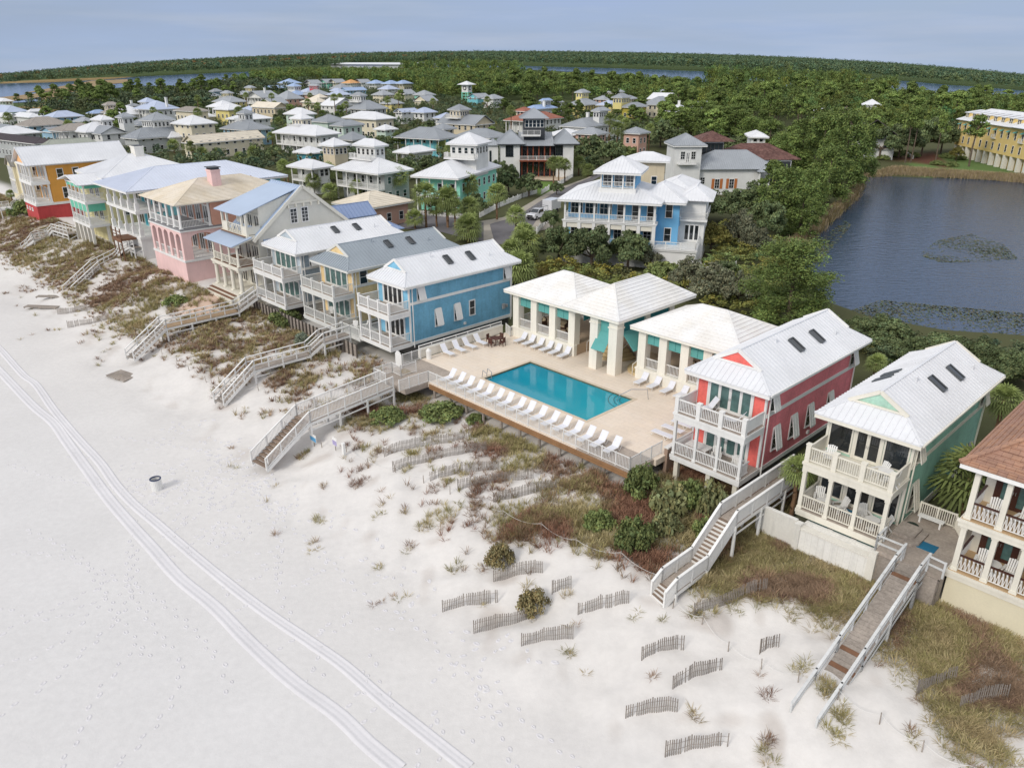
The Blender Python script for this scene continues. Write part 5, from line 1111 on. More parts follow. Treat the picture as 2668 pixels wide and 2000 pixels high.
bg('L', 1010, 1070, 1230, 425, 4, 'b', 'c', 'small house with pale blue roof below the tan tower')
bg('L', 1180, 1260, 1540, 415, 4.5, 's', 't', 'tan house with square tan tower and grey cap roof', tw=(1175, 1225, 1370, 325, 4), troof='s')
bg('L', 1240, 1420, 1700, 440, 4.5, 'w', 'w', 'long low white roofed house between the tan tower and the white tower')
bg('L', 1455, 1500, 1610, 340, 5, 'd', 'w', 'small house with dark grey roof beside the pines', ch=[(.8, .5)])
bg('L', 1570, 1760, 2035, 380, 6.5, 'l', 'w', 'white house with lavender roof, white chimney and blue capped tower', tw=(1590, 1680, 1810, 292), ch=[(.1, .6)], porch=1)
bg('M', -180, 20, 180, 488, 7.5, 's', 'c', 'peach cream tower house beside the flat beige gables', pitch=.2)
bg('M', -210, -20, 250, 640, 8.5, 'w', 'c', 'cream tower house with white cap roof, behind the long beige house', bal=0)
bg('M', -100, 40, 860, 858, 5., 'c', 'c', 'long beige house with cream tile roof and low gables, behind the palms', pitch=.28, rt='gy', D_=23)
bg('M', 190, 330, 530, 440, 7, 'w', 'w', 'white roofed two storey house left of the pale yellow one', porch=1)
bg('M', 270, 420, 560, 470, 7.5, 'w', 'y', 'pale yellow tower house with white roof', pitch=.3)
bg('M', 420, 600, 890, 585, 5.5, 'w', 'w', 'low white roofed house behind the grey capped tower', pitch=.2)
bg('M', 365, 640, 905, 705, 5.5, 'd', 'b', 'blue house with grey roof and tall grey capped balcony tower', tw=(510, 600, 725, 512), twall='w', bal=1)
bg('M', 700, 950, 1105, 448, 6.5, 'c', 't', 'beige house with cream gable roof facing right', rt='gx')
bg('M', 165, 240, 350, 320, 5, 'd', 'e', 'teal tower house at the edge of the pines', tw=(195, 250, 355, 258), troof='d')
bg('M', 260, 440, 620, 382, 5.5, 'g', 'y', 'cream yellow tower house with balcony and grey roofs', tw=(325, 410, 485, 278), bal=1)
bg('M', 505, 640, 740, 293, 5, 'g', 'y', 'grey roofed house with small cream tower', tw=(600, 680, 740, 215))
bg('M', 610, 800, 1000, 330, 6.5, 'g', 'w', 'white house with grey gable, columned porch and white chimney', rt='gy', porch=2, ch=[(.3, .5)])
bg('M', 780, 930, 1100, 400, 4.5, 'g', 'w', 'low grey roofed house in front of the white chimney house', rt='gy')
bg('M', 1000, 1110, 1250, 165, 7, 'b', 'w', 'white house with broad pale blue roof, top of the village')
bg('M', 830, 900, 1080, 225, 5, 'b', 'm', 'mint gabled house with pale blue roof near the top of the village', rt='gy')
bg('M', 1090, 1190, 1330, 300, 5, 'b', 'w', 'white tower house with blue roof, below the broad pale blue roof', tw=(1085, 1180, 1265, 200))
bg('M', 950, 1100, 1270, 345, 6, 'g', 'p', 'house with tall grey pyramid roof in the middle of the village', pitch=.35)
bg('M', 1280, 1450, 1600, 298, 5, 'g', 'p', 'grey roofed house with bright red tower', tw=(1335, 1440, 1480, 190), twall='r')
for i, (x, y, rt, wl, rf_, lb) in enumerate(((1285, 170, 'gy', 'w', 'g', 'grey gabled house in the back row, left end'), (1455, 160, 'gy', 'm', 'g', 'mint gabled house in the back row'), (1565, 158, 'gy', 'c', 'g', 'cream gabled house with porch in the back row'), (1730, 165, 'hip', 'w', 'o', 'house under an unfinished orange roof in the back row'), (1860, 160, 'gy', 'w', 'g', 'white gabled house with porch in the back row, right of the orange roof'), (2015, 168, 'hip', 'w', 'b', 'house with pale blue roof in the back row'), (2190, 172, 'hip', 'w', 'b', 'house with pale blue roof in the back row, second from the right end'), (2330, 170, 'hip', 'c', 'b', 'pale blue roofed house at the right end of the back row'))):
    bg('M', x, x+95, x+210, y, 5, rf_, wl, lb, rt=rt, porch=1)
bg('M', 1270, 1440, 1570, 385, 4.5, 'c', 'c', 'low house with cream tile roofs beside the white long roof', tw=(1380, 1470, 1570, 335))
bg('M', 1480, 1640, 1880, 425, 5.5, 'w', 'w', 'long white roofed house with light walls in the village centre', rt='gx', pitch=.3)
bg('M', 1560, 1690, 1830, 300, 5, 'l', 'w', 'lavender roofed house with small lookout', tw=(1585, 1690, 1760, 275))
bg('M', 1700, 1780, 2000, 250, 5.5, 'b', 'b', 'blue gabled house with blue roof', rt='gy')
bg('M', 1820, 2010, 2240, 465, 6, 'd', 'g', 'house with big dark grey roof and light tower with balcony', tw=(1820, 1940, 2025, 305, 4), twall='w', bal=1, pitch=.3)
bg('M', 1080, 1260, 1415, 525, 6.5, 'w', 'v', 'house with plain white hipped roof above the cream lookout', pitch=.3)
bg('M', 975, 1430, 1690, 765, 6.5, 'w', 'w', 'white house with wide white roof, cream lookout and deck', tw=(1115, 1260, 1405, 575), twall='c', porch=2, bal=1)
bg('M', 1390, 1560, 1770, 610, 7.5, 'd', 'v', 'tall pale green house with dark grey hipped roof, left part')
bg('M', 1610, 1740, 1965, 655, 6.5, 'd', 'v', 'pale green house with dark grey roof, lower right part')
bg('M', 1760, 2120, 2330, 580, 7, 'w', 'c', 'beige house with wide white hipped roof and white shutters', pitch=.22)
bg('M', 1685, 1850, 2030, 818, 3.6, 'd', 'g', 'low house with dark grey roof behind the tan tower house', pitch=.3)
# --- middle
bg('C2', 130, 300, 440, 352, 3.6, 'w', 'e', 'low teal walled house with white roof left of the grey tan tower')
bg('C2', 70, 320, 540, 528, 6, 'w', 'w', 'white porch house with grey tan lookout tower and white shutters', tw=(400, 570, 780, 268, 7), twall='t', porch=2, a=-38)
bg('C2', 590, 1085, 1455, 588, 6.5, 'w', 'g', 'screened porch house with white roofs and a white and tan tower with turquoise shutter', tw=(775, 1040, 1210, 272, 4), twall='w', porch=2, a=-38, bal=1)
bg('C2', 1280, 1450, 1720, 350, 4.2, 'w', 'w', 'small white house with white hipped roof left of the mint tower', a=-36, porch=1)
bg('C2', 1310, 1790, 2015, 190, 5.5, 'd', 'q', 'aqua house with long grey hipped roof', a=-30, porch=1)
bg('C2', 600, 960, 1455, 985, 4., 'c', 'p', 'low pink walled house with tan tiled roof behind the cream gabled house', a=-40, pitch=.2)
r, w, d, he = bg('C2', 1515, 2000, 2500, 640, 7, 'w', 'm', 'mint house with white roof and a mint lookout tower on brackets', a=-22, tw=(1860, 2230, 2420, 252, 5.5), twall='w', bal=1, porch=2)
bg('C', -120, 30, 160, 340, 6, 'd', 't', 'low grey roofed house left of the tan lookout tower')
bg('C', -30, 390, 605, 290, 6, 'd', 't', 'tan house with grey gable and tan lookout tower with balcony', rt='gx', tw=(60, 215, 350, 118, 4), bal=1, porch=0)
bg('C', 180, 560, 770, 440, 4.5, 'd', 'g', 'low house with wide grey roof behind the mint tower', pitch=.22)
bg('C', 740, 985, 1390, 245, 6, 't', 'w', 'white house under a broad terracotta hipped roof', pitch=.22, porch=1)
bg('C', 860, 960, 1060, 130, 9, 't', 'c', 'cream tower house with small terracotta roof behind the broad terracotta roof')
bg('C', 960, 1080, 1320, 110, 7, 'b', 'w', 'white house with pale blue roofs and chimney, right of the cream tower', tw=(1130, 1180, 1290, 10), ch=[(.2, .5)], porch=2)
bg('C', 1210, 1480, 1670, 418, 5, 'w', 'w', 'low house with flat white hipped roof right of the dark tower', pitch=.18)
bg('C', 1390, 1680, 2085, 315, 6.5, 'd', 'w', 'white house with large grey roof, chimney and dark windowed tower', tw=(1720, 1830, 1960, 130, 5), troof='g', ch=[(.55, .4)], pitch=.22)
bg('C', 1540, 1800, 1915, 400, 6, 'g', 'p', 'pink rendered house with grey standing seam roof beside the tall palms')
bg('R', 130, 330, 500, 415, 6, 'd', 'y', 'grey roofed house with small yellow tower', tw=(200, 300, 395, 270), troof='g')
bg('R', 440, 560, 640, 350, 5.5, 'g', 'p', 'grey roofed house behind the yellow houses, left')
bg('R', 575, 690, 920, 355, 6, 'g', 'c', 'grey roofed house with cream tower behind the olive house', tw=(580, 690, 790, 265, 4))
bg('R', 470, 640, 760, 420, 6, 'l', 'y', 'house with pale lavender roof left of the olive tower')
bg('R', 750, 900, 1040, 440, 8, 'd', 'o', 'olive yellow house with grey roofs and a yellow porch tower', tw=(625, 760, 870, 330, 0.5), twall='y')
bg('R', 830, 940, 1010, 550, 4, 'd', 'o', 'small olive yellow outbuilding with grey roof')
bg('R', 490, 560, 630, 220, 6, 'w', 'w', 'white cap roofed lookout above the grey towers')
bg('R', 1000, 1230, 1390, 415, 6, 'd', 'c', 'cream house with dark grey hipped roof', pitch=.3)
bg('R', 1060, 1270, 1400, 350, 6, 'w', 'c', 'cream house with white gable roof behind the grey hipped roof', rt='gx')
bg('R', 1175, 1260, 1345, 258, 7, 'g', 'w', 'small grey pyramid roof among the pines')
bg('R', 1240, 1500, 1630, 500, 6.5, 'w', 'w', 'white house with arched dormers and white chimney among the pines', ch=[(.45, .5)], a=-20)
bg('R', 765, 960, 1065, 742, 7, 'd', 'p', 'small pink rendered house with grey hipped roof among dark oaks', a=-36)
bg('R', 1540, 1650, 1800, 420, 6, 'g', 'w', 'grey roofed house half hidden by pines', porch=0)
bg('R', 1880, 1960, 2060, 290, 6, 'b', 'w', 'pale roofed house half hidden by pines, farther right')
bg('RR', -180, -110, 30, 400, 6, 'w', 'w', 'white roofed house half hidden by pines, right of centre', ch=[(.2, .5)])
bg('RR', 30, 90, 260, 405, 6, 'w', 'w', 'low white roofed house beside the steeple')
bg('RR', 515, 580, 700, 465, 6, 'w', 'w', 'white pavilion like house with broad white cap tower', tw=(365, 570, 640, 325, 3), a=-20)
for c_, a_ in (('M', ((2110, 2230, 2330, 700, 5, 'w', 'v', 'small white roofed house right of the pale green houses'), (2330, 2420, 2600, 500, 5, 'l', 'w', 'white house with pale lavender roof behind the wide white roof'), (2180, 2300, 2430, 400, 5, 'g', 'y', 'cream gabled house right of the light balcony tower'), (2080, 2200, 2330, 300, 5, 'g', 'c', 'cream house with grey roof in the third row'), (2330, 2450, 2580, 290, 5, 'g', 'c', 'second cream house with grey roof in the third row'), (2560, 2690, 2800, 300, 5, 'g', 'm', 'mint walled house with grey roof near the clock tower'), (2560, 2700, 2830, 370, 4.5, 'g', 'c', 'low grey roofed house below the clock tower'), (-60, 60, 260, 560, 4.5, 'w', 'w', 'low white roof left of the cream tower house'), (560, 680, 800, 480, 4.5, 'l', 'w', 'small lavender roof between yellow house and beige gable'), (1240, 1330, 1460, 265, 5, 'l', 'w', 'pale lavender roof left of the red tower'), (1600, 1720, 1850, 225, 5, 'd', 'w', 'slate roofed house below the back row'), (2150, 2260, 2380, 235, 5, 'l', 'w', 'lavender roofed house below the back row right end'))),
        ('L', ((-80, 60, 230, 620, 4.5, 'g', 'w', 'grey roofed house at far left behind the dark roof'), (480, 590, 700, 640, 4.5, 'd', 'b', 'low slate roofed house in front of the light blue house'), (1480, 1600, 1800, 560, 5, 'd', 'g', 'slate roof behind the octagon tower'), (1860, 1960, 2120, 700, 4.5, 'w', 'w', 'plain white roof right of the octagon tower house'), (860, 960, 1080, 520, 4.5, 'g', 'w', 'grey roof between the lavender roof and the white cupola'), (2040, 2100, 2250, 450, 4.5, 'w', 'c', 'cream walled house with white roof behind the octagon tower'))),
        ('C', ((-330, -200, -60, 150, 6, 'l', 'w', 'white house with pale blue roof left of the tan lookout tower'), (-80, 60, 190, 215, 6, 'l', 'w', 'white two storey house with pale blue hipped roof'), (300, 420, 560, -20, 5, 'g', 'q', 'grey roofed house with turquoise porch right of the clock tower'), (480, 600, 720, -10, 5, 'g', 'w', 'grey hipped house behind the dark oaks, centre'), (1190, 1290, 1400, 30, 5, 'g', 'w', 'small grey roof among pines right of the pale blue chimney house')))):
    for xl_, xm_, xe_, ym_, he_, rf_, wl_, lb_ in a_: bg(c_, xl_, xm_, xe_, ym_, he_, rf_, wl_, lb_, rt='hip' if RN.random() < .7 else 'gy', pitch=.27)
# --- clock tower
P = at_h(*cpx('C', 295, 60), 0.); P = at_h(1217, 272, 0)
r = thing('clock_tower', 'slim white and mint clock tower with white cap roof', 'tower', P, math.radians(-30)); Z = depth(P); u = Z/F; hT = 48*u; w_ = 24*u/2
m = MB(); m.box(-w_*.8, -w_*.8, hT*.62, w_*.8, w_*.8, hT); m.build('clock_room', WHITE, r); m = MB()
for x in (-w_*.75, w_*.75):
    for y in (-w_*.75, w_*.75): m.box(x-.25, y-.25, -1, x+.25, y+.25, hT*.62)
for z in (.15, .3, .45, .58): m.box(-w_*.8, -w_*.8, hT*z, w_*.8, w_*.8, hT*z+.35)
m.build('tower_frame', WM['m'], r); m = MB(); hip(m, -w_*1.5, -w_*1.5, w_*1.5, w_*1.5, hT, w_*.7, 0); m.build('roof', WROOF, r)
for f_ in 'FR':
    m = MB(); f2 = fmap(f_, w_*.8 if f_ == 'R' else -w_*.8); a = f2(0, hT*.82, 0); b = f2(0, hT*.82, .2); m.cyl(a, b, w_*.42, n=20); o = m.build('clock_face', DARK, r); m = MB(); m.cyl(b, f2(0, hT*.82, .25), w_*.26, n=20); m.build('dial', WHITE, o)
# --- blue house in front of the lane
BSD = mat('sky_blue_boards', '#6fb0da', .7, .1, .5, .04, streak=.06)
def crn(px, py, h): P = at_h(px, py, h); return P
def h_blue():
    a = math.radians(-17); P = crn(1722, 530, 9.6); g = P.z; r = thing('beach_mansion', 'sky blue house with stacked white porches, white roofs and a white lookout room', 'house', (P.x, P.y, g), a); Z = depth(Vector((P.x, P.y, g+9.6))); q = Z/F
    w = 270*q/math.cos(a+math.atan2(P.x, P.y)); d = 13.; z1, z2 = 3.0, 6.5
    for i in np.linspace(0, 1, 5):
        for j in np.linspace(0, 1, 4): v = Matrix.Rotation(a, 3, 'Z') @ Vector((-w*i+1, d*j, 0)); FOOT.append((P.x+v.x, P.y+v.y, 4.5))
    m = MB(); m.box(-w+.8, 2.6, 0, -.8, d, 9.5); m.box(-1., 3.6, 0, 2.4, d-1, 9.4); m.build('wall', BSD, r)
    m = MB(); m.box(-w+.6, .4, -1, 5.5, d, z1-.3); m.build('base_wall', WHITE, r)
    m = MB()
    for z in (z1, z2): m.box(-w+.5, .2, z-.35, -.5 if z > 4 else 5.6, 2.7, z); m.box(-w+.4, .1, z-.12, -.4 if z > 4 else 5.7, .2, z+.05)
    m.box(-.5, 2.7, z1-.35, 5.6, d-2, z1); m.build('porch_floor', WHITE, r)
    xs = np.linspace(-w+.8, -.8, 7)
    for x in xs: column(r, float(x), .45, z2, 9.4, .26, base=False); column(r, float(x), .45, z1, z2-.3, .5, base=False)
    rl = MB()
    for x0, x1 in zip(xs[:-1], xs[1:]): rail(rl, (x0+.13, .45, z2), (x1-.13, .45, z2), 1., 9, .2, posts=False)
    rail(rl, (xs[0], .6, z2), (xs[0], 2.6, z2), 1., 9, .2, posts=False); rail(rl, (xs[-1], .6, z2), (xs[-1], 2.6, z2), 1., 9, .2, posts=False); rl.build('upper_railing', WHITE, r); rl = MB()
    rail(rl, (-w+.8, .45, z1), (5.4, .45, z1), 1., 2.2, .2); rail(rl, (5.4, .45, z1), (5.4, d-2, z1), 1., 2.2, .2); rl.build('lower_railing', WHITE, r)
    m = MB()
    for x0, x1 in zip(xs[:-1], xs[1:]): m.box(x0+.3, .4, z2-1.1, x1-.3, .5, z2-.35)
    m.build('porch_screen', CREAMW, r)
    for i in range(6):
        u = float(xs[i]+xs[i+1])/2+.2
        if i < 3: window(r, 'F', 2.6, u, z2+.7, 1.7, 1.7, 3, 2)
        else: window(r, 'F', 2.6, u, z2+.15, .85, 2.2, 1, 2)
        window(r, 'F', 2.6, u, z1+.6, 1.6, 1.6, 3, 2)
    window(r, 'F', 3.6, .9, z2+.5, .9, 1.9, 1, 2); window(r, 'F', 3.6, .9, z1+.5, .9, 1.9, 1, 2)
    for y in (4.8, 7.5): window(r, 'R', 2.4, y, z2+.6, 1., 1.9, 1, 2); window(r, 'R', 2.4, y, z1+.5, 1., 1.9, 1, 2)
    rf = MB(); hip(rf, -w-.2, -.5, .2, d+.6, 9.6, 2.7, .5); hip(rf, -4.5, 2.4, 3.4, d, 9.4, 2.2, .5); rf.build('roof', WROOF, r)
    rm = MB(); rim(rm, -w-.2, -.5, .2, d+.6, 9.58); rim(rm, -4.5, 2.4, 3.4, d, 9.38); rm.build('fascia', WHITE, r)
    # right hand rear porch wing
    m = MB(); m.box(2.4, 6.5, 0, 6., d+1, 9.); m.build('wing_wall', WHITE, r); m = MB(); hip(m, 1.6, 5.6, 7., d+2, 9.3, 1.7, .5); m.build('wing_roof', WROOF, r); m = MB(); m.box(2.3, 5.6, z2-.3, 6.4, 6.6, z2); rail(m, (2.4, 5.7, z2), (6.3, 5.7, z2), 1., 3., .2); rail(m, (6.3, 5.7, z2), (6.3, d, z2), 1., 3., .2); m.build('wing_balcony', WHITE, r)
    doors(r, 'F', 6.5, 4.2, z1+.1, 2.2, 2.5, 3)
    # lookout room
    lx0, lx1 = -w*.62, -w*.28; zl = 13.5
    m = MB(); m.box(lx0, 3.2, 10., lx1, 8., zl); m.build('lookout_wall', BSD, r); m = MB(); m.box(lx0-.2, 1.8, 10., lx1+.2, 3.2, 11.1); m.build('lookout_base', WHITE, r); m = MB(); rail(m, (lx0, 1.95, 11.1), (lx1, 1.95, 11.1), .95, 9, .2, posts=False); m.build('lookout_railing', WHITE, r)
    for u in np.linspace(lx0+.1, lx1-.1, 4): column(r, float(u), 1.95, 11.1, zl, .2, base=False)
    for k in range(3): window(r, 'F', 3.2, lx0+(lx1-lx0)*(k+.5)/3, 11.4, 1.2, 1.8, 2, 2)
    m = MB(); hip(m, lx0-1, 1.1, lx1+1, 9., zl, 1.9, .5); m.build('lookout_roof', WROOF, r); m = MB(); rim(m, lx0-1, 1.1, lx1+1, 9., zl-.02); m.build('lookout_fascia', WHITE, r)
    VIL.append(('the sky blue house', P.x, P.y, w, d))
    for i in range(2):
        b = thing('wheelie_bin', 'dark grey wheelie bin at the base of the sky blue house, %s of the pair' % ('left', 'right')[i], 'bin', Matrix.Translation(r.location) @ Matrix.Rotation(a, 4, 'Z') @ Vector((1.5+.9*i, -.3, 0)), a); m = MB(); m.box(-.3,-.35,.1,.3,.35,.95); m.build('body', DARK, b); m = MB(); m.box(-.33,-.38,.95,.33,.4,1.03); m.build('lid', DARK, b)
h_blue()
bg('R', 845, 1290, 1365, 1062, 11.5, 'w', 't', 'tan square tower house with tall door, right behind the sky blue house', a=-12, pitch=.22)
bg('R', 1200, 1550, 1680, 1392, 8.5, 'w', 'w', 'white roofed wing behind the sky blue house, right', a=-20, pitch=.25, D_=10)
# --- dark towered modern house
def h_dark():
    a = math.radians(2); P = crn(*cpx('C', 1540, 505), 8.5); g = P.z; r = thing('courtyard_house', 'white house with grey hipped wings, brown colonnade and black glazed tower', 'house', (P.x, P.y, g), a); Z = depth(Vector((P.x, P.y, g+8.5))); q = Z/F*.2261; d = 11.
    X = lambda x: (x-1540)*q
    for i in np.linspace(0, 1, 7):
        for j in np.linspace(0, 1, 3): FOOT.append((P.x+X(650)*i, P.y+d*j, 4.))
    for x0, x1 in ((660, 905), (1310, 1530)):
        m = MB(); m.box(X(x0)+.5, .5, -1, X(x1), d, 8.45); m.build('wing_wall', WM['w'], r); m = MB(); hip(m, X(x0)-.3, -.3, X(x1)+1.4, d+.5, 8.5, 3., .55); m.build('wing_roof', GREYR, r); m = MB(); rim(m, X(x0)-.3, -.3, X(x1)+1.4, d+.5, 8.48); m.build('fascia', WM['d'], r)
    window(r, 'F', .5, X(785), 5.3, 1.8, 2.7, 3, 3, WM['d']); window(r, 'F', .5, X(1360), 5.2, 1.8, 2.8, 3, 3, WM['d']); window(r, 'R', X(1530), 5, 5.2, 1., 2.6, 1, 2, WM['d'])
    m = MB(); m.box(X(905), 2.6, -1, X(1310), d, 8.); m.build('centre_wall', WM['d'], r)
    CB = mat('rust_brown_wood', '#8a4a33', .7, .15); m = MB()
    for x in np.linspace(930, 1260, 6): m.box(X(x)-.15, 1.2, -.5, X(x)+.15, 1.5, 7.9)
    m.build('column', CB, r); m = MB(); m.box(X(900), -1.2, 4.2, X(1400), 2.6, 4.5)
    for x in np.linspace(930, 1260, 6): m.beam((X(x), 1.2, 2.8), (X(x), -1., 4.2), .15, .2)
    m.build('balcony_floor', CB, r); m = MB(); rail(m, (X(900), -1.1, 4.5), (X(1390), -1.1, 4.5), 1.05, 2., .2); rail(m, (X(900), -1.1, 4.5), (X(900), .5, 4.5), 1.05, 2., .2); m.build('balcony_railing', WHITE, r)
    for x in np.linspace(963, 1227, 5): doors(r, 'F', 2.6, X(x), 4.55, 1.3, 2.7, 2, WM['d']); doors(r, 'F', 2.6, X(x), .4, 1.3, 2.9, 2, WM['d'])
    m = MB(); plane(m, ((X(905), .3, 8.), (X(1310), .3, 8.), (X(1310), d, 10.5), (X(905), d, 10.5)), .55); m.build('centre_roof', GREYR, r)
    m = MB(); m.box(X(960), 4.5, 8., X(1205), 10., 14.4); m.build('tower_wall', WM['d'], r); m = MB(); m.box(X(925), 3., 10., X(1150), 4.5, 10.3); rail(m, (X(925), 3.1, 10.3), (X(1150), 3.1, 10.3), 1.2, 1.6, .2); m.build('tower_balcony', WHITE, r); m = MB(); hip(m, X(910), 3.3, X(1250), 11., 14.4, 2.4, .55); m.build('tower_roof', GREYR, r)
    wrow(r, 'F', X(970), X(1195), 4.5, 12.2, 5, .8, 1.7, 1, 2)
    m = MB(); m.box(X(520), 2., -1, X(655), 5.5, 8.); m.build('stair_wall', WM['w'], r); m = MB(); hip(m, X(505), 1.5, X(690), 6., 8., 1.4, .55); m.build('stair_roof', GREYR, r); window(r, 'F', 2., X(565), 2.5, .35, 4., 1, 3, WM['d'])
    VIL.append(('the black towered house', P.x+X(1000), P.y, 20, 11))
h_dark()
# --- white house with brown clay roofs by the lake
def h_clay():
    a = math.radians(3); P = crn(*cpx('R', 1690, 880), 11.); g = P.z; r = thing('lakeside_villa', 'white villa with square tower, grey and brown clay roofs by the lake', 'house', (P.x, P.y, g), a); Z = depth(Vector((P.x, P.y, g+11))); q = Z/F*.2261
    X = lambda x: (x-1690)*q
    for i in np.linspace(-.15, 1, 8):
        for j in np.linspace(0, 1, 4): FOOT.append((P.x+X(2900)*i, P.y+13*j, 4.2))
    m = MB(); m.box(X(1375), 0.6, -1, X(1690), 8, 10.95); m.build('tower_wall', WM['w'], r); m = MB(); hip(m, X(1345), 0, X(1745), 9, 11., 2.2, .5); m.build('tower_roof', GREYR, r); m = MB(); rim(m, X(1345), 0, X(1745), 9, 10.98); m.build('tower_fascia', WHITE, r)
    for x in (1470, 1595): window(r, 'F', .6, X(x), 8., .9, 1.6, 2, 3)
    doors(r, 'F', .6, X(1532), 7.2, .8, 2.2, 2); m = MB(); m.box(X(1410), -.6, 6.9, X(1620), .6, 7.1); rail(m, (X(1412), -.5, 7.1), (X(1618), -.5, 7.1), 1., 2, .2); m.build('tower_balcony', WHITE, r); wrow(r, 'R', 1.5, 7, X(1690), 8., 3, .7, 1.6)
    m = MB(); m.box(X(1690), 2., -1, X(2450), 12, 5.6); m.build('wing_wall', WM['w'], r); m = MB(); hip(m, X(1695)-1, 1.2, X(2640), 13, 5.7, 3.6, .5); m.build('wing_roof', GREYR, r)
    SH = mat('orange_shutters', '#b9713d', .7)
    for x in (1930, 2105):
        wo = window(r, 'F', 2., X(x), 1.4, 1., 2., 2, 3); m = MB()
        for sx in (-1, 1): m.box(X(x)+sx*.95-.3, 1.9, 1.3, X(x)+sx*.95+.3, 2., 3.5)
        m.build('shutter', SH, wo)
    window(r, 'F', 2., X(1750), 2.4, 1., 1.4, 2, 3)
    m = MB(); m.box(X(1815), 9.5, -1, X(2090), 16, 10.9); m.build('upper_wall', WM['w'], r); m = MB(); hip(m, X(1755), 8.6, X(2215), 17.5, 11., 2., .4, 'row'); m.build('clay_roof', RM['n'], r); m = MB(); doors(r, 'F', 9.5, X(1955), 8., X(2080)-X(1835), 2.4, 5, mat('dark_window_frame', '#3c3a38', .5)); rail(m, (X(1810), 8.3, 7.), (X(2075), 8.3, 7.), 1., 2., 0, lines=2); m.build('terrace_railing', mat('rust_rail', '#5a3f38', .6), r)
    m = MB(); m.box(X(2200), 9., -1, X(2950), 20, 6.8); m.build('rear_wall', WM['w'], r); m = MB(); hip(m, X(2080), 8.6, X(3060), 21., 6.9, 3.1, .4, 'row'); m.build('rear_clay_roof', RM['n'], r)
    m = MB(); m.box(X(2700), 8.95, .5, X(2940), 9., 6.4); m.build('screened_porch', WM['d'], r); m = MB(); hip(m, X(2380), .2, X(2720), 6., 5.2, 1.8, .5); m.build('porch_roof', GREYR, r)
    for x in (2410, 2530, 2690): column(r, X(x), .8, -1, 5.1, .3, base=False)
    VIL.append(('the white lakeside villa', P.x+X(2200), P.y+8, 25, 16))
h_clay()
bg('R', 2260, 2440, 2560, 785, 8.5, 'w', 'w', 'white tower house with blue window behind the lakeside villa', a=-10)
bg('R', 2380, 2600, 2950, 1010, 7., 'w', 'w', 'white roofed house directly behind the brown clay roofs', a=5, D_=10)
# --- steeple and chapel
P = crn(*cpx('RR', 210, 930), 0); a = math.radians(-20); r = thing('chapel', 'white chapel with dark roof and brown capped bell tower behind the pines', 'chapel', (P.x, P.y, P.z), a); q = depth(P)/F*.2261
m = MB(); m.box(0, 0, -1, 12, 14, 270*q*.93); m.build('wall', WM['w'], r); m = MB(); gable(m, -.6, -.6, 12.6, 14.6, 250*q, 4.5, 'y', .6); m.build('roof', RM['k'], r)
hh = 570*q; m = MB(); m.box(-5.2, 2, -1, -1.2, 6, hh-6); m.build('tower_wall', WM['w'], r); m = MB(); hip(m, -5.6, 1.6, -.8, 6.4, hh-6, 5.5, 0); m.build('tower_roof', mat('brown_cap_roof', '#5f4a45', .7), r)
m = MB(); m.box(-4.6, 1.9, hh-13, -1.8, 2., hh-8); m.box(-1.2, 2.6, hh-13, -1.1, 5.4, hh-8); m.build('louvre', WM['g'], r); wrow(r, 'R', 1, 13, 12, 3, 4, 1., 2.2); wrow(r, 'F', 1, 11, 0, 3, 3, 1., 2.2); FOOT.append((P.x, P.y, 12)); FOOT.append((P.x+8, P.y+8, 12))
# --- yellow hotel
def h_hotel():
    A_ = at_h(2168+1430*.2261, 200+478*.2261, 11.5); B_ = at_h(2168+2300*.2261, 200+632*.2261, 11.5); g = (A_.z+B_.z)/2; v = B_-A_; a = math.atan2(v.y, v.x); L = math.hypot(v.x, v.y)
    r = thing('hotel', 'long yellow three storey building with white roof, dormers and small teal awnings', 'hotel', (A_.x, A_.y, g), a); L += 22
    for i in np.linspace(0, 1, 9):
        for j in (0, 1): q = Matrix.Rotation(a, 3, 'Z') @ Vector((L*i, 8*j, 0)); FOOT.append((A_.x+q.x, A_.y+q.y, 6))
    d = 13.; m = MB(); m.box(.8, .8, 3.6, L-.8, d, 11.4); m.box(.8, 2.8, -1, L-.8, d, 3.6); m.build('wall', WM['h'], r); m = MB()
    for i in range(int(L/4)): m.box(1+4*i, .8, -1, 2.+4*i, 2., 3.6)
    m.build('arcade_pier', STUCCO, r)
    m = MB(); hip(m, 0, 0, L, d+1, 11.5, 3.6, .7); m.build('roof', WROOF, r); m = MB(); hip(m, L*.52, -.6, L*.72, d, 11.7, 3.2, .7); m.build('bay_roof', WROOF, r)
    for i in range(8):
        x = 4+i*4.6; m = MB(); m.box(x-1.2, 1.6, 11.8, x+1.2, 5., 13.8); o = m.build('dormer', WM['h'], r); m = MB(); m.slab([(x-1.5, 1.2, 13.8), (x+1.5, 1.2, 13.8), (x+1.5, 6., 14.6), (x-1.5, 6., 14.6)], .15); m.build('dormer_roof', WROOF, o)
        for sx in (-.5, .5): wput(r, 'F', x+sx, 1.6, 12.2, .55, 1.3)
    for i in range(int(L/3.9)-1):
        x = 2.4+3.9*i; wput(r, 'F', x, .8, 8.2, .9, 1.7); wput(r, 'F', x, .8, 4.6, .9, 1.9)
        m = MB(); m.slab([(x-.6, -.1, 10.1), (x+.6, -.1, 10.1), (x+.6, .8, 10.5), (x-.6, .8, 10.5)], .1); m.build('awning', TEAL, r)
        if i % 4 == 2: m = MB(); rail(m, (x-1., .2, 7.8), (x+1., .2, 7.8), 1., 2, .25); m.box(x-1, .2, 7.6, x+1, .8, 7.8); m.build('balcony', WHITE, r)
    VIL.append(('the yellow hotel', A_.x, A_.y, L, d))
h_hotel()
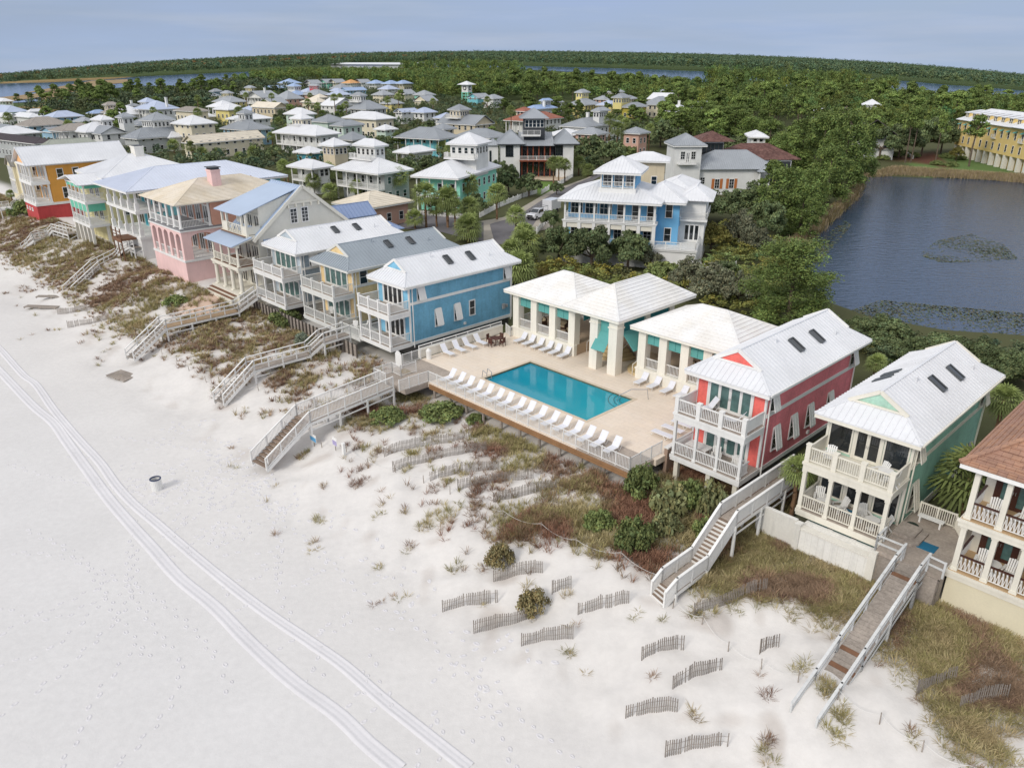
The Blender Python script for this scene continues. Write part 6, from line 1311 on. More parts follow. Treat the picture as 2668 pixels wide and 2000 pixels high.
P = at_h(1085, 177, 2); Q = at_h(862, 174, 2); v = P-Q; r = thing('long_shed', 'very long low white roofed building before the far lagoon', 'shed', (Q.x, Q.y, Q.z), math.atan2(v.y, v.x)); L = math.hypot(v.x, v.y)
# --- lane, van, fences, trailer
def road(name, pts, m, lift):
    V = [at_z(px, py, 3.4) for px, py in pts]; q = [(v.x, v.y, gz(v.x, v.y)+lift) for v in V]; mb = MB(); mb.poly(*q); o = mb.build(name, m); return tag(o, kind='structure')
ASPH = mat('asphalt', '#6d6a6c', .9, .1, .3, .06, 3.); CONC = mat('pale_concrete', '#a79f92', .85, .1, .4, .05)
LANE_L = [(1255, 640), (1245, 585), (1322, 570), (1440, 500), (1530, 470), (1580, 445)]; LANE_R = [(1400, 640), (1375, 600), (1430, 560), (1458, 530), (1520, 488), (1590, 452)]
def lane(name, L_, R_, m, lift, u0=0., u1=1.):
    mb = MB(); prev = None
    def res(P, n=30):
        d = [0]
        for a, b in zip(P[:-1], P[1:]): d.append(d[-1]+math.hypot(b[0]-a[0], b[1]-a[1]))
        return [(np.interp(d[-1]*i/n, d, [p[0] for p in P]), np.interp(d[-1]*i/n, d, [p[1] for p in P])) for i in range(n+1)]
    for p, q in zip(res(L_), res(R_)):
        a, b = at_z(*p, 3.4), at_z(*q, 3.4); e, f = a.lerp(b, u0), a.lerp(b, u1); e.z = f.z = max(gz(e.x, e.y), gz(f.x, f.y))+lift
        if prev: mb.poly(prev[0], prev[1], f, e)
        prev = (e, f)
    return tag(mb.build(name, m), kind='structure')
lane('pavement', LANE_L, LANE_R, CONC, .03, -.06, .24); lane('road', LANE_L, LANE_R, ASPH, .05, .24, 1.05)
lane('driveway', [(1378, 610), (1400, 575), (1430, 545)], [(1440, 600), (1440, 570), (1452, 548)], CONC, .07)
lane('side_road', [(1040, 565), (1150, 560), (1260, 585)], [(1040, 600), (1150, 610), (1260, 640)], ASPH, .06)
lane('forecourt', [(1360, 455), (1420, 462), (1475, 466)], [(1370, 475), (1420, 478), (1480, 478)], mat('pale_paving', '#c9b79f', .9), .05)
def picket(label, pxs, h=1., z=3.4):
    V = [at_z(px, py, z) for px, py in pxs]; o = V[0]; r = thing('picket_fence', label, 'fence', (o.x, o.y, gz(o.x, o.y)), 0); m = MB(); n = MB()
    for a, b in zip(V[:-1], V[1:]):
        L = (b-a).length; k = int(L/.3); za, zb = gz(a.x, a.y)-r.location.z, gz(b.x, b.y)-r.location.z; A2, B2 = Vector((a.x-o.x, a.y-o.y, za)), Vector((b.x-o.x, b.y-o.y, zb))
        for zz in (.3, .75): m.beam(A2+Vector((0,0,zz)), B2+Vector((0,0,zz)), .05, .1)
        for i in range(k): p = A2.lerp(B2, i/k); m.beam(p, p+Vector((0,0,h)), .16, .04, up=(B2-A2).cross(Vector((0,0,1))))
        for i in range(max(2, k//8)+1): p = A2.lerp(B2, i/max(2, k//8)); n.box(p.x-.1, p.y-.1, p.z-.2, p.x+.1, p.y+.1, p.z+h+.2)
    m.build('pickets', WHITE, r); n.build('post', WHITE, r)
picket('white picket fence along the far side of the lane below the palms', [(1250, 572), (1300, 545), (1360, 520), (1398, 508)])
picket('short white picket fence piece at the lawn beside the lane', [(1411, 510), (1430, 498)])
picket('white picket fence at the lawn corner under the three palms', [(1446, 493), (1470, 480), (1490, 468)])
picket('white picket fence behind the tan tiled house by the side road', [(1050, 562), (1130, 568), (1215, 575)])
picket('white picket fence at the right of the parked van', [(1398, 612), (1420, 590), (1440, 575)])
picket('white picket fence with round post tops below the sky blue house', [(1745, 690), (1830, 700), (1915, 700)])
picket('white picket fence on the hotel lawn edge', [(2355, 405), (2378, 416)])
def van():
    P = at_z(1400, 574, 3.4); r = thing('parked_van', 'white pickup truck with ladder rack parked nose out in the driveway', 'pickup truck', (P.x, P.y, gz(P.x, P.y)+.07), math.radians(-34)); wt = mat('van_white', '#dcdde0', .25, .04, coat=.5)
    def sec(mb, prof, w0, w1):
        n = len(prof); vs = [(-w0 if z < 1.2 else -w1, y, z) for y, z in prof]+[(w0 if z < 1.2 else w1, y, z) for y, z in prof]; mb.add(vs, [tuple(range(n)), tuple(range(2*n-1, n-1, -1))]+[(i, n+i, n+(i+1) % n, (i+1) % n) for i in range(n)])
    m = MB(); sec(m, [(-2.6,.4),(-2.65,.9),(-2.5,1.12),(-1.3,1.2),(-.55,1.85),(.9,1.9),(1.0,1.25),(2.7,1.2),(2.75,.45)], 1., .82); m.build('body', wt, r)
    m = MB(); m.slab([(-.76,-1.27,1.28),(.76,-1.27,1.28),(.72,-.6,1.82),(-.72,-.6,1.82)], .02); m.v = [(x, y-.03, z+.04) for x, y, z in m.v]; m.build('windscreen', GLASS, r)
    for sx in (-1, 1):
        m = MB(); m.poly((sx*.93,-1.1,1.28),(sx*.93,.75,1.28),(sx*.85,.7,1.78),(sx*.85,-.55,1.78)); m.build('side_window', GLASS, r)
        m = MB(); m.box(sx*.75-.15,-2.67,.78,sx*.75+.15,-2.6,.98); m.build('headlight', mat('lamp_glass', '#d9dde0', .1), r)
        m = MB(); m.box(sx*1.02, -1.05, 1.2, sx*1.2, -.9, 1.45); m.build('mirror', DARK, r)
        for y in (-1.7, 1.7):
            m = MB(); m.cyl((sx*.82,y,.38),(sx*1.03,y,.38),.38,n=18); w = m.build('wheel', DARK, r); m = MB(); m.cyl((sx*1.03,y,.38),(sx*1.045,y,.38),.2,n=12); m.build('rim', STEEL, w)
    m = MB(); m.box(-.85,-2.7,.42,.85,-2.6,.62); m.build('bumper', DARK, r); m = MB(); m.box(-.6,-2.68,.68,.6,-2.62,.98); m.build('grille', DARK, r)
    m = MB()
    for y in (-.4, .8, 2.5): m.box(-.85, y, 2.1, .85, y+.06, 2.16)
    for x in (-.8, .8): m.box(x-.03, -.5, 2.1, x+.03, 2.6, 2.16); m.box(x-.03, 2.5, 1.2, x+.03, 2.56, 2.1); m.box(x-.03,.8,1.85,x+.03,.86,2.1)
    m.build('ladder_rack', STEEL, r)
    P = at_z(1437, 556, 3.4); t = thing('box_trailer', 'white box trailer parked behind the pickup truck', 'trailer', (P.x, P.y, gz(P.x, P.y)+.07), math.radians(-34)); m = MB(); m.box(-1.1,-1.8,.55,1.1,1.8,2.5); m.box(-1.05,-1.85,.6,1.05,-1.8,2.45); m.build('body', wt, t)
    for sx in (-1, 1): m = MB(); m.cyl((sx*1.1,.2,.35),(sx*1.28,.2,.35),.35,n=14); m.build('wheel', DARK, t)
van()
m = MB(); n = MB(); pr = MB()
L_ = L; pr.box(0, 0, -1, L_, 40, 6); o = pr.build('wall', WM['g'], r); m.slab([(-3,-3,6.2),(L_+3,-3,6.2),(L_+3,20,9),(-3,20,9)], .3); m.slab([(-3,20,9),(L_+3,20,9),(L_+3,43,6.2),(-3,43,6.2)], .3)
m.build('roof', WROOF, r)
# ------------------------------------------------------------------ vegetation
rg = np.random.default_rng(5)
def leafmat(name, color, rnd=.22, var=.25, vs=.25, trans=.15):
    m = mat(name, color, .75, var, vs, .12, 2.5, attr='Col', rnd=rnd, spec=.25)
    return m
PINEM = leafmat('pine_needles', '#77894a', .3); OAKM = leafmat('oak_leaves', '#6b7851'); PALMM = leafmat('palm_fronds', '#87955c'); SHRM = leafmat('shrub_leaves', '#888a60'); GRNM = leafmat('bright_shrub_leaves', '#7b8752'); GREYM = leafmat('grey_shrub_leaves', '#7b7d64'); CREPE = leafmat('olive_leaves', '#7f7a41')
BARK = mat('bark', '#6b5d50', .95, .3, 2., .2, 8.); PBARK = mat('palm_bark', '#86694f', .95, .3, 3., .25, 9.); DEADF = mat('dead_fronds', '#8f7a55', .9, .2)
def cloud(cl, n, size, asp=.6, flat=.0, inner=.3):
    """leaf quads scattered through ellipsoid clumps; each clump and leaf has its own tone"""
    cl = np.array(cl, float); wgt = (cl[:, 3]**2); wgt /= wgt.sum(); k = rg.choice(len(cl), n, p=wgt); d = rg.normal(size=(n, 3)); d[:, 2] += .25; d /= np.linalg.norm(d, axis=1)[:, None]
    rad = 1-inner*rg.random(n)**1.5; c = cl[k, :3]+d*cl[k][:, 3:6]*rad[:, None]
    nr = d+rg.normal(size=(n, 3))*.6; nr[:, 2] += flat; nr /= np.linalg.norm(nr, axis=1)[:, None]
    u = np.cross(nr, rg.normal(size=(n, 3))); u /= np.linalg.norm(u, axis=1)[:, None]; v = np.cross(nr, u); s = size*(.6+.8*rg.random(n))[:, None]
    V = np.stack([c-u*s-v*s*asp, c+u*s-v*s*asp, c+u*s*.8+v*s*asp, c-u*s*.8+v*s*asp], 1).reshape(-1, 3)
    tone = (.72+.5*rg.random(len(cl)))[k]*(.75+.5*rg.random(n)); hue = rg.normal(0, .07, n); col = np.stack([tone*(1+hue), tone, tone*(1-hue*.5)], 1); return V, np.repeat(col, 4, 0)
def quads(n): return np.arange(n*4).reshape(-1, 4)
def mesh_of(V, col, m, name): o = raw(name, V, quads(len(V)//4), m, None, col); me = o.data; bpy.data.objects.remove(o); return me
def bmesh_of(mb, m, name): o = mb.build(name, m); me = o.data; bpy.data.objects.remove(o); return me
def limb(mb, a, b, r0, r1, n=6): mb.cyl(a, b, r0, r1, n, False)
def make_dense(seed, n=9000, size=.125):
    r = random.Random(seed); cl = []; mb = MB(); limb(mb, (0,0,-.5), (0,0,8.6), .2, .05, 7)
    for i in range(90):
        z = r.uniform(1., 9.3); a = r.uniform(0, 6.28); rr = 2.7*(1-((z-3.2)/6.6)**2*1.)**.5*math.sqrt(r.random()) if z > 3.2 else 2.5*math.sqrt(r.random()); q = r.uniform(.55, 1.05); cl.append((rr*math.cos(a), rr*math.sin(a), z, q, q, q*.9))
    V, c = cloud(cl, n, size, .4, .0, .9); return mesh_of(V, c, PINEM, 'crown'), bmesh_of(mb, BARK, 'trunk')
def make_pine(seed, n=1900, hi=1., size=.26):
    r = random.Random(seed); cl = []; mb = MB(); bend = r.uniform(-.4, .4); P = [Vector((0,0,-.5)), Vector((bend*.4, .1, 4)), Vector((bend, -.1, 7.5)), Vector((bend*1.1, 0, 9.6))]
    for i, (q, w) in enumerate(((.2, .16), (.16, .11), (.11, .04))): limb(mb, P[i], P[i+1], q, w, 7)
    for i in range(26):
        z = r.uniform(4.2 if hi < 1.5 else 6.2, 9.6); u = (z-4)/5.6; a = r.uniform(0, 6.28); rr = r.uniform(.5, 2.5)*(1.1-.75*u*u); c = (bend+rr*math.cos(a), rr*math.sin(a), z+r.uniform(-.2,.3)); q = r.uniform(.55, 1.05); cl.append((*c, q, q, q*.62)); limb(mb, (bend*.8, 0, z-.7), c, .06, .02, 5)
    for i in range(3): cl.append((bend+r.uniform(-.5,.5), r.uniform(-.5,.5), 9.4+r.uniform(0,.5), .9, .9, .7))
    V, c = cloud(cl, int(n*1.4), size*.85, .42, 0., .6); return mesh_of(V, c, PINEM, 'crown'), bmesh_of(mb, BARK, 'trunk')
def make_oak(seed, n=2100, mt=None, size=.2, low=.2):
    r = random.Random(seed); cl = []; mb = MB(); limb(mb, (0,0,-.4), (0,0,1.6), .2, .15, 7)
    for i in range(60):
        a = r.uniform(0, 6.28); rr = 2.7*math.sqrt(r.random()); z = 1.6+2.7*(1-(rr/2.9)**2)*r.uniform(low, 1); q = r.uniform(.35, .8); c = (rr*math.cos(a), rr*math.sin(a), z); cl.append((*c, q, q, q*.75))
        if i % 6 == 0: limb(mb, (0,0,1.3), c, .09, .03, 5)
    V, c = cloud(cl, int(n*1.4), size*.85, .6, 0., .75); return mesh_of(V, c, mt or OAKM, 'crown'), bmesh_of(mb, BARK, 'trunk')
def make_shrub(seed, mt, n=900, size=.13):
    r = random.Random(seed); cl = []
    for i in range(46): a = r.uniform(0, 6.28); rr = .85*math.sqrt(r.random()); q = r.uniform(.18, .34); cl.append((rr*math.cos(a), rr*math.sin(a), .12+.8*(1-rr*rr)*r.uniform(.35, 1), q, q, q*.9))
    V, c = cloud(cl, int(n*1.5), size*.8, .5, .0, .9); return mesh_of(V, c, mt, 'shrub')
def fan(V, C, base, d, length, r, tone, blades=9, droop=.35, w=.07):
    """one fan leaf: narrow blades spread from the end of a stalk"""
    d = d.normalized(); side = d.cross(Vector((0,0,1)))
    if side.length < .05: side = Vector((1,0,0))
    side.normalize(); up = side.cross(d).normalized(); hub = base+d*length*.5
    def q(a, b, wd, t): s_ = (b-a).cross(up).normalized()*wd; V.extend([a-s_, a+s_, b+s_*.4, b-s_*.4]); C.extend([t]*4)
    q(base, hub, .025, tone*.9)
    for i in range(blades):
        an = (i/(blades-1)-.5)*2.5; e = (d*math.cos(an)+side*math.sin(an)); m_ = hub+e*length*.32+up*.04; t_ = hub+e*length*(.62-.1*abs(an))-Vector((0,0,droop*length*(.35+.2*r.random()))); tt = tone*r.uniform(.8, 1.2); q(hub, m_, w, tt); q(m_, t_, w*.9, tt)
def make_palm(seed, n=46, blades=9, dead=10):
    r = random.Random(seed); V, C = [], []
    for i in range(n):
        u = i/n; el = 1.45-2.1*u**.9; a = i*2.4+r.uniform(-.3,.3); d = Vector((math.cos(a)*math.cos(el), math.sin(a)*math.cos(el), math.sin(el))); fan(V, C, Vector((0,0,.05*(1-u))), d, r.uniform(1.45, 1.75), r, .75+.45*(1-u)+r.uniform(-.15,.15), blades)
    n1 = len(V); D, E = [], []
    for i in range(dead): a = r.uniform(0,6.28); d = Vector((math.cos(a)*.5, math.sin(a)*.5, -1)); fan(D, E, Vector((0,0,-.15)), d, r.uniform(.7,1.), r, 1., 5, .2, .06)
    c = np.array([(t*1.02, t, t*.92) for t in C]); cm = mesh_of(np.array([tuple(v) for v in V]), c, PALMM, 'crown'); dm = mesh_of(np.array([tuple(v) for v in D]), np.array([(1.,1.,1.)]*len(D)), DEADF, 'dead_fronds')
    return cm, dm
tb = MB(); k = 10
for i in range(k): limb(tb, (0.02*math.sin(i), .02*math.cos(i*2), i/k-.02), (0.02*math.sin(i+1), .02*math.cos(i*2+2), (i+1)/k), .155-.004*i+.02*(i % 2), .15-.004*i, 9)
PTRUNK = bmesh_of(tb, PBARK, 'trunk')
def make_palmetto(seed, n=22):
    r = random.Random(seed); V, C = [], []
    for i in range(n): a = r.uniform(0,6.28); el = r.uniform(.35,1.3); b = Vector((r.uniform(-.5,.5), r.uniform(-.5,.5), 0)); fan(V, C, b, Vector((math.cos(a)*math.cos(el), math.sin(a)*math.cos(el), math.sin(el))), r.uniform(1.,1.5), r, r.uniform(.8,1.25), 8, .25)
    return mesh_of(np.array([tuple(v) for v in V]), np.array([(t, t, t*.85) for t in C]), PALMM, 'fronds')
DENSE = [make_dense(200+i) for i in range(3)]; PINES = [make_pine(i) for i in range(4)]; TALLP = [make_pine(20+i, 1000, 2.) for i in range(2)]; BIGP = [make_dense(40, 30000, .07)]
OAKS = [make_oak(60+i) for i in range(3)]; NOAK = [make_oak(70+i, 6500, None, .12) for i in range(2)]; GOAK = [make_oak(80+i, 5000, GREYM, .12, .1) for i in range(2)]; OLIVE = [make_oak(90, 3500, CREPE, .13, .4)]; GREEN = [make_oak(95+i, 2600, GRNM, .18) for i in range(2)]
PALMS = [make_palm(i) for i in range(3)]; PALMETTO = [make_palmetto(i) for i in range(3)]
SHR = [make_shrub(i, SHRM) for i in range(3)]; SHG = [make_shrub(10+i, GRNM, 2600, .075) for i in range(2)]; SHD = [make_shrub(20+i, leafmat('dune_shrub_leaves', '#93875f'), 2600, .06) for i in range(2)]; SHS = [make_shrub(30, leafmat('silver_shrub_leaves', '#8f9a86'), 1800, .07)]
DOM = {'pine': (6., 10.), 'oak': (6.4, 4.9), 'palm': (3., 1.), 'shrub': (2., 1.1)}
TLIST = []
def scl(px, py): P = at_h(px, py, 0.); return P, depth(P)/F
def T(kind, px, py, hp, wp, meshes=None, label=None, hmin=None):
    """a tree whose foot is at a photo point; height and crown width in photo pixels"""
    P, u = scl(px, py); TLIST.append([kind, P, hp*u*1.04, wp*u, meshes, label, px])
def palm(px, yc, yb, wp, label=None): P, u = scl(px, yb); TLIST.append(['palm', P, max(1.2, (yb-yc)*u*1.05), wp*u, None, label, px])
def cpalm(c, lst):
    for x, yc, yb, w in lst: k_ = CR[c][2]; palm(*cpx(c, x, yc), CR[c][1]+yb*k_, w*k_)
# --- palms
palm(2060, 1215, 1352, 125, 'cabbage palm with orange brown trunk between the coral and green cottages'); palm(2497, 1238, 1362, 165, 'cabbage palm between the green cottage and the terracotta roofed house'); palm(2590, 1040, 1140, 130, 'cabbage palm behind the back corner of the green cottage'); palm(1366, 640, 700, 85); palm(1352, 700, 745, 90); palm(1335, 660, 720, 70); palm(2273, 945, 1000, 80, 'cabbage palm behind the back corner of the coral cottage')
cpalm('C2', [(530,590,790,240),(110,560,720,110),(55,560,720,130),(350,690,830,190),(540,800,880,200),(850,750,890,170),(985,700,860,160),(1180,740,900,220),(1330,650,900,230),(1640,860,1210,300),(1890,900,1210,330),(1760,1000,1200,200),(2120,730,1000,300),(2140,980,1190,230),(1510,1110,1220,210),(2150,1180,1310,280),(70,90,250,120),(190,150,250,130),(1830,300,400,160)])
cpalm('C', [(300,990,1230,270),(640,1110,1380,250),(330,1250,1420,210),(310,1490,1640,330),(860,1350,1540,230),(950,1560,1700,270),(1290,760,1010,170),(1350,750,960,150),(1420,770,950,150),(1580,740,870,160),(70,1200,1470,240),(160,1260,1480,200),(1690,820,880,150)])
cpalm('C', [(1925,270,590,150),(2010,380,720,190)])
cpalm('L', [(120,480,600,120),(1365,660,790,120),(1500,720,820,120),(1720,730,820,120),(1830,770,840,150),(2010,800,880,140),(2160,800,890,110),(390,600,680,130),(1000,690,760,170),(700,710,760,140),(150,1360,1460,90)])
cpalm('M', [(15,910,1050,130),(200,860,1010,120),(460,900,970,160),(640,820,960,130),(120,990,1050,170),(300,980,1040,130),(730,980,1070,170),(930,790,880,110),(1125,720,880,130),(1250,760,860,110),(1340,800,880,130),(1070,1130,1290,150),(1165,1150,1300,130),(560,1040,1080,150),(1010,620,700,110)])
for x, y in ((2285,600),(2100,800)): pass
cpalm('RR', [(2090,830,1010,200),(2180,830,1020,160),(1790,800,900,180),(2010,930,1000,120)])
# --- explicit trees and shrubs
for a in (('pine',2050,850,225,250,BIGP,'big bright green pine between the pavilion and the lake'),('pine',2190,495,190,130,DENSE),('pine',2130,480,180,120,DENSE),('pine',2080,462,150,115,DENSE),('pine',2232,482,150,95,DENSE),('pine',2030,600,165,140,DENSE),('pine',2080,625,140,110,DENSE),('pine',2150,530,150,120,DENSE),('pine',2105,560,120,100,DENSE),('pine',2040,470,120,100,DENSE),('pine',2165,430,140,100,DENSE),('pine',2260,411,100,52),
          ('tall',2358,424,130,60,TALLP,'tall leaning twin trunked pine at the lake edge, left one'),('tall',2372,424,132,58,TALLP,'tall leaning twin trunked pine at the lake edge, right one'),('tall',2436,428,122,50,TALLP,'single tall pine on the hotel lawn, middle'),('tall',2524,434,118,78,TALLP,'tall pine in front of the yellow hotel facade'),
          ('oak',1830,575,95,150,NOAK),('oak',1905,585,100,150,NOAK),('oak',1965,580,115,140,NOAK),('oak',1990,630,120,120,NOAK),('oak',1850,665,95,110,OLIVE,'olive brown crepe myrtle right of the sky blue house'),('oak',1925,650,105,110,GOAK),('oak',1965,665,90,100,GOAK),
          ('oak',1455,690,115,125,NOAK),('oak',1540,706,130,150,NOAK),('oak',1635,702,110,135,NOAK),('oak',1690,700,70,80,GOAK),('oak',1725,745,75,110,GREEN),('oak',1790,760,95,110,GOAK),('oak',1850,790,110,150,GOAK),('oak',1885,740,70,90,NOAK),('oak',1920,800,110,120,GOAK),
          ('oak',2290,910,100,160,NOAK),('oak',2365,950,85,120,NOAK),('oak',2450,955,100,150,NOAK),('oak',2530,970,105,150,NOAK),('oak',2605,1005,115,150,NOAK),('oak',2670,1035,140,150,NOAK),('oak',2235,875,60,100,NOAK),
          ('oak',1325,508,80,85),('oak',1378,512,65,75),('oak',1300,470,60,60),('oak',1540,430,80,95),('oak',1495,425,65,75),('oak',1592,432,75,85),('oak',1632,432,60,72,GREEN),('oak',1450,508,35,45),('oak',1720,385,80,98),('oak',1240,560,60,60),
          ('pine',1850,372,92,105,DENSE),('pine',1910,374,97,110,DENSE),('pine',1800,358,72,90,DENSE),('pine',1955,395,85,90,DENSE),('pine',1880,350,70,90,DENSE),('pine',2000,410,95,90,DENSE),('pine',1660,330,45,50),('pine',1610,318,35,40),('oak',1000,480,60,70),('oak',1060,470,60,80),('oak',1115,462,58,72),('oak',1140,480,50,60),('oak',830,475,55,75),('oak',880,470,60,70),('pine',1085,400,50,55),('pine',1040,402,50,60),('oak',740,330,45,60),('oak',1480,640,70,60,GREEN),('oak',1435,600,60,60,NOAK),
          ('oak',2290,415,90,110,NOAK),('oak',2340,412,100,120,NOAK),('oak',2400,405,105,120,NOAK),('oak',2450,400,95,110,NOAK),('oak',2500,398,85,100,NOAK),('oak',2570,404,60,60,GOAK),('oak',2490,420,40,45,OLIVE),('pine',2265,360,70,60),('pine',2215,350,60,60)): T(*a)
FANL = [(1895,840),(1940,858),(1990,860),(1560,742),(1600,745),(1640,752),(1500,738),(1670,756),(1320,740),(1345,700),(2330,945),(2580,985),(2620,1015),(1860,845),(1820,830),(1710,735),(2080,640),(2030,640)]
for x, y in FANL: T('fan', x, y, 30, 46, PALMETTO)
for x, y in ((1580,712),(1625,725),(1535,722),(1475,722),(1665,735),(1690,742),(1755,757)): T('shrub', x, y, 28, 70, SHR)
for x, y in ((2330,408),(2380,410),(2440,430),(2480,434),(2300,416),(2355,404),(2465,412),(2500,416)): T('shrub', x, y, 14, 40, SHG)
# green and brown shrubs on the dunes
for x, y, h, w, mm, l in ((1302,1470,70,95,SHD,'upper round brown green dune bush alone on white sand'),(1390,1585,72,105,SHD,'lower round brown green dune bush alone on white sand'),(1672,1285,85,115,SHG,'green shrub at the right end of the pool fence'),(1745,1330,90,130,SHR,'olive shrub below the coral cottage left corner'),(1652,1420,95,125,SHG,'dark green round shrub in the rust coloured scrub'),(1560,1375,60,95,SHG,'small green shrub left of the dark green round shrub'),(1790,1320,90,110,SHG,'green shrub between the coral cottage piles'),(1850,1330,90,110,SHR,'olive shrub below the coral cottage stair corner'),(1840,1400,70,90,SHG,'green shrub left of the coral boardwalk stair'),(1735,1385,70,90,SHR,'olive shrub behind the dark green round shrub'),
                      (1010,1095,40,110,SHG,'low green shrub under the pool boardwalk landing'),(1150,1085,42,130,SHG,'low green shrub below the left end of the pool fence'),(1240,1098,26,60,SHG,'small green shrub below the brown edging'),(745,842,45,100,SHG,'green shrub patch below the grey blue cottage'),(788,895,36,50,SHS,'silver green round shrub left of the two rail boardwalk'),(460,790,24,75,SHG,'low green shrub on the sand mound by the cream house'),(60,560,40,80,SHG,'green shrub at the red base of the orange house'),(2440,1360,50,60,SHR,'dark shrub by the grill beside the green cottage'),(1815,1380,30,30,SHS,'white flowering shrub beside the coral boardwalk stair')):
    T('shrub', x, y, h, w, mm, l)
# --- random infill between the houses
def too_close(x, y, r, used, extra=0.):
    for a, b, c in FOOT:
        if (a-x)**2+(b-y)**2 < (c+r*.5+extra)**2: return True
    for a, b, c in used:
        if (a-x)**2+(b-y)**2 < (c+r)**2*.32: return True
    return False
USED = [(t[1].x, t[1].y, t[3]/2) for t in TLIST]
ROADP = [[tuple(at_z(*p, 3.4)[:2]) for p in LANE_L+LANE_R[::-1]], [tuple(at_z(*p, 3.4)[:2]) for p in ((1360,452),(1480,462),(1480,482),(1370,482))], [tuple(at_z(*p, 3.4)[:2]) for p in ((1378,612),(1400,560),(1450,545),(1445,600))], [tuple(at_z(*p, 3.4)[:2]) for p in ((1000,570),(1260,565),(1260,640),(1000,600))]]
LAWN = [tuple(at_z(*p, 3.0)[:2]) for p in ((2350,425),(2440,400),(2540,402),(2640,440),(2668,452),(2668,478),(2560,466),(2450,452),(2380,440))]
def blocked(x, y): return any(in_poly(x, y, R_) for R_ in ROADP) or in_poly(x, y, LAKE) or in_poly(x, y, LAWN) or float(seg_dist(np.array([x]), np.array([y]), LAKE)[0]) < 3
def fill(poly, n, kinds, rr, group=None, label=None, tries=8):
    Q = [at_h(px, py, 0.) for px, py in poly]; Q = [(p.x, p.y) for p in Q]; xs = [p[0] for p in Q]; ys = [p[1] for p in Q]; got = 0
    for _ in range(n*tries):
        if got >= n: break
        x, y = RN.uniform(min(xs), max(xs)), RN.uniform(min(ys), max(ys)); r = RN.uniform(*rr)
        if not in_poly(x, y, Q) or blocked(x, y) or too_close(x, y, r, USED): continue
        kd = RN.choices([k_[0] for k_ in kinds], [k_[1] for k_ in kinds])[0]; z = gz(x, y); P = Vector((x, y, z)); hh = {'pine': RN.uniform(2.2, 3.3), 'oak': RN.uniform(1.3, 1.7), 'palm': RN.uniform(1.6, 3.)}[kd]*r
        if kd == 'palm': r = RN.uniform(1.5, 1.9)
        f = Vector((x, y, z-H)); dz = depth(P); px = CX+F*x/dz
        TLIST.append([kd, P, hh, 2*r, None, label, px, group]); USED.append((x, y, r)); got += 1
fill([(0,345),(300,318),(560,288),(700,268),(1000,268),(1250,295),(1450,290),(1700,330),(1760,380),(1560,450),(1200,480),(980,480),(760,470),(560,455),(250,395),(0,400)], 110, (('oak',.5),('palm',.32),('pine',.18)), (2.2, 4.))
fill([(1250,295),(1700,300),(2000,345),(2080,420),(1990,470),(1900,420),(1760,395),(1600,345),(1400,330)], 90, (('pine',.6),('oak',.4)), (2.8, 5.))
fill([(2085,500),(2180,470),(2230,440),(2240,380),(2100,350),(1990,480),(2000,560),(2080,560)], 30, (('pine',.7),('oak',.3)), (2.6, 4.2))
G1 = 'pines of the wood between the village and the lagoon'
L1 = 'round topped green pine in the wood between the village and the lagoon'
fill([(1250,262),(1500,268),(1800,300),(2100,350),(2240,382),(2420,360),(2668,340),(2668,285),(2450,284),(2250,272),(2050,262),(1800,248),(1420,236),(1250,236)], 130, (('pine',1),), (4., 6.), G1, L1)
fill([(110,292),(300,302),(480,286),(640,262),(640,245),(430,252),(200,262),(110,275)], 45, (('pine',1),), (3.6, 5.6), 'pines by the reed flats behind the left houses', 'dark green pine by the reed flats behind the left houses')
for x, yb, h in ((515,232,26),(590,226,28),(615,226,30),(636,226,30),(668,224,26),(50,275,28),(85,272,26),(75,262,20)): T('pine', x, yb, h, h*.85)
# --- build the individuals
names = {'pine': ('pine_tree', 'pine', 'green pine'), 'tall': ('pine_tree', 'pine', 'tall bare trunked pine'), 'oak': ('oak_tree', 'oak', 'dark round live oak'), 'palm': ('palm_tree', 'palm', 'round headed cabbage palm'), 'fan': ('palmetto', 'palmetto', 'low fan leaved palmetto'), 'shrub': ('shrub', 'shrub', 'rounded shrub')}
PLACES = VIL+[('the blue cottage', *W(-64, 50)[:2], 6, 12), ('the pool pavilion', *W(-44, 61)[:2], 20, 8), ('the coral cottage', *W(-25, 52)[:2], 6, 14), ('the green cottage', *W(-15, 52)[:2], 6, 14), ('the cream gabled beach house', *W(-94, 48)[:2], 7, 16), ('the pink house', *W(-109, 48)[:2], 10, 16), ('the aqua house', *W(-128, 52)[:2], 12, 20), ('the orange house', *W(-172, 46)[:2], 8, 16), ('the near lake shore', *W(-10, 76)[:2], 30, 6)]
def short(l):
    w = l.split(); 
    for i, x in enumerate(w):
        if i > 2 and x in ('left', 'behind', 'among', 'beside', 'right', 'with', 'by', 'in', 'at', 'just', 'top', 'of', 'under', 'below', 'and'): w = w[:i]; break
    w = w[:6]
    while w[-1] in ('and', 'with', 'the', 'a', 'of', 'by', 'in', 'under', 'two'): w = w[:-1]
    s = ' '.join(w).rstrip(','); return s if s.startswith('the ') else 'the '+s
groups = {}
for t in TLIST:
    if t[5] is None:
        b = min(PLACES, key=lambda v: math.hypot(v[1]-t[1].x, v[2]-t[1].y)); t.append(None) if len(t) < 8 else None; groups.setdefault((t[0], short(b[0])), []).append(t)
def label_of(kd, b, i, n): return names[kd][2]+(' near %s, %s from left' % (b, ORD[i] if i < 18 else str(i+1)+'th') if n > 1 else ' nearest '+b)
for (kd, b), l in groups.items():
    l.sort(key=lambda t: t[6])
    for i, t in enumerate(l): t[5] = label_of(kd, b, i, len(l))
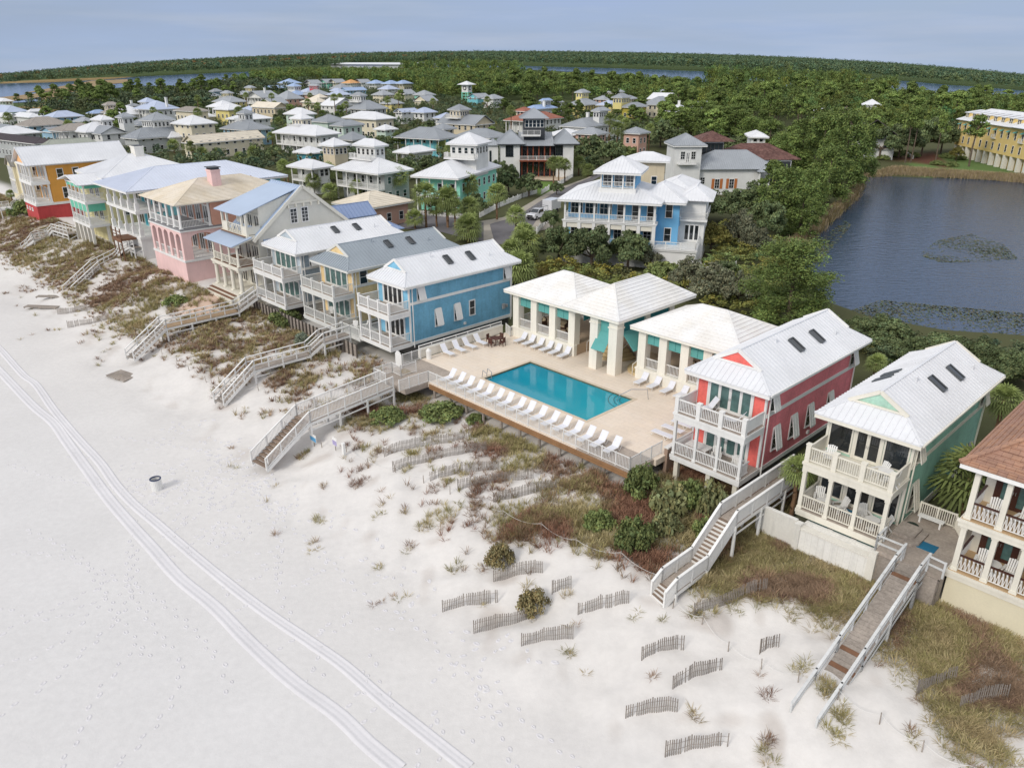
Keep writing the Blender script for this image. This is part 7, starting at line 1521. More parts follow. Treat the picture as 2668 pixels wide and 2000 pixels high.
def sub(name, me, par, loc=(0,0,0), s=(1,1,1), rz=0.):
    o = bpy.data.objects.new(name, me); COL.objects.link(o); o.parent = par; o.location = loc; o.scale = s; o.rotation_euler = (0,0,rz); return o
for t in TLIST:
    kd, P, h, w, ms, lab = t[:6]; grp = t[7] if len(t) > 7 else None; nm, cat, _ = names[kd]; rz = RN.uniform(0, 6.28)
    if kd in ('shrub', 'fan'):
        me = RN.choice(ms); o = bpy.data.objects.new(nm, me); COL.objects.link(o); o.location = P-Vector((0,0,.1)); o.rotation_euler = (0,0,rz); k = w/(2.3 if kd == 'shrub' else 2.6); o.scale = (k, k, (h/1.1 if kd == 'shrub' else k)); tag(o, lab, cat, grp); continue
    r = thing(nm, lab, cat, P, rz, grp)
    if kd == 'palm':
        h = min(h, 13); k = min(max(w/(4.5 if 'trunk' in lab or 'behind the back' in lab else 2.9), .65), 1.6); c, dm = RN.choice(PALMS); q = sub('trunk', PTRUNK, r, (0,0,-.2), (1.15*k**.4, 1.15*k**.4, h+.25)); sub('crown', c, r, (0,0,h), (k, k, k)); sub('dead_fronds', dm, r, (0,0,h), (k, k, k))
    else:
        me = RN.choice(ms or {'pine': PINES, 'tall': TALLP, 'oak': OAKS}[kd]); D = DOM['oak' if kd == 'oak' else 'pine']; k = w/D[0]; z = h/D[1]; sub('crown', me[0], r, (0,0,0), (k, k, z)); sub('trunk', me[1], r, (0,0,0), (min(k, 1.6), min(k, 1.6), z))
# --- woods too dense to count
def scatter(poly, n, px=True):
    Q = [at_h(a, b, 0.) for a, b in poly]; Q = [(p.x, p.y) for p in Q]; x0, x1 = min(p[0] for p in Q), max(p[0] for p in Q); y0, y1 = min(p[1] for p in Q), max(p[1] for p in Q); out = np.zeros((0, 2))
    while len(out) < n:
        p = np.stack([rg.uniform(x0, x1, n*2), rg.uniform(y0, y1, n*2)], 1); out = np.concatenate([out, p[in_poly(p[:, 0], p[:, 1], Q)]])
    return out[:n]
def foot_free(p, r=3.):
    a = np.array(FOOT); ok = np.ones(len(p), bool)
    for i in range(0, len(p), 2000): q = p[i:i+2000]; d = np.hypot(q[:, None, 0]-a[None, :, 0], q[:, None, 1]-a[None, :, 1])-a[None, :, 2]; ok[i:i+2000] = d.min(1) > r
    return p[ok]
def unit_tree(n, seed, pine=True):
    r = random.Random(seed); cl = []
    for i in range(16): a = r.uniform(0,6.28); rr = .38*math.sqrt(r.random()); z = r.uniform(.42, .95) if pine else r.uniform(.3,.85); q = r.uniform(.09,.18); cl.append((rr*math.cos(a)*(1.25-z*.6), rr*math.sin(a)*(1.25-z*.6), z, q, q, q*.75))
    V, c = cloud(cl, n, .048*(130/n)**.5 if n > 60 else .06, .55, 0., .6); return V, c
def woods(name, label, P, hr, wr, n, m, tones=(.8, 1.2), trunks=False):
    U = [unit_tree(n, 100+i) for i in range(6)]; Vs, Cs = [], []; z = zg(P[:, 0], P[:, 1]); h = rg.uniform(*hr, len(P)); w = rg.uniform(*wr, len(P)); an = rg.uniform(0, 6.28, len(P)); pick = rg.integers(0, 6, len(P))
    for k_ in range(6):
        i = np.where(pick == k_)[0]
        if not len(i): continue
        V, c = U[k_]; ca, sa = np.cos(an[i])[:, None], np.sin(an[i])[:, None]; X = (V[None, :, 0]*ca-V[None, :, 1]*sa)*w[i][:, None]+P[i][:, 0:1]; Y = (V[None, :, 0]*sa+V[None, :, 1]*ca)*w[i][:, None]+P[i][:, 1:2]; Z = V[None, :, 2]*h[i][:, None]+z[i][:, None]
        tn = rg.uniform(*tones, len(i))[:, None, None]; hu = rg.normal(0, .1, len(i))[:, None]; cc = c[None]*tn*np.stack([1+hu, np.ones_like(hu), 1-hu], 2); Vs.append(np.stack([X, Y, Z], 2).reshape(-1, 3)); Cs.append(cc.reshape(-1, 3))
    V = np.concatenate(Vs); C = np.concatenate(Cs); o = raw(name, V, quads(len(V)//4), m, None, C); return tag(o, label, 'woods', kind='stuff')
WDM = leafmat('wood_leaves', '#76884a', 0.); WDD = leafmat('understory_leaves', '#647050', 0.)
p = scatter([(1090,268),(1300,262),(1500,262),(1800,290),(2100,345),(2240,385),(2420,360),(2668,345),(2668,284),(2450,282),(2250,268),(2050,254),(1800,240),(1600,230),(1420,215),(1090,213)], 2400); woods('woods', 'green pine wood stretching between the village and the lagoon', foot_free(p, 3.), (7, 12), (7, 12), 220, WDM, (.5, 1.25))
p = scatter([(1840,232),(2000,242),(2150,252),(2330,268),(2330,258),(2150,240),(2000,230),(1840,221)], 160); woods('woods', 'tall pines standing along the near lagoon bank at the right', p, (13, 19), (9, 13), 240, WDM, (.65, 1.15)); p = scatter([(1040,200),(1300,202),(1360,206),(1360,196),(1300,190),(1040,188)], 130); woods('woods', 'tall pines standing along the near lagoon bank at the centre', p, (13, 18), (9, 13), 200, WDM, (.65, 1.15))
p = scatter([(600,232),(860,224),(1100,240),(1300,250),(1300,214),(1100,210),(830,206),(700,212)], 900); woods('woods', 'bright pine wood in a band behind the back row of houses', foot_free(p, 3.), (9, 14), (9, 14), 200, WDM, (.7, 1.2))
p = scatter([(0,345),(300,305),(560,270),(700,240),(1000,245),(1250,270),(1450,285),(1700,320),(1760,380),(1560,450),(1200,480),(980,490),(760,470),(560,470),(250,420),(0,420)], 3600); p = foot_free(p, -.4); p = np.array([q for q in p if not blocked(*q)]); woods('hedges', 'dark green shrubs and small trees filling the gaps between the village houses', p, (2.5, 4.8), (3., 5.), 90, WDD, (.8, 1.3))
p = scatter([(60,300),(300,303),(480,296),(700,266),(860,222),(800,212),(640,222),(440,245),(230,258)], 1100); woods('woods', 'low dark scrub wood between the left lagoon and the village', foot_free(p, 2.), (5, 9), (8, 12), 100, WDD, (.7, 1.1))
p = scatter([(1660,560),(1800,575),(2000,640),(2080,690),(2090,760),(2000,860),(1800,800),(1500,745),(1340,735),(1340,690),(1400,645),(1440,640)], 560); p = foot_free(p, 1.); p = np.array([q for q in p if not blocked(*q)]); woods('undergrowth', 'olive green undergrowth behind the pool pavilion and along the lake', p, (1.2, 2.6), (2., 3.6), 160, leafmat('scrub_leaves', '#868a4d', 0.), (.8, 1.3))
p = scatter([(2215,900),(2300,895),(2450,915),(2668,935),(2668,1010),(2560,980),(2400,960),(2260,950)], 120); p = foot_free(p, .5); p = np.array([q for q in p if not in_poly(q[0], q[1], LAKE)]); woods('undergrowth', 'dark scrub on the near lake shore behind the coral and green cottages', p, (1., 2.2), (2., 3.6), 220, WDD, (.7, 1.3))
# the far shore: woods to the horizon
def polar(n, a0, a1, d0f, d1): 
    a = rg.uniform(a0, a1, n); d0 = d0f(a); u = rg.random(n); d = 1/(1/d0+(1/d1-1/d0)*u); return np.stack([np.sin(a)*d, np.cos(a)*d], 1)
FARB = [(-60,222),(120,216),(260,209),(354,201),(570,191),(855,180),(1018,169),(1250,167),(1405,174),(1780,185),(2077,196),(2338,210),(2460,221),(2560,228),(2700,240)]
fb = [at_h(a, b, 0.) for a, b in FARB]; fa = np.array([math.atan2(v.x, v.y) for v in fb]); fd = np.array([math.hypot(v.x, v.y) for v in fb])
d0f = lambda a: np.interp(a, fa, fd)
p = polar(15000, -.68, .68, lambda a: d0f(a)+12, 5200); woods('woods', 'endless dark green pine forest beyond the lagoon reaching the horizon', p, (13, 19), (14, 24), 26, leafmat('hazed_far_leaves', '#627657', 0.), (.72, 1.15))  # leaf colour paled towards blue: distance haze put into the colour
p = polar(2600, -.68, .68, lambda a: d0f(a)+4, 1900); p = p[np.hypot(p[:, 0], p[:, 1])-d0f(np.arctan2(p[:, 0], p[:, 1])) < 120]; woods('woods', 'front edge of the forest standing along the far lagoon bank', p, (13, 18), (11, 16), 60, leafmat('far_edge_leaves', '#687b55', 0.), (.75, 1.15))
p = polar(160, -.62, -.05, lambda a: d0f(a)+60, 2300); woods('woods', 'scattered rust coloured trees in the forest beyond the left lagoon', p, (15, 19), (14, 22), 60, leafmat('rust_leaves', '#8a6a44', 0.), (.8, 1.2))
# --- dune grass and scrub
tbx = np.array([-230,-152,-128,-109,-92,-88,-72,-69,-58,-54,-45,-36,-28,-21,-10,10]); tby = np.array([26.3,26.3,27.3,26.8,27.2,28,28.2,30.4,30.2,29.5,27.5,28.5,31.9,33.3,32.,32.5])
def vegd(s, t):
    """how thickly the dune is overgrown, 0..1"""
    b = np.interp(s, tbx, tby); d = sstep(-1., 3.5, t-b); n1 = wob(s, t, 2.6, 11); n2 = wob(s, t, 1.1, 12); n3 = wob(s, t, 5.5, 13)
    left = sstep(-66, -74, s); pool = sstep(-60, -56, s)*sstep(-30, -33, s); right = sstep(-34, -30, s)
    base = left*(.95+.35*n3)+(1-left)*(1-pool)*(1-right)*.6+pool*(.24+.34*sstep(35.5, 38.5, t))+right*(.7+.4*n3-.45*sstep(-21,-19,s)*sstep(38.5,34.,t))
    r = d*np.clip(base+.42*n1+.25*n2, 0, 1)+.5*sstep(-5.5, 0, t-b)*np.clip(1.2*n1+.6*n2-.3, 0, 1)
    lim = np.where(s < -90, 39.5, np.where(s < -58, 42.6, np.where(s < -29.3, 40.2, np.where(s < -19.5, 48, 43))))
    pt = np.clip(.42+.45*left+.25*right+1.4*wob(s, t, .75, 51)+.9*wob(s, t, 1.9, 52)+.9*sstep(34.5, 38.5, t)*right, 0, 1); return np.clip(r*(pt*.85+.15), 0, 1)*(t < lim)
def tufts(name, label, N, region, mcol, hr, spread, blades, wid, m, keepfn=None, dens=None):
    s = rg.uniform(region[0], region[1], N); t = rg.uniform(region[2], region[3], N); dn = vegd(s, t) if dens is None else dens(s, t)
    if keepfn is not None: dn = dn*keepfn(s, t)
    ok = rg.random(N) < dn; s, t = s[ok], t[ok]; n = len(s); x = s*CA-t*SA; y = s*SA+t*CA; z = zg(x, y); B = np.stack([x, y, z-.03], 1)
    k = np.repeat(np.arange(n), blades); nb = len(k); a = rg.uniform(0, 6.28, nb); rr = rg.random(nb)*spread*.35; hh = rg.uniform(*hr, n)[k]*(.55+.6*rg.random(nb)); ln = spread*(.3+.9*rg.random(nb)); a2 = a+rg.normal(0, .5, nb)
    b = B[k]+np.stack([np.cos(a)*rr, np.sin(a)*rr, np.zeros(nb)], 1); tip = b+np.stack([np.cos(a2)*ln, np.sin(a2)*ln, hh], 1); w = np.stack([-np.sin(a2), np.cos(a2), np.zeros(nb)], 1)*wid
    md = b*.45+tip*.55+np.stack([np.zeros(nb), np.zeros(nb), hh*.18], 1)
    V = np.stack([b-w, b+w, md+w*.8, md-w*.8, md-w*.8, md+w*.8, tip+w*.25, tip-w*.25], 1).reshape(-1, 3); ci = np.clip(((.5+.75*wob(s, t, .9, 81))*len(mcol)+rg.normal(0, .8, n)).astype(int), 0, len(mcol)-1); c = np.array(mcol)[ci]; c = c[k]*(.7+.6*rg.random(nb))[:, None]; C = np.repeat(c, 8, 0); o = raw(name, V, quads(nb*2), m, None, C); return tag(o, label, 'grass', kind='stuff')
GM = mat('dune_grass_blades', (1., 1., 1.), .8, .15, .3, 0., attr='Col', spec=.2)
OL = [lin('#a39a6a'), lin('#b8aa80'), lin('#938c5c'), lin('#b09f78')]; BR = [lin('#947c66'), lin('#a1866d'), lin('#8a6e5e'), lin('#a98f72'), lin('#a2966b')]; RU = [lin('#95705c'), lin('#a27c64'), lin('#8b755d'), lin('#9b8d62')]
nz = lambda a, b: (lambda s, t: np.clip(.5+.9*wob(s, t, 3.7, 21)*a+b, 0, 1))
tufts('dune_grass', 'tan and olive dune grass on the sand left of the pool stair', 22000, (-215, -57, 20, 43), OL, (.3, .7), .42, 16, .02, GM, nz(1, .1))
tufts('dune_scrub', 'brown and rusty low scrub on the dune left of the pool stair', 36000, (-215, -57, 24, 43), BR, (.18, .45), .42, 16, .022, GM, nz(-1, .25))
tufts('dune_grass', 'sparse tan grass between the sand fences below the pool', 15000, (-57, -31, 22, 41), OL+BR[:3]+RU[:1], (.2, .5), .4, 15, .016, GM)
tufts('dune_scrub', 'rust brown scrub and tall grass below the coral cottage', 16000, (-33, -19.5, 26, 49), RU+OL[:2], (.2, .6), .45, 16, .016, GM)
tufts('dune_grass', 'olive and brown dune grass on the slope at the right', 30000, (-20.5, 4, 22, 44), BR+OL+OL, (.15, .42), .5, 16, .013, GM)
def loose(s, t):
    b = np.interp(s, tbx, tby); c_ = np.clip(1.5*wob(s, t, .62, 71)+1.1*wob(s, t, .33, 72)+.5*wob(s, t, 2., 73)-1.0, 0, 1); return c_*sstep(-9.5, -2, t-b)*(1-sstep(1.5, 4, t-b)*(1-sstep(-58, -56, s)*sstep(-30, -33, s)))*.9
tufts('dune_grass', 'loose tan grass clumps on the open sand seaward of the dune scrub', 26000, (-60, 4, 20, 39), OL+BR[:3], (.15, .4), .42, 15, .014, GM, None, loose)
tufts('dune_grass', 'loose tan grass clumps on the open sand below the left houses', 14000, (-200, -60, 17, 34), OL+BR[:3], (.15, .4), .45, 13, .02, GM, None, loose)
# reeds round the lake and lily pads
def reeds(name, label, poly, n, hr, cols, m=GM, wid=.05):
    P = scatter(poly, n); P = P[~in_poly(P[:, 0], P[:, 1], [(q[0], q[1]) for q in LAKE]) | (rg.random(len(P)) < .15)]; z = zg(P[:, 0], P[:, 1]); k = np.repeat(np.arange(len(P)), 7); nb = len(k); B = np.stack([P[:, 0], P[:, 1], np.maximum(z, LAKE_Z-.1)], 1)[k]+np.stack([rg.normal(0, .3, nb), rg.normal(0, .3, nb), np.zeros(nb)], 1); hh = rg.uniform(*hr, nb); tip = B+np.stack([rg.normal(0, .25, nb), rg.normal(0, .25, nb), hh], 1); a = rg.uniform(0, 6.28, nb); w = np.stack([np.cos(a), np.sin(a), np.zeros(nb)], 1)*wid; V = np.stack([B-w, B+w, tip+w*.5, tip-w*.5], 1).reshape(-1, 3); c = np.array(cols)[rg.integers(0, len(cols), nb)]*(.7+.6*rg.random(nb))[:, None]; o = raw(name, V, quads(nb), m, None, np.repeat(c, 4, 0)); return tag(o, label, 'reeds', kind='stuff')
TANR = [lin('#b7a587'), lin('#a8957a'), lin('#a29468')]
reeds('reeds', 'tan reeds in a belt along the far bank of the lake', [(2240,445),(2330,440),(2450,448),(2560,455),(2668,462),(2668,480),(2560,471),(2450,466),(2330,462),(2250,460)], 3800, (.7, 1.3), TANR, wid=.05)
reeds('reeds', 'brown reeds along the left bank of the lake', [(2245,450),(2250,490),(2240,520),(2200,550),(2160,590),(2110,640),(2070,670),(2020,665),(2090,610),(2150,560),(2190,530),(2215,500),(2225,465)], 3200, (.7, 1.5), TANR+[lin('#8a7a4a')], wid=.05)
reeds('reeds', 'golden grass patch behind the pool pavilion', [(1400,700),(1460,690),(1560,720),(1560,745),(1440,735),(1400,720)], 700, (.5, 1.), [lin('#a39560'), lin('#8d8a4d')], wid=.04)
def pads(name, label, poly, n, r0):
    P = scatter(poly, n); P = P[in_poly(P[:, 0], P[:, 1], LAKE)]; P = P[rg.random(len(P)) < np.clip(.55+.8*wob(P[:, 0], P[:, 1], 3.3, 31), 0, 1)]; a = np.linspace(0, 2*np.pi, 7)[:-1]; r = rg.uniform(*r0, len(P)); V = np.stack([P[:, 0, None]+np.cos(a)*r[:, None], P[:, 1, None]+np.sin(a)*r[:, None], np.full((len(P), 6), LAKE_Z+.02)], 2).reshape(-1, 3); cols = np.array([lin('#6d7b60'), lin('#707358'), lin('#5b6a5c'), lin('#7c7556')])[rg.integers(0, 4, len(P))]*rg.uniform(.7, 1.1, len(P))[:, None]; o = raw(name, V, np.arange(len(V)).reshape(-1, 6), GM, None, np.repeat(cols, 6, 0)); return tag(o, label, 'lily pads', kind='stuff')
pads('lily_pads', 'oval patch of floating lily pads in the middle of the lake', [(2390,680),(2440,640),(2530,622),(2610,650),(2650,690),(2560,698),(2450,700)], 4200, (.07, .2))
pads('lily_pads', 'belt of lily pads along the near shore of the lake', [(2160,790),(2290,800),(2450,815),(2668,835),(2668,905),(2450,885),(2290,855),(2190,812)], 9000, (.06, .18))
pads('lily_pads', 'thin lily pads along the left bank of the lake', [(2130,640),(2200,585),(2215,600),(2150,680),(2100,720)], 500, (.12, .3))
# ------------------------------------------------------------------ ground, water, tracks
def ground():
    r1 = 10*1.0065**np.arange(0, 420); r2 = r1[-1]*1.022**np.arange(1, 190); r = np.concatenate([r1, r2[r2 < 7500]]); a = np.linspace(-1.35, 1.35, 640); R_, A_ = np.meshgrid(r, a, indexing='ij'); x = R_*np.sin(A_); y = R_*np.cos(A_); z = zg(x, y)
    x[0] *= -.0; y[0] = -20+0*y[0]
    s = x*CA+y*SA; t = -x*SA+y*CA; n = x.shape
    sand = np.array(lin('#e3dedb')); litter = np.array(lin('#95836d')); floor_ = np.array(lin('#55573c')); lawn = np.array(lin('#667d4a')); mulch = np.array(lin('#6d4c3e')); far = np.array(lin('#4b5a34')); flatc = np.array(lin('#a08a60'))
    v = vegd(s, t)*np.clip(.75+.5*wob(s, t, .9, 41), 0, 1)*.8; warm = sstep(8, 31, t+2*wob(s, t, 6, 8))[..., None]
    sandc = np.array(lin('#dad8d6'))*(1-warm)+np.array(lin('#dedad5'))*warm
    sp_ = (np.clip(.9*wob(s, t, .5, 61)+.7*wob(s, t, 1.3, 62)-.55, 0, .5)*sstep(20, 27, t))[..., None]; sandc = sandc*(1-sp_)+np.array(lin('#b5aaa0'))*sp_
    c = sandc*(1-v[..., None])+litter*v[..., None]; q = (sstep(43, 47, t+.8*wob(s, t, 4, 5))*(1-sstep(9.0, 0, np.where(s > -30, 1e3, 1e3))))[..., None]; c = c*(1-q)+floor_*q
    d = np.hypot(x, y); f = sstep(300, 700, d)[..., None]; c = c*(1-f)+far*f
    def paint(P, col, soft=2.):
        nonlocal c
        w = sstep(soft, -soft, np.where(in_poly(x, y, P), -1, 1)*seg_dist(x, y, P))[..., None]; c = c*(1-w)+np.array(col)*w
    paint(LAWN, lawn, 2.); g = lambda *P: [tuple(at_h(px, py, 0.)[:2]) for px, py in P]
    paint(g((1400,472),(1462,478),(1440,500),(1400,506)), lin('#6c8746'), 1.)
    paint(g((1690,560),(1760,590),(1850,700),(1740,690),(1700,640)), lin('#6a4f3d'), 2.); paint(g((2310,415),(2440,395),(2480,440),(2400,425)), mulch, 2.); paint(g((2040,560),(2150,545),(2140,560),(2080,590)), lin('#c9bfae'), 1.5)
    paint(g((0,240),(120,225),(330,212),(340,200),(200,205),(0,214)), flatc, 10.); paint(g((0,290),(200,250),(260,240),(230,262),(130,292),(0,300)), flatc, 6.); paint(g((20,305),(130,300),(110,312),(10,316)), lawn, 4.)
    paint([W(-98,34)[:2], W(-91,34)[:2], W(-91,40)[:2], W(-98,40)[:2]], lin('#d3b9a6'), 1.2)
    idx = np.arange(n[0]*n[1]).reshape(n); fcs = np.stack([idx[:-1, :-1], idx[:-1, 1:], idx[1:, 1:], idx[1:, :-1]], -1).reshape(-1, 4)[:, ::-1]
    m = mat('ground_surface', (1., 1., 1.), .95, .05, .12, .035, 2.2, attr='Col', spec=.1, bump=.25, bs=1.6)
    nt = m.node_tree; b = [q_ for q_ in nt.nodes if q_.type == 'BUMP'][0]; b.inputs['Distance'].default_value = .12
    nz_ = [q_ for q_ in nt.nodes if q_.type == 'TEX_NOISE'][-1]; nz_.inputs['Roughness'].default_value = .75; nz_.inputs['Detail'].default_value = 6
    o = raw('ground', np.stack([x, y, z], 2).reshape(-1, 3), fcs, m, None, c.reshape(-1, 3), smooth=True); tag(o, kind='structure')
ground()
def watermat(name, col, sc, str_, rough=.06):
    m = bpy.data.materials.new(name); m.use_nodes = True; n = m.node_tree.nodes; l = m.node_tree.links; p = n['Principled BSDF']; p.inputs['Base Color'].default_value = (*col, 1); p.inputs['Roughness'].default_value = rough; p.inputs['IOR'].default_value = 1.33
    tc = n.new('ShaderNodeTexCoord'); mp = n.new('ShaderNodeMapping'); mp.inputs['Rotation'].default_value = (0,0,.5); mp.inputs['Scale'].default_value = (1., 2.6, 1.); ns = n.new('ShaderNodeTexNoise'); ns.inputs['Scale'].default_value = sc; ns.inputs['Detail'].default_value = 4; ns.inputs['Roughness'].default_value = .6; bp = n.new('ShaderNodeBump'); bp.inputs['Strength'].default_value = str_; bp.inputs['Distance'].default_value = .25
    l.new(tc.outputs['Object'], mp.inputs['Vector']); l.new(mp.outputs[0], ns.inputs['Vector']); l.new(ns.outputs[0], bp.inputs['Height']); l.new(bp.outputs[0], p.inputs['Normal']); return m
mb = MB(); mb.poly(*[(x, y, LAKE_Z) for x, y in LAKE]); o = mb.build('lake_water', watermat('lake_surface', (.026, .055, .11), .5, .6)); tag(o, kind='structure')
if o.data.polygons[0].normal.z < 0: o.data.flip_normals()
NEARB = [(-60,275),(60,268),(150,262),(250,236),(330,228),(500,224),(650,216),(830,197),(1018,177),(1250,177),(1405,184),(1780,212),(2077,230),(2338,256),(2460,264),(2560,250),(2640,250)]
def lagoon():
    na = [at_h(a, b, 0.) for a, b in NEARB]; aa = np.array([math.atan2(v.x, v.y) for v in na]); ad = np.array([math.hypot(v.x, v.y) for v in na]); A_ = np.linspace(-.66, .62, 120); U = np.linspace(0, 1, 14)
    D0 = np.interp(A_, aa, ad); D1 = d0f(A_)*.992; D1 = np.maximum(D1, D0+2); d = D0[:, None]+(D1-D0)[:, None]*U; x = np.sin(A_)[:, None]*d; y = np.cos(A_)[:, None]*d; z = zg(x, y)+.35; idx = np.arange(x.size).reshape(x.shape); f = np.stack([idx[:-1, :-1], idx[:-1, 1:], idx[1:, 1:], idx[1:, :-1]], -1).reshape(-1, 4)
    o = raw('lagoon_water', np.stack([x, y, z], 2).reshape(-1, 3), f, watermat('lagoon_surface', (.03, .085, .21), .12, .4, .12)); tag(o, kind='structure')
    if o.data.polygons[0].normal.z < 0: o.data.flip_normals()
lagoon()
def spits():
    for nm, P in (('mudflat', ((-60,262),(90,246),(250,222),(262,232),(160,246),(60,262),(-60,275))), ('mudflat', ((60,244),(240,212),(330,208),(345,216),(250,224),(120,240))), ('mudflat', ((100,262),(128,247),(150,250),(128,262)))):
        Q = [at_h(a, b, 0.) for a, b in P]; mb = MB(); mb.poly(*[(q.x, q.y, q.z+.7) for q in Q]); o = mb.build(nm, mat('reed_flat', '#97805a', .95, .3, .05, .15, .4)); tag(o, kind='structure')
        if o.data.polygons[0].normal.z < 0: o.data.flip_normals()
spits()
# tyre tracks pressed into the sand
def smooth_path(P, step=.3):
    P = [Vector((p.x, p.y, 0)) for p in P]; out = []
    for i in range(len(P)-1):
        p0, p1, p2, p3 = P[max(i-1, 0)], P[i], P[i+1], P[min(i+2, len(P)-1)]; n = max(1, int((p2-p1).length/step))
        for j in range(n): u = j/n; out.append(.5*((2*p1)+(p2-p0)*u+(2*p0-5*p1+4*p2-p3)*u*u+(3*p1-p0-3*p2+p3)*u**3))
    return out
SANDT = mat('track_sand', '#dcdadb', .95, .05, .3, .03, 6., spec=.1)
def track(pts, w=1.):
    Q = smooth_path([at_z(px, py, .0) for px, py in pts]); off = [-.5, -.36, -.28, -.17, -.09, 0, .09, .17, .25, .33, .42]; hh = [-.03, .05, .065, .0, .008, .014, .008, .0, .04, .045, -.03]; V = []
    for i, p in enumerate(Q):
        d = (Q[min(i+1, len(Q)-1)]-Q[max(i-1, 0)]); d.normalize(); nn = Vector((-d.y, d.x, 0))
        for o_, h_ in zip(off, hh): q = p+nn*o_*w; jit = RN.uniform(-.006, .006)*(abs(o_) > .2)+(.016 if (i % 2 == 0) else -.004)*(abs(o_) < .1); V.append((q.x, q.y, gz(q.x, q.y)+h_+jit+.006))
    n = len(off); idx = np.arange(len(V)).reshape(-1, n); f = np.stack([idx[:-1, :-1], idx[:-1, 1:], idx[1:, 1:], idx[1:, :-1]], -1).reshape(-1, 4); o = raw('tyre_track', np.array(V), f, SANDT, None, None, True); tag(o, kind='structure')
    if o.data.polygons[0].normal.z < 0: o.data.flip_normals()
    return Q
T1 = [(-60,905),(0,966),(85,1054),(140,1100),(176,1150),(228,1222),(285,1300),(345,1370),(400,1430),(468,1505),(560,1580),(651,1672),(760,1770),(880,1858),(960,1935),(1050,2010)]
T2 = [(-60,850),(0,908),(60,975),(95,1002),(140,1065),(203,1140),(262,1205),(305,1265),(352,1316),(410,1365),(488,1432),(590,1515),(692,1592),(814,1674),(900,1735),(1000,1822),(1110,1910),(1230,2005)]
track(T1, 1.1); track(T2, .95)
# footprints
def prints():
    V, Fc = [], []; off = 0
    def trail(P, z=0.3, step=.62):
        nonlocal off
        Q = smooth_path([at_z(px, py, z) for px, py in P], step)
        for i, p in enumerate(Q):
            d = Q[min(i+1, len(Q)-1)]-Q[max(i-1, 0)]; d.normalize(); nn = Vector((-d.y, d.x, 0)); c = p+nn*(.13 if i % 2 else -.13)+Vector((RN.uniform(-.06,.06), RN.uniform(-.06,.06), 0)); g = gz(c.x, c.y); k = RN.uniform(.8, 1.25)
            for rr, h in ((.0, .01), (.6, .012), (.85, .042), (1.35, -.02)):
                for j in range(8):
                    a = j*math.pi/4; q = c+d*(math.cos(a)*.17*rr*k)+nn*(math.sin(a)*.1*rr*k); V.append((q.x, q.y, g+h))
            for ring in range(3):
                for j in range(8): a_, b_ = off+ring*8+j, off+ring*8+(j+1) % 8; Fc.append((a_, b_, b_+8, a_+8))
            off += 32
    for P in ([(660,1262),(724,1387),(724,1509),(761,1611)],[(668,1262),(733,1347),(815,1408),(888,1480),(900,1500),(965,1553),(1067,1604),(1114,1651),(1180,1716),(1245,1758),(1325,1820),(1385,1885),(1460,1941),(1535,2000)],[(0,1575),(60,1590),(150,1600),(240,1560),(330,1530)],[(0,1640),(100,1590),(190,1550),(300,1500)],[(0,1850),(90,1790),(200,1700),(330,1560),(350,1420)],[(150,1990),(210,1890),(250,1800),(340,1680)],[(380,1700),(300,1590),(240,1490),(170,1420),(60,1370)],[(440,1680),(380,1600),(330,1500),(360,1350),(480,1250),(600,1240)],[(420,1390),(520,1330),(600,1280),(650,1240)],[(300,1130),(420,1150),(520,1170),(620,1210)],[(40,1430),(150,1440),(260,1480),(420,1560),(560,1700),(600,1800)],[(1340,1990),(1300,1880),(1240,1760),(1330,1640)],[(20,1200),(120,1230),(260,1260),(380,1280)],[(0,1720),(130,1680),(260,1560)],[(300,1980),(400,1880),(460,1780),(470,1690)]): trail(P)
    for i_ in range(230):
        s, t = (RN.uniform(-70, -20), RN.uniform(13, 25)) if i_ < 130 else (RN.uniform(-62, -48), RN.uniform(15, 24.5)); p = W(s, t); px = PXY(p.x, p.y, .2); a = RN.uniform(0, 6.28); q = PXY(p.x+1.6*math.cos(a), p.y+1.6*math.sin(a), .2); trail([px, q])
    o = raw('footprints', np.array(V), np.array(Fc), SANDT, None, None, True); tag(o, 'trails of footprints wandering over the white beach sand', 'footprints', kind='stuff')
def PXY(X, Y, Z):
    v = (X, Y, Z-H); f = v[1]*math.cos(PT)-v[2]*math.sin(PT); u = v[1]*math.sin(PT)+v[2]*math.cos(PT); return (CX+F*v[0]/f, CY-F*u/f)
prints()
# ------------------------------------------------------------------ sky, sun, camera
SUN_AZ, SUN_EL = math.radians(222), math.radians(34)     # sun over the sea, behind the camera to the left (azimuth clockwise from +Y)
sc = bpy.context.scene; w = bpy.data.worlds.new('World'); sc.world = w; w.use_nodes = True; n = w.node_tree.nodes; l = w.node_tree.links; bg_ = n['Background']; out = n['World Output']
sk = n.new('ShaderNodeTexSky'); sk.sky_type = 'NISHITA'; sk.sun_disc = False; sk.sun_elevation = SUN_EL; sk.sun_rotation = SUN_AZ; sk.air_density = 1.; sk.dust_density = 2.; sk.ozone_density = 1.5
tc = n.new('ShaderNodeTexCoord'); sep = n.new('ShaderNodeSeparateXYZ'); l.new(tc.outputs['Generated'], sep.inputs[0])
mxz = n.new('ShaderNodeMath'); mxz.operation = 'MAXIMUM'; mxz.inputs[1].default_value = .03; l.new(sep.outputs[2], mxz.inputs[0]); cmb = n.new('ShaderNodeCombineXYZ'); l.new(sep.outputs[0], cmb.inputs[0]); l.new(sep.outputs[1], cmb.inputs[1]); l.new(mxz.outputs[0], cmb.inputs[2]); l.new(cmb.outputs[0], sk.inputs['Vector'])
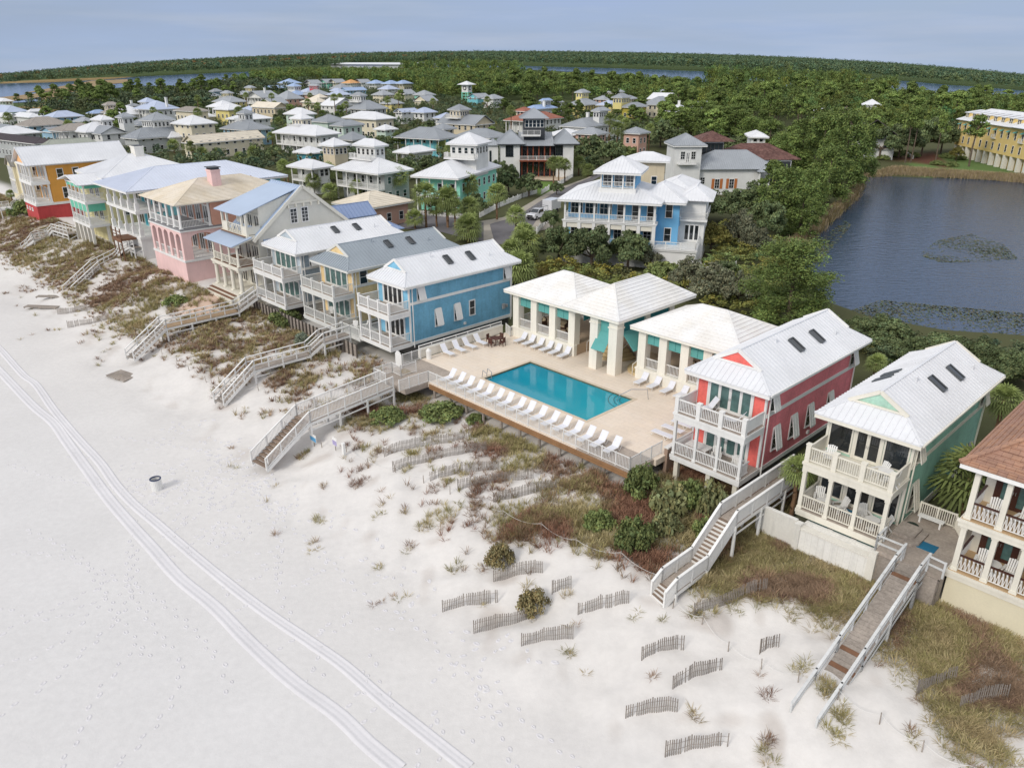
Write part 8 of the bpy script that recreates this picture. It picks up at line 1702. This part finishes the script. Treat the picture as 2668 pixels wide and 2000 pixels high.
# thin high cloud veil mixed over the clear sky
mp = n.new('ShaderNodeMapping'); mp.inputs['Scale'].default_value = (2., 2., 14.); l.new(tc.outputs['Generated'], mp.inputs['Vector']); cn = n.new('ShaderNodeTexNoise'); cn.inputs['Scale'].default_value = 2.2; cn.inputs['Detail'].default_value = 6; l.new(mp.outputs[0], cn.inputs['Vector'])
rp = n.new('ShaderNodeMapRange'); rp.inputs[1].default_value = .3; rp.inputs[2].default_value = .75; rp.inputs[3].default_value = .72; rp.inputs[4].default_value = .95; l.new(cn.outputs[0], rp.inputs[0])
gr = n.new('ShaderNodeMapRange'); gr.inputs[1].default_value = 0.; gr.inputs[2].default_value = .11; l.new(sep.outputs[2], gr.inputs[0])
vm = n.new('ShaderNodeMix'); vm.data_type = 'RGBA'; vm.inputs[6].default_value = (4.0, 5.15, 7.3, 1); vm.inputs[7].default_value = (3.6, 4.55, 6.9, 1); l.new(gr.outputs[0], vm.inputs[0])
hz = n.new('ShaderNodeMapRange'); hz.inputs[1].default_value = .14; hz.inputs[2].default_value = .5; l.new(sep.outputs[2], hz.inputs[0]); vm2 = n.new('ShaderNodeMix'); vm2.data_type = 'RGBA'; vm2.inputs[7].default_value = (10., 10., 10.2, 1); l.new(hz.outputs[0], vm2.inputs[0]); l.new(vm.outputs[2], vm2.inputs[6]); vm = vm2  # dome above the visible sky band whitened and brightened to add light
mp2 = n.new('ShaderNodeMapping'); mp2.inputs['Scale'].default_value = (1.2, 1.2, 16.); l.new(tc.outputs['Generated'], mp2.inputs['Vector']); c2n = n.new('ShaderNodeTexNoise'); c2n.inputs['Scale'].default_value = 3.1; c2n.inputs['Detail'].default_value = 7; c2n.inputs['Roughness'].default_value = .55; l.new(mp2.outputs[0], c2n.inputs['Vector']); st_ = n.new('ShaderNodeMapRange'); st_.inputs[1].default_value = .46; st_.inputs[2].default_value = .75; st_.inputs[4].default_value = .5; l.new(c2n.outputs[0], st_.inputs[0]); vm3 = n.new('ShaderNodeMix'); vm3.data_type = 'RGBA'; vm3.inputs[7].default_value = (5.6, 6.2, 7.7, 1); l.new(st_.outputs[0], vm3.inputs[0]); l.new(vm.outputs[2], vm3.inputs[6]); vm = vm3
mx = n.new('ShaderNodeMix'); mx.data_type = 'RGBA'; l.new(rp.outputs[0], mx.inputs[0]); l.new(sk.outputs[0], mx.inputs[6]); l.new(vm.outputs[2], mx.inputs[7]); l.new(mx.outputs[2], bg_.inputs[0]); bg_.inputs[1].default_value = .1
sd = bpy.data.lights.new('sun', 'SUN'); sd.energy = 1.65; sd.angle = math.radians(16); sd.color = (1., .95, .88); so = bpy.data.objects.new('sun', sd); COL.objects.link(so)
dv = Vector((math.sin(SUN_AZ)*math.cos(SUN_EL), math.cos(SUN_AZ)*math.cos(SUN_EL), math.sin(SUN_EL))); so.rotation_euler = dv.to_track_quat('Z', 'Y').to_euler(); so.location = (-60, -60, 90)
cd = bpy.data.cameras.new('camera'); cam = bpy.data.objects.new('camera', cd); COL.objects.link(cam); cd.sensor_width = 36; cd.lens = 36*F/2668; cd.clip_start = .5; cd.clip_end = 20000; cam.location = (0, 0, H); cam.rotation_euler = (math.pi/2-PT, 0, 0); sc.camera = cam
sc.view_settings.view_transform = 'Standard'; sc.view_settings.look = 'None'; sc.view_settings.exposure = 0; sc.view_settings.gamma = 1
sc.render.resolution_x, sc.render.resolution_y = 1024, 767
sc.cycles.use_denoising = True; sc.cycles.max_bounces = 5; sc.cycles.diffuse_bounces = 3; sc.cycles.glossy_bounces = 2; sc.cycles.caustics_reflective = False; sc.cycles.use_adaptive_sampling = True
